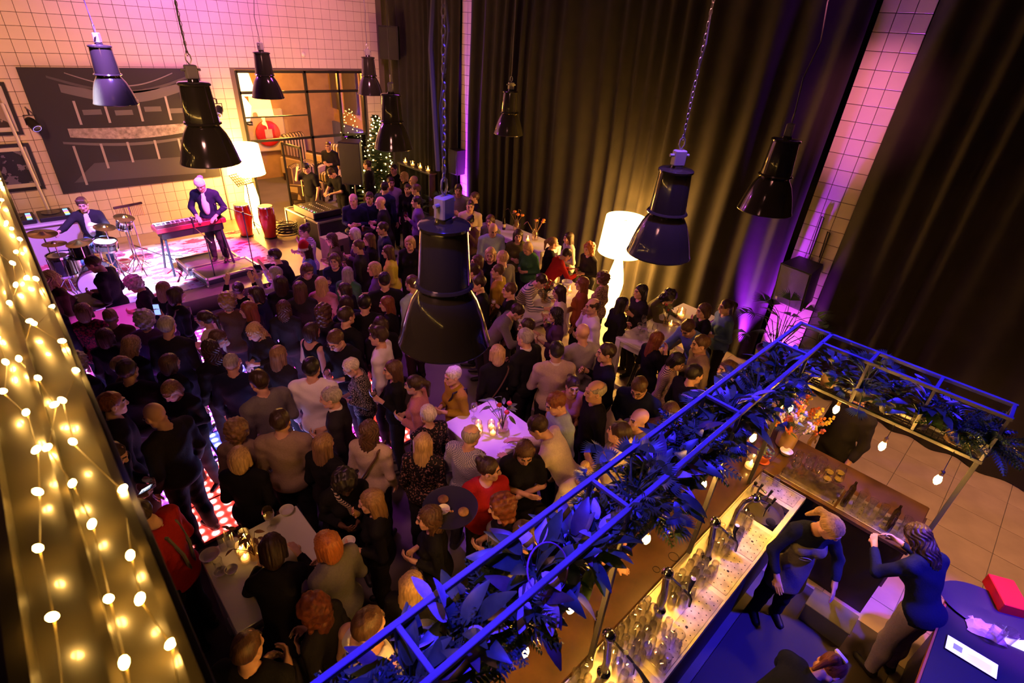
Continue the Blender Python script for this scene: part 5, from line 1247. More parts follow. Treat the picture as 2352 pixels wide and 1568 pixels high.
for k in range(4):
    a = -1.9 + k * .75; e = Vector((.08 + .13 * math.cos(a), -.08 + .13 * math.sin(a), .385)); obj('spout', G().tube([(.08, -.08, .39), e, e + Vector((0, 0, -.09))], .008, 8), chrome, tp, smooth=True); obj('lever', G().tube([e, e + Vector((.02, -.01, .07))], .009, 8, r2=.013), black, tp, smooth=True)
fa = thing('faucet', 'small chrome faucet with black knob behind the sink', 'faucet', (4.62, .93, SZ), 0)
obj('body', G().tube([(0, 0, 0), (0, 0, .09), (-.02, -.06, .12), (-.03, -.14, .11)], .011, 10), chrome, fa, smooth=True); obj('knob', G().lathe([(.016, .0), (.018, .02), (.012, .03)], 12, c=(.04, 0, .08)), black, fa)
# rows of upturned glasses
rs = random.Random(5); n = 0
upt = mk(G().lathe([(.033, 0), (.035, .004), (.028, .105), (.0, .108), (.026, .10), (.031, .004)], 12, cap=False), glass('rinsed_glass', (.98, .97, .95), .04, .06), 'upturned_glass')
for gx0, gx1, gy0, gy1 in ((1.45, 1.98, .73, .95), (2.10, 2.72, .72, .95), (2.86, 3.46, .735, .95), (3.60, 3.98, .75, .95), (3.98, 4.25, .76, .83), (2.36, 2.60, .57, .69)):
    nx, ny = max(1, int((gx1 - gx0) / .073)), max(1, int((gy1 - gy0) / .072))
    for i in range(nx + 1):
        for j in range(ny + 1):
            if rs.random() < .12: continue
            x, y = gx0 + i * .073 + (.035 if j % 2 else 0), gy0 + j * .072 + rs.uniform(-.006, .006)
            if any((x - tx) ** 2 + (y - .84) ** 2 < .0075 for tx in (2.04, 2.77, 3.52, 4.05)): continue
            obj('upturned_glass', upt, None, None, (x, y, SZ + .002 + (.006 if y < .7 else 0)), (0, 0, rs.uniform(0, 6)), scale=rs.uniform(.92, 1.08), label='rinsed beer glass upside down among the rows on the steel worktop', cat='glass', group='rinsed glasses on the steel worktop')
glassware('tumbler', 'pale plastic cup on the perforated tray by the second tap', (2.62, .60, SZ + .007), None, s=1.25)
for i in range(2): glassware('tumbler', ['left of two small glasses at the far end of the steel worktop', 'right of two small glasses at the far end of the steel worktop'][i], (4.86 + .05 * i, .93 - .12 * i, SZ + .007), None)
# glass racks on the return counter
rk = thing('glass_rack', 'clear shelf with dimpled steel mat holding wine glasses', 'rack', (0, 0, CZ))
obj('mat_plate', G().bevel_box((5.06, .28, 0), (5.40, .84, .012), .003), steel2, rk); obj('acrylic_cover', G().box((5.07, .29, .05), (5.39, .83, .056)), glass('acrylic', (.95, .93, .9), .05, .06), rk)
for x in (5.08, 5.38):
    for y in (.30, .82): obj('spacer', G().tube([(x, y, .012), (x, y, .05)], .006, 6), chrome, rk)
for i, (x, y) in enumerate(((5.16, .76), (5.22, .66), (5.26, .56), (5.20, .46), (5.28, .38))):
    a = glassware('wine', 'upper wine glass standing on the clear rack at the bar corner', (x + .06, y, CZ + .057), 'wine glasses on the clear rack', 'white' if i > 2 else None, s=1.15)
    glassware('wine', 'front wine glass on the clear rack at the bar corner', (x - .05, y - .02, CZ + .057), 'front wine glasses on the clear rack', 'white' if i > 2 else None, s=1.1)
rk2 = thing('drip_mat', 'perforated steel mat on the return counter holding tumblers', 'mat', (0, 0, CZ)); obj('plate', G().bevel_box((5.06, -.36, 0), (5.40, .26, .012), .003), steel2, rk2)
for i in range(9):
    for j in range(5): obj('hole', hole, None, rk2, (5.09 + j * .065, -.33 + i * .066, .0123))
kk = 0
for i in range(6):
    for j in range(3):
        x, y = 5.14 + j * .095, .22 - i * .10
        if i in (0, 4): b0 = obj('dark_bottle', mk(G().lathe([(.027, 0), (.029, .01), (.029, .12), (.013, .17), (.012, .20), (.0, .201)], 12), mat('bottle_brown'), 'dark_bottle') if not kk else bpy.data.meshes['dark_bottle'], None, None, (x, y, CZ + .013), label='small dark bottle in a pair of rows on the return counter', cat='bottle', group='dark bottles on the return counter'); kk = 1
        else: glassware('tumbler' if j != 1 else 'tall', 'clear tumbler in the rows on the return counter mat' if j != 1 else 'tall clear glass in the middle row on the return counter mat', (x, y, CZ + .013), 'tumblers on the return counter' if j != 1 else 'tall glasses on the return counter', s=1.1)
# bouquet, potted herb, jar candle, menu card, bowl
bq = thing('bouquet', 'large bouquet of orange and yellow flowers in paper wrap on the bar', 'flowers', (5.60, 1.00, CZ), .3)
obj('vase', G().lathe([(.07, 0), (.10, .02), (.11, .18), (.09, .24)], 20), mat('kraft_paper', (.35, .22, .10), .8), bq, smooth=True)
rq = random.Random(21); spr = [mat('petal_orange'), mat('petal_yellow', (.75, .55, .06), .6), mat('petal_lilac', (.5, .45, .62), .6), mat('petal_rust', (.5, .12, .03), .6)]
sm = G()
for i in range(5): sm.ball((rq.uniform(-.02, .02), rq.uniform(-.02, .02), .02 * i), .016, 6)
sprig = [sm.mesh('flower') for _ in range(4)]; [me.materials.append(spr[i]) for i, me in enumerate(sprig)]
for i in range(46):
    a, e = rq.uniform(0, 6.28), rq.uniform(.05, 1.05); L = rq.uniform(.25, .52); p1 = Vector((math.cos(a) * math.sin(e), math.sin(a) * math.sin(e), math.cos(e))) * L + Vector((0, 0, .16))
    obj('stem', G().tube([(0, 0, .1), (p1.x * .4, p1.y * .4, .1 + (p1.z - .1) * .55), p1], .003, 4), green[1], bq)
    for k in range(2): obj('flower', sprig[(i * 7 + (0 if a < 3 else 1)) % 4], None, bq, p1 - p1.normalized() * .05 * k, (rq.uniform(-.7, .7), rq.uniform(-.7, .7), a))
    if i % 2: obj('leaf', LEAFS, None, bq, p1 * .8 + Vector((0, 0, .03)), (rq.uniform(-.6, .6), rq.uniform(-.6, .6), a), scale=1.4)
hb = thing('potted_herb', 'small bushy plant in an orange clay pot on the bar', 'plant', (5.13, 1.05, CZ))
obj('pot', G().lathe([(.045, .012), (.062, .09), (.068, .09), (.068, .105), (.06, .105), (.055, .08), (0, .08)], 20), mat('terracotta', (.55, .13, .04), .7), hb, smooth=True); obj('saucer', G().lathe([(.06, 0), (.075, .018), (.07, .018), (0, .006)], 20), mat('terracotta'), hb)
for i in range(60):
    a, e = rq.uniform(0, 6.28), rq.uniform(0, 1.35); p1 = Vector((math.cos(a) * math.sin(e), math.sin(a) * math.sin(e), math.cos(e) * .8)) * rq.uniform(.05, .10) + Vector((0, 0, .11)); obj('leaf', LEAFS, None, hb, p1, (rq.uniform(-.9, .9), rq.uniform(-.9, .9), a), scale=.55)
candle('candle in a wide glass jar on the bar beside the orange pot', (4.92, 1.10, CZ), 'candle jar on the bar', 1.75)
mc = thing('menu_card', 'folded cream menu card standing on the bar', 'card', (5.12, 1.26, CZ), .5); obj('card_face', G().box((-.07, -.002, 0), (.07, .002, .19), T(0, -.04, 0, -.25)), mat('card_cream', (.72, .58, .36), .7), mc); obj('card_back', G().box((-.07, -.002, 0), (.07, .002, .19), T(0, .04, 0, .25)), mat('card_cream'), mc); obj('card_print', G().box((-.03, -.0025, .09), (.03, -.0021, .12), T(0, -.0405, 0, -.25)), black, mc)
bowl('small cream bowl on the bar behind the orange pot', (5.46, .93, CZ), 1.1)
for i, (x, y, r) in enumerate(((3.28, 1.03, .045), (3.05, 1.06, .03))):
    obj('coaster_ring', G().tube([(r * math.cos(a), r * math.sin(a), .003) for a in [k * PI / 10 for k in range(21)]], .003, 5), mat('hole_dark'), None, (x, y, CZ), label=['larger dark ring left on the bar by the middle post', 'smaller dark ring left on the bar'][i], cat='ring')
kp = thing('bottle_opener', 'black bottle pourer lying on the bar by the near post', 'opener', (2.22, 1.06, CZ), .6); obj('body', G().tube([(0, 0, .02), (.07, 0, .02), (.10, 0, .02), (.16, 0, .02)], lambda u: .018 - .008 * u, 10), black, kp, smooth=True); obj('ring', G().lathe([(.02, -.004), (.02, .004)], 12, M=T(.09, 0, .02, 0, PI / 2), cap=False), mat('brass'), kp)

# ------------------------------------------------------------------ hanging plant frame over the bar
PZ, PB = 2.67, 2.22
railm = mat('frame_steel_lit', (.20, .20, .24), .4)  # black steel painted lighter so the blue light shows on it
pg = thing('plant_frame', 'black steel frame hung over the bar carrying plants, lit blue', 'frame', (0, 0, 0))
RAILS = [((-1.2, .96, PZ), (5.36, .96, PZ)), ((-1.2, 1.25, PZ), (5.36, 1.25, PZ)), ((-1.2, .96, PB), (5.30, .96, PB)), ((-1.2, 1.25, PB), (5.30, 1.25, PB)), ((5.34, 1.25, PZ), (5.34, -.46, PZ)), ((5.08, .96, PZ), (5.08, -.46, PZ)), ((5.30, 1.25, PB), (5.30, -.46, PB)), ((5.08, .96, PB), (5.08, -.46, PB))]
def bar_(a, b, r=.016):
    a, b = Vector(a), Vector(b); d = b - a; L = d.length; M = Matrix.Translation(a) @ d.to_track_quat('X', 'Z').to_matrix().to_4x4(); return G().bevel_box((0, -r, -r), (L, r, r), .003, M)
railb = mat('frame_steel_shaded', (.06, .06, .075), .4)  # same steel kept darker where less blue light falls
for a, b in RAILS: obj('rail', bar_(a, b), railm if a[2] == PZ else railb, pg)
for x in (-.7, .66, 2.04, 3.43, 4.75): 
    for z in (PZ, PB): obj('cross_bar', bar_((x, .96, z), (x, 1.25, z), .013), railm, pg)
    for y in (.96, 1.25): obj('upright', bar_((x, y, PB), (x, y, PZ), .012), railm, pg)
for y in (.55, .05, -.44):
    for z in (PZ, PB): obj('cross_bar', bar_((5.08, y, z), (5.34, y, z), .013), railm, pg)
    for x in (5.08, 5.34): obj('upright', bar_((x, y, PB), (x, y, PZ), .012), railm, pg)
for x, y in ((.66, .965), (2.04, .965), (3.43, .965), (4.70, 1.0), (5.20, -.44), (5.34, 1.25)): obj('post', bar_((x, y, CZ), (x, y, PB), .018), railb, pg)
def mesh_panel(x0, x1, y0, y1, z):
    g = G(); s_ = .045; x = x0
    while x < x1: g.box((x, y0, z), (x + .004, y1, z + .003)); x += s_
    y = y0
    while y < y1: g.box((x0, y, z), (x1, y + .004, z + .003)); y += s_
    obj('wire_mesh', g, steelblk, pg, kind='stuff')
mesh_panel(-1.2, 5.3, .97, 1.24, PB + .012); mesh_panel(5.09, 5.29, -.45, .96, PB + .012)
# plants standing in the frame
LB = [leafmesh('leaf', .20, .048, 7, .22, .45, [green[i]]) for i in (0, 1, 2, 4)]; LL = [leafmesh('leaf', .26, .024, 7, .2, .6, [green[i]]) for i in (0, 2, 3)]; LP = leafmesh('leaf', .17, .045, 6, .3, .1, [green[5]]); LR = [leafmesh('leaf', .09, .035, 5, .2, .3, [green[i]]) for i in (1, 3)]
LF = [frondmesh('frond', .30, 11, .07, .010, [green[i]]) for i in (0, 2)]; LN = [frondmesh('frond', .20, 7, .10, .009, [green[i]], True) for i in (0, 1)]
potm = [mat('pot_grey', (.10, .10, .10), .7), mat('pot_brown', (.13, .07, .04), .7), mat('pot_black', (.02, .02, .02), .5)]
pk = random.Random(99)
def plant(label, loc, kind, s=1.0, n=20, grp='plants in the frame over the bar'):
    t = thing('potted_plant', label, 'plant', loc, pk.uniform(0, 6.28), grp, scale=s)
    obj('pot', G().lathe([(.06, 0), (.085, .13), (.09, .13), (.09, .15), (.08, .15), (.075, .12), (0, .12)], 18), pk.choice(potm), t, smooth=True)
    for i in range(n):
        a, e = i * 2.4 + pk.uniform(-.3, .3), pk.uniform(.15, 1.45); L = pk.uniform(.08, .22)
        d = Vector((math.cos(a) * math.sin(e), math.sin(a) * math.sin(e), math.cos(e))); p = d * L + Vector((0, 0, .12))
        me = pk.choice(dict(broad=LB, long=LL, fern=LF, fan=LN, small=LR, lily=LB)[kind]); k = pk.uniform(.75, 1.2)
        if kind == 'lily' and i % 4 == 0: me = LP; p = p + Vector((0, 0, .10)); k = .9
        if kind in ('broad', 'lily', 'fan'): obj('stem', G().tube([(0, 0, .10), p * .6 + Vector((0, 0, .03)), p], .0035, 4), green[2], t)
        else: p = Vector((d.x * .03, d.y * .03, .12)) if kind in ('fern', 'long') else p
        obj('leaf' if kind not in ('fern', 'fan') else 'frond', me, None, t, p, (PI / 2 - e - .25 + pk.uniform(-.25, .25), pk.uniform(-.4, .4), a - PI / 2), scale=k)
    return t
PL = [('broad', .62, 'broad dark-leaved plant at the near end of the frame'), ('lily', .92, 'peace lily with pale blooms near the bottom of the frame'), ('fern', 1.2, 'bushy fern between the two lilies at the near end'), ('lily', 1.45, 'second peace lily with violet-lit leaves above the near post'), ('broad', 1.75, 'large pale-leaved plant beside the hoop'), ('small', 2.02, 'small round-leaved plant under the first cross bar'), ('fan', 2.30, 'fan-leaved palm just beyond the first cross bar'), ('lily', 2.58, 'peace lily above the second beer tap'), ('broad', 2.86, 'broad blue-lit plant above the second tap'), ('fern', 3.12, 'fern before the middle cross bar'), ('fan', 3.38, 'fan palm at the middle cross bar'), ('lily', 3.66, 'peace lily with white bloom just past the middle cross bar'), ('broad', 3.92, 'broad-leaved plant above the sink taps'), ('fan', 4.18, 'wide fan palm near the frame corner'), ('long', 4.44, 'strap-leaved plant near the frame corner'), ('broad', 4.70, 'glossy plant beside the frame corner'), ('small', 4.95, 'small-leaved plant in the frame corner'), ('fern', .32, 'fern at the bottom edge of the picture in the frame')]
for i, (k, x, lab) in enumerate(PL): plant(lab, (x, 1.105 + pk.uniform(-.02, .02), PB + .016), k, 1.0 + pk.uniform(-.1, .1), 34 if k != 'small' else 60)
kinds = ['fern', 'small', 'broad', 'long', 'lily', 'small', 'fern']
short_ = [l.split(' ')[0] + ' ' + l.split(' ')[1] for _, _, l in PL]
for i in range(len(PL) - 2):
    x = (PL[i][1] + PL[i + 1][1]) / 2; k = kinds[i % 7]
    plant('smaller %s plant filling the gap just beyond the %s' % (dict(fern='feathery', small='round-leaved', broad='broad-leaved', long='strap-leaved', lily='white-blooming')[k], ' '.join(PL[i][2].split(' ')[:7])), (x, 1.105 + (.07 if i % 2 else -.07), PB + .016), k, .8, 22 if k != 'small' else 40)
PR = [('small', .80, 'small blue-lit shrub in the brown pot on the far frame arm'), ('fan', .52, 'fan-leaved palm on the far frame arm'), ('small', .28, 'round-leaved plant in the middle of the far frame arm'), ('lily', .02, 'lily with white blooms on the far frame arm'), ('fern', -.22, 'violet-lit fern on the far frame arm'), ('fern', -.42, 'feathery plant at the end of the far frame arm')]
for k, y, lab in PR: plant(lab, (5.19, y, PB + .016), k, .95, 32 if k != 'small' else 54)
tr_hoop = obj('hoop', G().tube([(.13 * math.cos(a), .13 * math.sin(a) * .9, .05 * math.sin(a)) for a in [k * PI / 14 for k in range(29)]], .005, 6), mat('hoop_violet', (.35, .15, .3), .5), None, (1.42, 1.02, 2.62), (.4, 0, 0), label='thin violet hoop hanging among the frame plants', cat='hoop', smooth=True)
# filament bulbs
gb = mat('bulb_glow', (1, .8, .5), .3, emit=(1, .50, .11), strength=70)
bulbs = [(.30, 1.0, 2.0), (.9, 1.0, 2.0), (1.29, 1.0, 1.98), (1.68, 1.0, 1.98), (2.45, .98, 2.0), (3.25, .99, 1.98), (4.1, .98, 2.0), (4.85, .95, 1.98), (5.20, .64, 1.98), (4.95, .17, 1.98), (4.85, -.27, 1.98)]
bl = ['filament bulb at the bottom edge under the frame', 'filament bulb near the white top guest', 'filament bulb above the hand resting on the bar', 'filament bulb beside the wire mesh by the near post', 'filament bulb above the second tap', 'filament bulb under the fan palm above the middle post', 'filament bulb near the menu card', 'filament bulb above the orange bouquet', 'filament bulb beside the bouquet, farthest on the arm', 'middle filament bulb hanging over the return counter', 'nearest filament bulb hanging over the return counter']
for (x, y, z), lab in zip(bulbs, bl):
    t = thing('filament_bulb', lab, 'bulb', (x, y, z), 0, 'filament bulbs around the bar')
    obj('glass', G().lathe([(.004, 0), (.014, .008), (.026, .035), (.028, .055), (.020, .085), (.013, .10)], 14), gb, t, smooth=True)
    obj('socket', G().lathe([(.015, .10), (.017, .105), (.017, .145), (.008, .155)], 12), mat('brass'), t, smooth=True)
    if x < 4.8: top_ = (0, 0, PB - z)
    else: top_ = (5.08 - x, 0, PB - z)
    obj('flex', G().tube([(0, 0, .15), (top_[0] * .2, 0, .17), top_], .003, 5), black, t)
    lamp_light('bulb_light', 'POINT', (x, y, z + .04), (1, .44, .06), BULBW, .03)

# ------------------------------------------------------------------ palms
def palm(label, loc, s, nf=13, potr=.26, tall=1.0):
    t = thing('potted_palm', label, 'palm', loc, .4)
    obj('pot', G().lathe([(potr * .7, (1 - tall) * potr * 1.5), (potr * .95, potr * 1.2), (potr, potr * 1.5), (potr * .93, potr * 1.5), (potr * .9, potr * 1.35), (0, potr * 1.3)], 28), mat('pot_dark', (.03, .025, .035), .35), t, smooth=True)
    fm = frondmesh('frond', .50, 8, .30, .011, [green[0]], True)
    for i in range(nf):
        a, e = i * 2.4, .25 + .9 * (i / nf); d = Vector((math.cos(a) * math.sin(e), math.sin(a) * math.sin(e), math.cos(e))); p = d * (.35 * s) + Vector((0, 0, potr * 1.4 + .25 * s))
        obj('stalk', G().tube([(0, 0, potr * 1.3), p * .5 + Vector((0, 0, potr * .8)), p], .008, 5), green[2], t); obj('frond', fm, None, t, p, (PI / 2 - e - .5, 0, a - PI / 2), scale=s * .75)
palm('large palm in a dark pot beneath the pillar loudspeaker', (8.15, 2.12, .42), 1.05, 16, .28, 2.0)
palm('palm in front of the purple-lit left pillar', (8.2, 10.9, 0), 1.1, 13, .24)

# ------------------------------------------------------------------ service desk at the lower right
sd = thing('service_desk', 'black service desk at the lower right with glowing papers', 'desk', (0, 0, 0))
obj('desktop', G().bevel_box((3.4, -1.9, .90), (4.95, -.78, .95), .01), mat('desk_black', (.02, .02, .03), .5), sd)
obj('body', G().box((3.5, -1.85, 0), (4.9, -.84, .90)), mat('desk_black'), sd)
obj('orange_edge', G().box((3.4, -.785, .905), (4.95, -.77, .952)), mat('edge_copper', (.45, .14, .05), .4), sd)
def flat(name, label, cat, px, wz, m_, rz=0, z=.953, h=.004):
    q = P(px[0], px[1], z); return obj(name, G().bevel_box((-wz[0] / 2, -wz[1] / 2, 0), (wz[0] / 2, wz[1] / 2, h), .001), m_, None, (q.x, q.y, z), (0, 0, rz), label=label, cat=cat)
scr = mat('pale_glow', (.7, .7, .8), .4, emit=(.62, .55, 1), strength=1.6)
tb = flat('tablet', 'bright tablet showing a document on the service desk', 'tablet', (2230, 1508), (.16, .34), black, .05, .953, .008)
obj('screen', G().box((-.075, -.165, .008), (.075, .165, .0085)), scr, tb)
for i in range(9): obj('text_line', G().box((-.055 + i * .009, -.13, .0086), (-.053 + i * .009, .03 - .02 * (i % 3), .0088)), mat('text_grey', (.25, .25, .4), .6, emit=(.3, .27, .6), strength=.8), tb)
obj('text_block', G().box((-.03, .06, .0086), (.03, .12, .0088)), mat('text_grey'), tb)
flat('paper', 'white paper at the right edge of the service desk', 'paper', (2342, 1470), (.2, .28), scr, .3)  # paper's brightness is put in as glow by the tablet screen's material
cr = random.Random(4); cg = G(); N_ = 9
cg.add([((i / (N_ - 1) - .5) * .16 + cr.uniform(-.008, .008), (j / (N_ - 1) - .5) * .26 + cr.uniform(-.01, .01), .004 + (cr.uniform(.01, .05) if 0 < i < N_ - 1 and 0 < j < N_ - 1 else .0)) for i in range(N_) for j in range(N_)], [(i * N_ + j, i * N_ + j + 1, (i + 1) * N_ + j + 1, (i + 1) * N_ + j) for i in range(N_ - 1) for j in range(N_ - 1)])
tw = obj('cloth', cg, mat('cloth_white', (.75, .72, .78), .9, bump=.8, scale=14), None, (*P(2262, 1448, .955)[:2], .955), (0, 0, .3), label='crumpled white cloth on the service desk', cat='cloth', smooth=True)
for i, (px, py) in enumerate(((2275, 1470), (2300, 1478))): glassware('tumbler', ['left of two tumblers by the white cloth on the service desk', 'right of two tumblers by the white cloth on the service desk'][i], (*P(px, py, .955)[:2], .955), None, s=1.5)
rb = obj('red_box', G().bevel_box((-.16, -.10, 0), (.16, .10, .12), .006), mat('red_plastic', (.6, .01, .02), .4), None, (5.06, -1.30, .30), (0, 0, .5), label='bright red box held at the far side of the service desk', cat='box')
rb.location = (*P(2302, 1378, .95)[:2], .95)
obj('oval_tray', G().lathe([(.22, 0), (.24, .015), (.23, .02), (0, .006)], 32, M=Matrix.Diagonal((1, 1.4, 1, 1))), mat('tray_navy', (.02, .02, .06), .4), None, (*P(2262, 1400, .955)[:2], .955), (0, 0, .3), label='dark oval tray on the service desk beside the red box', cat='tray', smooth=True)
stp = thing('step_box', 'blue-lit low step behind the bar between the bartenders', 'step', (4.66, -.14, 0)); obj('body', G().box((-.13, -.20, 0), (.13, .20, .24)), mat('step_grey', (.12, .12, .14), .5), stp); obj('top', G().bevel_box((-.14, -.21, .24), (.14, .21, .26), .005), mat('step_grey'), stp)
obj('floor_mat', G().bevel_box((2.4, -.75, 0), (5.0, .48, .012), .004), mat('rubber_mat', (.05, .04, .035), .75), None, label='dark rubber mat behind the bar', cat='mat')

# ------------------------------------------------------------------ gallery beam with fairy lights, beside the camera
gl = thing('gallery_beam', 'glossy black steel gallery beam at the left edge, wound with lights', 'beam', (0, 0, 0))
bmm = mat('beam_gloss', (.05, .040, .022), .30, coat=.5)
BZ = 4.05
obj('web', G().box((-.21, .25, BZ - .02), (-.012, 9, BZ)), bmm, gl)
obj('flange', G().box((-.035, .25, BZ), (-.018, 9, BZ + .030)), bmm, gl)
obj('outer_lip', G().box((-.018, .25, BZ - .06), (-.006, 9, BZ + .008)), mat('lip_dark', (.02, .02, .02), .5), gl)
obj('rib', G().box((-.125, .25, BZ), (-.110, 9, BZ + .030)), bmm, gl)
obj('back_flange', G().box((-.235, .25, BZ - .02), (-.21, 9, BZ + .05)), bmm, gl)
obj('wall_dark_filler', G().box((-1.6, .1, 3.2), (-.25, 9, 3.95)), mat('filler_dark', (.03, .03, .04), .8), **struct)  # added dark block that fills the dark area left of the beam
fw = G(); fr = random.Random(17); fpts = []
for strand in range(3):
    y = .35 + strand * .07
    while y < 8.5:
        fpts.append((strand, Vector((-.05 - .055 * strand + fr.uniform(-.03, .03), y, BZ + fr.uniform(.012, .05))))); y += fr.uniform(.09, .19) * (1 + .12 * y)
for k in range(3):
    w_ = [p for q_, p in fpts if q_ == k]; obj('wire', G().tube(w_, .0013, 4), mat('wire_olive', (.10, .07, .015), .5), gl)
fb = G().ball((0, 0, 0), .0068, 10, (1, 1, 1.5)).mesh('fairy_bulb', True); fb.materials.append(mat('fairy_glow_near', (1, .8, .5), .5, emit=(1, .52, .10), strength=170))
for q_, p in fpts: obj('fairy_bulb', fb, None, gl, p + Vector((0, 0, .01)), (fr.uniform(-1.5, 1.5), fr.uniform(-1.5, 1.5), 0))

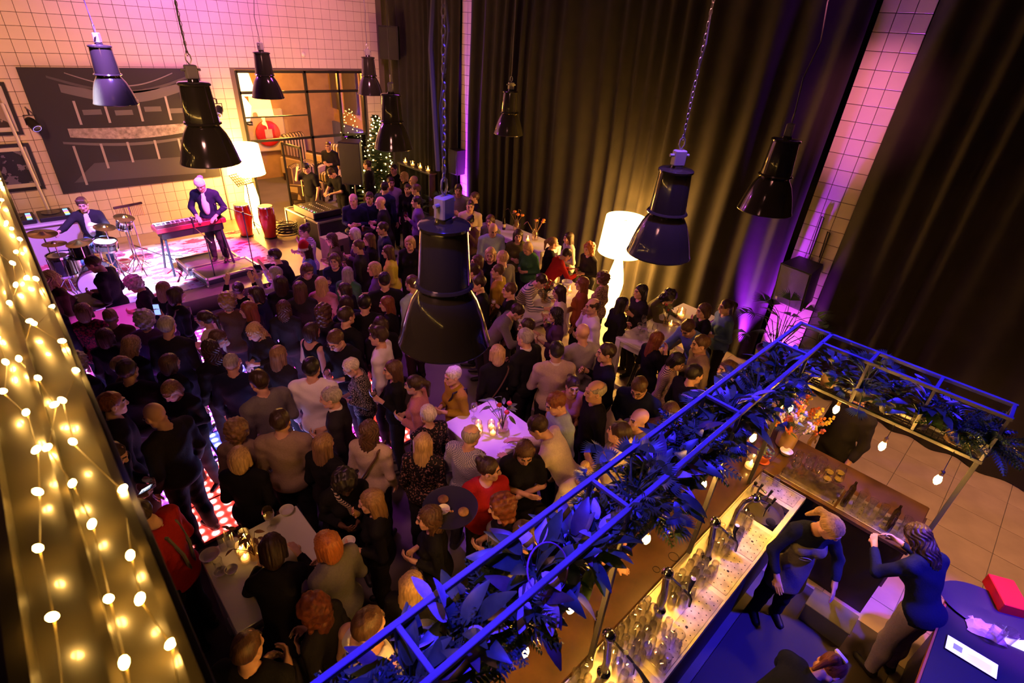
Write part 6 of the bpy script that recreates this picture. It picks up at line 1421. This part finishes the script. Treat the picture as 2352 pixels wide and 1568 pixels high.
# ------------------------------------------------------------------ people
D = dict
PEOPLE = [
 # musicians and technicians
 (185, 462, 300, 'M', 'drum', 'swept', 'brn', 'dark', 'drummer in a black jacket over a white shirt, seated', D(floor=.312, grp='band', pants='denim', at=(.92, 12.62), s=1.03)),
 (460, 424, 285, 'M', 'keys', 'crop', 'brn', 'navy', 'keyboard player in a white cap and dark jacket', D(floor=.474, grp='band', ex='c', s=1.0, mir=False)),
 (760, 398, 235, 'M', 'dj', 'short', 'drk', 'black', 'sound technician in a black t-shirt bent over the mixing desk', D(sleeve='short', grp='sound crew', mir=False)),
 (702, 386, 250, 'M', 'phone', 'short', 'blk', 'black', 'crew member in black lifting a small camera behind the mixer', D(sleeve='short', grp='sound crew', head='d')),
 (724, 312, 265, 'M', 'front', 'crop', 'brn', 'dark', 'man in dark clothes standing inside the glazed lounge', D(grp='sound crew', at=(7.35, 15.6), s=1.02)),
 # left, by the stage
 (119, 637, 60, 'F', 'down', 'wavy', 'bln', 'brown', 'light-haired woman at the left edge, looking up by the drums', D(head='u')),
 (112, 690, 100, 'M', 'down', 'crop', 'gin', 'dark', 'broad man with orange-lit hair against the fairy-lit beam', D()),
 (214, 606, 195, 'M', 'front', 'short', 'drk', 'black', 'dark-haired man in a black jacket bent toward the cups', D(head='d')),
 (288, 668, 215, 'F', 'front', 'curly', 'gry', 'black', 'grey curly-haired woman with glasses, face lit blue', D(ex='g', head='d')),
 (196, 708, 110, 'F', 'down', 'bob', 'dbl', 'redfloral', 'ash-blond woman from behind in a red floral top', D()),
 (232, 722, 120, 'F', 'down', 'crop', 'dbl', 'brown', 'short-cropped blond guest from behind in a brown sweater', D()),
 (320, 738, 105, 'F', 'phone', 'curly', 'gry', 'plum', 'curly-haired woman holding a phone up to film', D(mir=False)),
 (355, 655, 85, 'F', 'down', 'long', 'dbl', 'black', 'woman with long fair hair and thin shoulder strap, before the rug', D(ex='b')),
 (407, 676, 60, 'F', 'front', 'bob', 'drk', 'black', 'dark-haired woman in profile with a pale bag strap, by the riser', D(ex='s')),
 (367, 753, 95, 'M', 'down', 'short', 'gry', 'dark', 'grey-haired guest from behind, left of the cream blouse', D()),
 (472, 732, 185, 'F', 'front', 'pony', 'drk', 'cream', 'dark-haired woman in a cream blouse looking left', D(ex='', mir=True)),
 (526, 692, 110, 'F', 'down', 'curly', 'dbl', 'brown', 'woman with a curly fair updo from behind, near the riser', D()),
 (577, 708, 185, 'F', 'down', 'long', 'aub', 'dark', 'long auburn-haired woman in profile facing left', D()),
 (548, 662, 110, 'F', 'raise', 'bun', 'drk', 'black', 'woman with a dark bun raising both hands at the stage edge', D()),
 (592, 672, 190, 'F', 'front', 'bob', 'drk', 'navy', 'dark-haired woman looking left beside the raised hands', D()),
 (275, 772, 95, 'F', 'down', 'bob', 'brn', 'dark', 'brown-haired guest from behind in front of the violet table', D()),
 (324, 786, 80, 'F', 'down', 'wavy', 'bln', 'black', 'blond guest looking down below the raised phone', D(head='d')),
 (444, 799, 150, 'F', 'down', 'wavy', 'drk', 'black', 'woman with dark wavy hair just below the cream blouse', D()),
 (482, 788, 20, 'F', 'front', 'bob', 'brn', 'plum', 'brown-haired woman half hidden behind the cream blouse', D(head='d')),
 (533, 832, 100, 'M', 'down', 'crop', 'gry', 'navy', 'man with cropped pale hair from behind in dark blue', D()),
 (583, 762, 240, 'F', 'front', 'wavy', 'bln', 'dark', 'blond woman bowing her head, hair falling forward', D(head='d')),
 (196, 830, 80, 'F', 'down', 'curly', 'gry', 'dark', 'grey curly head against the beam, lowest at the left', D()),
 (272, 832, 60, 'F', 'down', 'short', 'bln', 'brown', 'guest with orange-lit blond hair beside the grey curls', D(head='t')),
 (337, 830, 100, 'M', 'down', 'short', 'drk', 'black', 'dark-haired man from behind in black, left crowd centre', D()),
 (401, 836, 70, 'F', 'down', 'bob', 'brn', 'black', 'brown bobbed head in the dark, left of the cropped pale hair', D()),
 (383, 892, 265, 'F', 'front', 'bob', 'dbl', 'black', 'woman with streaked blond hair looking down, alone in the dark', D(head='d')),
 (260, 926, 45, 'M', 'down', 'short', 'aub', 'dark', 'reddish-haired man near the beam, face turned away', D()),
 (355, 953, 165, 'M', 'down', 'bald', 'brn', 'dark', 'bald man with glasses in a dark sweater, blue rim light', D(ex='g', s=1.05, head='d')),
 (264, 1043, 10, 'M', 'front', 'crop', 'drk', 'black', 'short-haired man with white collar looking at a phone', D(ex='k', head='d')),
 (342, 1170, 190, 'M', 'front', 'short', 'drk', 'red', 'man in a red sweater with grey suspenders, head bowed', D(head='d', mir=False)),
 (594, 874, 145, 'M', 'front', 'short', 'drk', 'grey', 'man from behind in a grey shirt with violet sheen', D(s=1.06)),
 (545, 986, 100, 'F', 'down', 'curly', 'dbl', 'tan', 'woman with short curly hair in a khaki top from behind', D()),
 (552, 1048, 95, 'F', 'drink', 'bob', 'bln', 'black', 'blond woman in black from behind, wine glass at her side', D(mir=True)),
 # centre of the crowd
 (716, 843, 95, 'M', 'drink', 'short', 'blk', 'white', 'dark-haired man in a white shirt from behind with blue hem glow', D(s=1.05)),
 (758, 912, 190, 'M', 'front', 'short', 'gry', 'dark', 'greying man facing left in a sweater with striped collar', D(ex='k')),
 (812, 838, 205, 'F', 'front', 'short', 'wht', 'speck', 'white-haired woman with glasses in a speckled black top', D(ex='g', head='d')),
 (905, 851, 200, 'F', 'drink', 'long', 'brn', 'black', 'brown-haired woman in black facing left by the pink light', D()),
 (862, 776, 180, 'M', 'down', 'swept', 'drk', 'white', 'young man in a white shirt in profile facing left', D(s=1.03)),
 (770, 782, 250, 'M', 'front', 'short', 'brn', 'black', 'man with glasses and dark jacket looking down', D(ex='g', head='d')),
 (658, 968, 100, 'M', 'down', 'short', 'drk', 'tan', 'man from behind in a taupe shirt with dark collar', D(s=1.04)),
 (746, 1023, 70, 'F', 'down', 'long', 'dbl', 'black', 'woman with long fair hair from behind beside the taupe shirt', D()),
 (844, 988, 80, 'F', 'drink', 'wavy', 'brn', 'beige', 'brown-haired woman in a beige sweater with brown bag strap', D(ex='s', mir=True)),
 (945, 880, 180, 'F', 'front', 'pony', 'drk', 'pink', 'woman with dark ponytail in a pale pink jacket', D()),
 (982, 950, 130, 'F', 'down', 'short', 'wht', 'floral', 'white-haired woman beside the very long blond hair', D()),
 (978, 1016, 85, 'F', 'down', 'verylong', 'bln', 'floral', 'woman with very long blond hair in a dark floral dress', D()),
 (783, 1097, 300, 'F', 'front', 'curly', 'blk', 'black', 'dark-skinned woman in black with a zebra-striped collar', D(sk='k', head='d')),
 (850, 1150, 195, 'F', 'face', 'long', 'dbl', 'black', 'fair-haired woman in black, hand raised, holding a white cup', D(fine=.007)),
 (642, 812, 75, 'F', 'down', 'long', 'dbl', 'dark', 'long fair-haired woman from behind with a dark scarf', D()),
 (718, 759, 60, 'F', 'down', 'bob', 'drk', 'black', 'dark-haired woman with bare neck in a low-backed black top', D(sleeve='vest')),
 (698, 530, 230, 'F', 'face', 'bun', 'drk', 'knit', 'laughing woman covering her mouth in a white striped knit', D()),
 (692, 578, 200, 'F', 'down', 'long', 'drk', 'blue', 'woman wearing a red Santa hat with white trim', D(ex='h')),
 (760, 549, 205, 'F', 'front', 'wavy', 'brn', 'olive', 'brown-haired woman facing left behind the Santa hat', D()),
 (815, 537, 190, 'F', 'front', 'bob', 'wht', 'plum', 'white-haired woman in profile by the wooden box', D()),
 (822, 565, 180, 'M', 'drink', 'crop', 'brn', 'dark', 'short-haired man in profile facing left with raised glass', D()),
 (638, 583, 190, 'M', 'reach', 'short', 'drk', 'black', 'man in black stretching his arm toward the stage', D(mir=False)),
 (768, 598, 275, 'F', 'drink', 'bob', 'brn', 'navy', 'smiling woman facing the camera in a navy top', D()),
 (707, 622, 320, 'F', 'down', 'bob', 'brn', 'dark', 'guest with red-lit face bending right below the Santa hat', D(head='d')),
 (800, 627, 80, 'F', 'down', 'long', 'gry', 'green', 'ash-blond woman from behind in a green top', D()),
 (858, 617, 185, 'F', 'front', 'bob', 'bln', 'purple', 'blond woman in profile in a violet satin blouse', D()),
 (891, 577, 190, 'F', 'front', 'long', 'brn', 'yellow', 'long-haired woman in a bright yellow jacket', D()),
 (940, 558, 265, 'F', 'down', 'bob', 'bln', 'black', 'blond woman in black facing the camera, red-lit', D()),
 (872, 527, 205, 'M', 'down', 'short', 'drk', 'navy', 'bearded man with white collar facing left', D(ex='ke')),
 (851, 546, 190, 'F', 'down', 'long', 'brn', 'black', 'woman in magenta-lit profile with long hair', D()),
 (630, 628, 190, 'F', 'raise', 'bob', 'gry', 'lilac', 'older woman in profile clapping her raised hands', D()),
 (645, 655, 110, 'F', 'down', 'long', 'drk', 'black', 'dark long-haired woman from behind at the stage corner', D()),
 (681, 660, 100, 'F', 'down', 'long', 'brn', 'dark', 'brown long-haired woman from behind, second from the corner', D()),
 (725, 657, 95, 'F', 'down', 'long', 'bln', 'pink', 'woman with long golden hair from behind in a pink top', D()),
 (790, 667, 170, 'F', 'down', 'bob', 'drk', 'black', 'dark-haired guest just below the green top', D()),
 (797, 694, 130, 'F', 'down', 'bob', 'drk', 'navy', 'dark-haired woman behind the man in the black sweater', D()),
 (834, 693, 100, 'M', 'down', 'short', 'blk', 'black', 'black-haired man from behind below the violet blouse', D()),
 (897, 687, 190, 'F', 'front', 'long', 'aub', 'black', 'auburn woman in profile with a gold necklace', D()),
 (930, 653, 150, 'M', 'down', 'short', 'brn', 'lblue', 'brown-haired man from behind in a pale blue shirt', D()),
 (658, 697, 100, 'F', 'down', 'wavy', 'brn', 'dark', 'brown wavy-haired woman from behind, left of the golden hair', D()),
 (744, 716, 90, 'F', 'down', 'curlylong', 'brn', 'dark', 'woman with brown curls from behind, centre crowd', D()),
 (808, 724, 60, 'M', 'down', 'short', 'drk', 'black', 'dark-haired man from behind in a black sweater, centre', D(s=1.05)),
 (863, 744, 120, 'F', 'down', 'bob', 'drk', 'black', 'dark bobbed guest behind the young man in white', D()),
 (889, 648, 110, 'M', 'down', 'short', 'blk', 'black', 'black-haired man in black left of the pale blue shirt', D()),
 # behind the big pendant and right of it
 (1100, 598, 200, 'F', 'down', 'bob', 'brn', 'plum', 'brown-haired woman just right of the big pendant', D()),
 (1097, 627, 180, 'M', 'down', 'short', 'drk', 'dark', 'dark-haired man half behind the big pendant', D()),
 (1107, 646, 195, 'M', 'front', 'short', 'drk', 'black', 'man in a dark suit in profile beside the big pendant', D(s=1.04)),
 (1165, 629, 170, 'M', 'down', 'crop', 'brn', 'mustard', 'short-haired man in an ochre sweater facing left', D()),
 (1164, 661, 185, 'M', 'drink', 'short', 'brn', 'black', 'brown-haired man in a black shirt with a dark beer', D()),
 (1122, 586, 265, 'F', 'down', 'long', 'bln', 'black', 'smiling blond woman with glasses right of the pendant', D(ex='g')),
 (1133, 528, 290, 'M', 'cross', 'bald', 'brn', 'lblue', 'bald man in a pale blue zip sweater', D(s=1.04, head='d')),
 (1160, 596, 140, 'M', 'down', 'short', 'bln', 'grey', 'fair-haired man from behind near the ochre sweater', D()),
 (1189, 716, 350, 'M', 'lean', 'short', 'drk', 'grey', 'man in a charcoal sweater leaning toward the lamp-lit table', D()),
 (1120, 506, 250, 'F', 'front', 'bob', 'brn', 'grey', 'smiling woman with glasses behind the bald man', D(ex='g')),
 (1080, 473, 275, 'M', 'front', 'crop', 'drk', 'beige', 'man in a beige hooded sweater facing the camera', D()),
 (1053, 436, 275, 'M', 'front', 'short', 'drk', 'lgrey', 'bearded man in a pale grey t-shirt before the left pillar', D(ex='e', sleeve='short')),
 (1094, 455, 200, 'M', 'down', 'short', 'brn', 'black', 'man in black beside the curtain looking left', D()),
 (1084, 510, 240, 'F', 'face', 'bun', 'blk', 'brown', 'dark-haired woman with a hand at her mouth', D()),
 (1190, 541, 275, 'F', 'front', 'long', 'drk', 'olive', 'long dark-haired woman in an olive shirt by the curtain-side table', D()),
 # far group by the tree
 (904, 388, 250, 'M', 'down', 'short', 'blk', 'black', 'man in black in front of the fairy-lit tree', D()),
 (927, 405, 215, 'F', 'down', 'bob', 'bln', 'black', 'blond woman with violet-lit hair by the shelf', D()),
 (949, 415, 200, 'M', 'down', 'bald', 'brn', 'black', 'red-faced bald man below the candle shelf', D()),
 (906, 420, 300, 'M', 'down', 'short', 'drk', 'lilac', 'man in a pale lilac shirt turned right, far group', D()),
 (885, 430, 70, 'M', 'down', 'short', 'blk', 'navy', 'black-haired man in a dark suit from behind, far group', D(s=1.05)),
 (931, 434, 265, 'F', 'down', 'pony', 'drk', 'black', 'dark-haired guest facing the camera, far group', D()),
 (951, 433, 190, 'M', 'down', 'short', 'brn', 'black', 'man in profile with white collar, far group', D(ex='k')),
 (873, 465, 190, 'M', 'front', 'bald', 'brn', 'black', 'bald man in a black blazer beside the beers', D(ex='k')),
 (848, 454, 270, 'M', 'front', 'short', 'drk', 'navy', 'man in an open navy shirt behind the beers', D()),
 (811, 459, 275, 'M', 'front', 'balding', 'gry', 'navy', 'balding man in a dark buttoned denim shirt', D()),
 (956, 463, 190, 'M', 'drink', 'short', 'blk', 'purple', 'young man in a violet-lit jacket, far group', D()),
 (843, 378, 180, 'M', 'down', 'short', 'drk', 'dark', 'man half hidden behind the tall loudspeaker', D()),
 # right tables
 (1264, 560, 10, 'F', 'front', 'pony', 'dbl', 'black', 'woman with fair ponytail in golden profile facing right', D()),
 (1223, 571, 235, 'F', 'front', 'bob', 'bln', 'green', 'blond woman in a green jacket writing on a pad', D(head='d')),
 (1297, 582, 20, 'F', 'lean', 'short', 'drk', 'red', 'woman in a red blouse leaning on the lamp-lit table', D()),
 (1305, 546, 200, 'F', 'front', 'long', 'drk', 'lgrey', 'long dark-haired woman in grey behind the red blouse', D()),
 (1352, 571, 215, 'F', 'front', 'curlylong', 'gin', 'dark', 'woman with ginger curls in a dark jacket by the lamp', D()),
 (1376, 636, 150, 'F', 'down', 'curly', 'brn', 'leopard', 'woman in a leopard print top beside the lamp stem', D()),
 (1334, 650, 170, 'F', 'down', 'long', 'aub', 'rust', 'auburn-haired woman in a rust-red sweater', D()),
 (1279, 668, 175, 'F', 'front', 'long', 'drk', 'cream', 'long dark-haired woman in a cream blouse at the lamp-lit table', D()),
 (1236, 650, 335, 'M', 'lean', 'short', 'drk', 'nordic', 'man in a white patterned sweater reaching over the table', D()),
 (1275, 722, 175, 'F', 'face', 'wavy', 'blk', 'plum', 'dark wavy-haired woman in plum with hands at her chin', D()),
 (1360, 703, 190, 'M', 'ear', 'balding', 'drk', 'white', 'balding man in a white shirt with a hand at his ear', D()),
 (1339, 764, 110, 'M', 'front', 'bald', 'brn', 'lgrey', 'bald man from behind in a grey blazer', D(s=1.06)),
 (1208, 750, 190, 'M', 'down', 'short', 'drk', 'dark', 'man with glasses in profile left of the dark waves', D(ex='g')),
 (1212, 778, 140, 'M', 'front', 'short', 'gry', 'black', 'grey-haired man in a black sweater with white collar', D(ex='k', s=1.04)),
 (1139, 811, 110, 'F', 'down', 'bob', 'bln', 'black', 'blond woman in black with a gold bag chain from behind', D(ex='s')),
 (1279, 810, 100, 'M', 'cross', 'short', 'blk', 'beige', 'man from behind in a beige sweater with white shirt collar', D(ex='k', s=1.05)),
 (1389, 808, 185, 'M', 'drink', 'short', 'drk', 'black', 'bearded man in a dark sweater in profile facing left', D(ex='e')),
 (1346, 886, 190, 'M', 'down', 'balding', 'gry', 'black', 'balding man in a black sweater from behind, right of centre', D(s=1.05)),
 (1318, 888, 280, 'F', 'front', 'pony', 'drk', 'pink', 'woman in dusty pink half hidden by the balding man', D()),
 (1470, 893, 240, 'M', 'front', 'short', 'brn', 'navy', 'laughing man with glasses in a navy cardigan', D(ex='g', head='d')),
 (1432, 697, 20, 'F', 'front', 'long', 'blk', 'black', 'long black-haired woman in black at the curtain table corner', D()),
 (1475, 668, 200, 'F', 'drink', 'long', 'blk', 'dark', 'black-haired woman in a dark vest with white sleeves', D()),
 (1536, 684, 320, 'F', 'lean', 'curlylong', 'blk', 'olive', 'woman with big dark curls bending over the curtain table', D()),
 (1600, 704, 190, 'F', 'face', 'bob', 'brn', 'black', 'brown bobbed woman in black behind the tall candle', D()),
 (1661, 704, 190, 'F', 'front', 'pony', 'drk', 'denim', 'woman with glasses and ponytail in a denim jacket', D(ex='g')),
 (1579, 754, 215, 'M', 'lean', 'short', 'brn', 'blue', 'brown-haired man in a blue shirt leaning on the curtain table', D()),
 (1607, 793, 180, 'M', 'front', 'short', 'brn', 'tan', 'man from behind in a taupe sweater beside the blue shirt', D(s=1.04)),
 (1511, 779, 20, 'F', 'face', 'verylong', 'aub', 'black', 'long auburn-haired woman in a black dress at the curtain table', D()),
 (1562, 829, 330, 'F', 'down', 'bob', 'blk', 'stripe', 'woman with a short black bob in a striped top', D(head='d')),
 (1596, 858, 20, 'M', 'down', 'short', 'blk', 'black', 'short black-haired guest in black beside the striped top', D()),
 (1662, 843, 195, 'F', 'down', 'pony', 'brn', 'black', 'woman in black with a pale blue face mask', D(ex='m')),
 (1538, 945, 260, 'F', 'down', 'bob', 'brn', 'brown', 'brown-haired woman half hidden by the frame plants', D()),
 (1296, 953, 200, 'M', 'down', 'short', 'aub', 'lblue', 'reddish-haired man in a pale blue sweater', D(head='d', s=1.04)),
 (1232, 964, 165, 'M', 'lean', 'short', 'drk', 'cream', 'dark-haired man in a cream sweater at the violet table', D(s=1.04)),
 (1464, 964, 200, 'M', 'down', 'bald', 'brn', 'grey', 'orange-lit bald man beside the blue rail', D()),
 (1078, 998, 60, 'M', 'front', 'balding', 'gry', 'check', 'grey balding man in a checked shirt at the violet table', D()),
 (1414, 989, 150, 'M', 'drink', 'short', 'drk', 'cream', 'dark-haired man in a cream jacket raising a glass', D(mir=True, s=1.04)),
 (1206, 1040, 280, 'F', 'cross', 'long', 'brn', 'black', 'woman with crossed bare forearms looking down, black striped sleeves', D(head='d', sleeve='short', fine=.007)),
 (1125, 1076, 355, 'F', 'tray', 'bun', 'drk', 'red', 'waitress in red and black carrying a round tray', D(mir=False, sleeve='short', grp='staff', fine=.007)),
 (1150, 1163, 190, 'F', 'front', 'curlylong', 'aub', 'black', 'waitress with red curly ponytail in a grey apron', D(ex='a', grp='staff')),
 (983, 1188, 195, 'F', 'front', 'wavy', 'brn', 'black', 'brown-haired woman in a dark coat in profile, lower centre', D()),
 (1041, 864, 215, 'F', 'front', 'short', 'wht', 'mustard', 'grey-haired woman in a mustard top with black strap', D(ex='b')),
 (1341, 1080, 290, 'F', 'down', 'bun', 'bln', 'cream', 'woman with a blond topknot beside the frame plants', D(head='d')),
 # lower left table
 (652, 1258, 115, 'F', 'lean', 'bob', 'drk', 'black', 'dark-haired woman in a fluffy black top leaning on the table', D()),
 (730, 1248, 150, 'F', 'front', 'bob', 'gin', 'grey', 'ginger bobbed woman in a grey sweater at the lower left table', D(s=.98)),
 (703, 1388, 170, 'F', 'front', 'curlylong', 'aub', 'dark', 'woman with long reddish waves behind the fluffy top', D()),
 (570, 1484, 90, 'M', 'front', 'crop', 'brn', 'black', 'short-cropped man seen from above at the bottom left', D(s=1.02)),
 (849, 1430, 60, 'M', 'down', 'short', 'brn', 'white', 'short-haired guest in a white low-backed top by the rail', D(sleeve='vest')),
 (948, 1340, 80, 'F', 'drink', 'long', 'bln', 'black', 'golden long-haired woman holding up a wine glass by the plants', D(mir=True)),
 # guests at the bar
 (1085, 1470, 320, 'M', 'bar', 'short', 'brn', 'navy', 'guest under the plants resting a fist on the bar', D(at=(1.15, 1.90), mir=False, fine=.007)),
 (1385, 1200, 320, 'F', 'bar', 'long', 'brn', 'beige', 'guest under the plants with bracelets, forearm on the bar', D(at=(2.35, 1.95), mir=False, sleeve='short', fine=.007)),
 (1868, 890, 270, 'M', 'bar', 'short', 'drk', 'navy', 'man in dark blue leaning at the far bar corner', D(at=(6.45, 1.55))),
 (2008, 925, 200, 'M', 'down', 'short', 'drk', 'dark', 'broad man in a dark jacket standing beyond the return counter', D(at=(6.25, .62), s=1.06)),
 (2335, 1330, 250, 'M', 'front', 'short', 'drk', 'dark', 'person in dark clothes at the right edge beside the red box', D(at=(5.55, -1.55), grp='staff')),
 # bartenders
 (1910, 1213, 305, 'F', 'work', 'pony', 'bln', 'navy', 'blond bartender with ponytail in a grey apron looking down', D(ex='a', head='t', mir=False, grp='staff', fine=.0065, s=.97)),
 (2105, 1232, 105, 'F', 'pour', 'wavy', 'drk', 'navy', 'bartender in a dark sweater and pale trousers arranging glasses', D(mir=False, grp='staff', pants='lilac', fine=.0065, s=.97)),
 (1905, 1535, 20, 'F', 'stoop', 'pony', 'aub', 'navy', 'bartender stooping at the bottom edge with a white hair clip', D(grp='staff', s=.96)),
]
WHO = {}
for row in PEOPLE:
    r = person(*row[:9], **row[9]); WHO[(row[0], row[1])] = r
# nudge neighbours that stand inside one another a few centimetres apart
for r in CROWD:
    lx, ly = r['root'].location.x, r['root'].location.y
    for x0, x1, y0, y1 in TABLES:
        g_ = .17
        if x0 - g_ < lx < x1 + g_ and y0 - g_ < ly < y1 + g_:
            dd = [(lx - x0 + g_, (-1, 0)), (x1 + g_ - lx, (1, 0)), (ly - y0 + g_, (0, -1)), (y1 + g_ - ly, (0, 1))]; e, n_ = min(dd); r['root'].location.x += n_[0] * e; r['root'].location.y += n_[1] * e
free = [(r, row) for row, r in zip(PEOPLE, CROWD) if row[9].get('grp') is None and 'at' not in row[9]]
for it in range(40):
    for i in range(len(free)):
        for j in range(i):
            a, b = free[i][0]['root'], free[j][0]['root']; d = Vector((a.location.x - b.location.x, a.location.y - b.location.y, 0)); L = d.length
            if 1e-4 < L < .43: d = d * ((.43 - L) * .25 / L); a.location += d; b.location -= d
for r, row in free:
    sc = r['root'].scale; r['M'] = Matrix.Translation(r['root'].location) @ Euler((0, 0, r['yaw'])).to_matrix().to_4x4() @ Matrix.Diagonal((*sc, 1)); r['grip'] = [r['M'] @ Vector(q) for q in r['b'].grip]
for k, hp in (((1085, 1470), (1262, 1440)), ((1385, 1200), (1438, 1305))):
    r = WHO[k]; q = P(hp[0], hp[1], 1.12); d = Vector((q.x - r['grip'][0].x, q.y - r['grip'][0].y, 0)); r['root'].location += d; r['grip'] = [p + d for p in r['grip']]
def held(key, i=0): 
    r = WHO[key]; return r['grip'][i]
def hold_glass(key, kind, label, fill, s=1.0, i=0, up=.0):
    p = held(key, i); glassware(kind, label, p + Vector((0, 0, -(.10 if kind == 'wine' else .06) * s + up)), None, fill, (RND.uniform(-.15, .15), RND.uniform(-.15, .15), 0), s)
hold_glass((552, 1048), 'wine', 'wine glass in the hand of the blond woman in black', 'red', 1.2)
hold_glass((716, 843), 'wine', 'wine glass held by the man in the white shirt, back view', None, 1.1)
hold_glass((905, 851), 'wine', 'wine glass held by the brown-haired woman near the pink light', 'white', 1.1)
hold_glass((844, 988), 'tumbler', 'tumbler held by the woman in the beige sweater', None, 1.1)
hold_glass((822, 565), 'wine', 'wine glass raised by the short-haired man near the wooden box', 'white', 1.1)
hold_glass((768, 598), 'tall', 'slim glass held by the smiling woman in navy', None, 1.0)
hold_glass((1164, 661), 'tall', 'dark beer held by the brown-haired man in black', 'beer', 1.1)
hold_glass((956, 463), 'wine', 'red wine held by the young man in violet', 'red', 1.1)
hold_glass((1389, 808), 'tumbler', 'tumbler held by the bearded man in the dark sweater', None, 1.0)
hold_glass((1475, 668), 'wine', 'wine glass held by the woman with white sleeves', 'white', 1.1)
hold_glass((1414, 989), 'tumbler', 'beer tumbler raised by the man in the cream jacket', 'beer', 1.15)
hold_glass((948, 1340), 'wine', 'wine glass raised by the golden-haired woman near the plants', 'white', 1.15)
p = held((850, 1150), 1); bowl('white tasting cup held by the fair-haired woman in black', p + Vector((0, 0, .0)), .9)
def phone(key, label, glow, i=0, rot=(1.2, 0, 0), col=(.6, .65, 1), n=True):
    p = held(key, i); yaw = WHO[key]['yaw']
    t = thing('phone', label, 'phone', p + Vector((0, 0, .02)), yaw); t.rotation_euler = (rot[0], 0, yaw + rot[2])
    obj('case', G().bevel_box((-.037, -.005, -.075), (.037, .005, .075), .002), black, t); obj('screen', G().box((-.034, -.0058, -.071), (.034, -.0052, .071)), mat('phone_%s' % label[:5], (.05, .05, .08), .2, emit=col, strength=glow), t)
    if n:
        for k in range(6): obj('screen_row', G().box((-.03, -.0064, -.06 + k * .02), (.02 - .008 * (k % 3), -.0059, -.052 + k * .02)), mat('phone_row', (.5, .5, .5), .5, emit=(.9, .9, 1), strength=2.5), t)
phone((320, 738), 'glowing blue phone raised to film the band', 2.2, 0, (-.1, 0, 0), (.2, .3, 1), False)
phone((264, 1043), 'lit phone held low by the man with white collar', .5, 0, (-1.0, 0, 0), (.5, .6, .8))
phone((702, 386), 'small camera held up by the crew member behind the mixer', .2, 0, (0, 0, 0), (.3, .3, .3), False)
# round tray with bread rolls
p = held((1125, 1076), 0); ty = thing('serving_tray', 'round dark tray with bread rolls carried by the waitress', 'tray', p + Vector((0, 0, .0)))
obj('tray', G().lathe([(.20, 0), (.235, .012), (.24, .025), (.228, .02), (0, .008)], 36), mat('tray_navy'), ty, smooth=True)
for i, (x, y, m_) in enumerate(((.0, .10, 'roll_dark'), (.05, -.12, 'roll_tan'))): obj('bread_roll', G().ball((0, 0, .022), .048, 14, (1, 1, .6)), mat(m_, (.20, .09, .05) if i == 0 else (.35, .2, .08), .8, var=.3, scale=30), None, p + Vector((x, y, .008)), label=['dark bread roll on the round tray', 'seeded bread roll on the round tray'][i], cat='bread', smooth=True)
bowl('white sauce cup on the round tray', p + Vector((-.07, .0, .008)), .85)
# suspenders of the man in red, zebra collar, clip
def extra(key, name, geo, m_, smooth=True): return obj(name, geo, m_, WHO[key]['root'], smooth=smooth)
b = WHO[(342, 1170)]['b']
for q in (-1, 1): extra((342, 1170), 'suspender', G().tube([b.up(V3(q * .07, .125, 1.0)), b.up(V3(q * .085, .145, 1.25)), b.up(V3(q * .09, .08, 1.44)), b.up(V3(q * .09, -.02, 1.49)), b.up(V3(q * .08, -.11, 1.42)), b.up(V3(q * .06, -.145, 1.2)), b.up(V3(q * .04, -.13, 1.0))], .014, 6), mat('strap_grey', (.16, .16, .14), .8))
b = WHO[(783, 1097)]['b']; extra((783, 1097), 'zebra_collar', G().tube([b.up(V3(-.10, -.02, 1.50)), b.up(V3(-.07, .10, 1.44)), b.up(V3(0, .14, 1.36)), b.up(V3(.02, .14, 1.25))], .022, 8), pattern('zebra', (.02, .02, .02), (.6, .5, .35), 'stripe', 16, width=.5))
for k in ((460, 424), (185, 462)):
    b = WHO[k]['b']; extra(k, 'shirt_front', G().ball(b.up(V3(0, .080, 1.25)), 1.0, 20, (.078, .062, .235), None), mat('shirt_white', (.72, .68, .70), .8))
for k in ((1910, 1213), (1150, 1163)):
    b = WHO[k]['b']; extra(k, 'apron_emblem', G().tube([b.up(V3(.03 + .055 * math.cos(a), .150 - .006 * math.cos(a), 1.20 + .022 * math.sin(a))) for a in [i * PI / 10 for i in range(21)]], .0022, 5), mat('emblem_white', (.6, .58, .52), .7))
b = WHO[(1905, 1535)]['b']; HM = Matrix([list(b.RH[i]) + [b.headc[i]] for i in range(3)] + [[0, 0, 0, 1]]); o = extra((1905, 1535), 'hair_clip', G().bevel_box((-.05, -.15, .06), (.05, -.12, .09), .006), mat('clip_white', (.8, .78, .82), .5)); o.matrix_local = HM
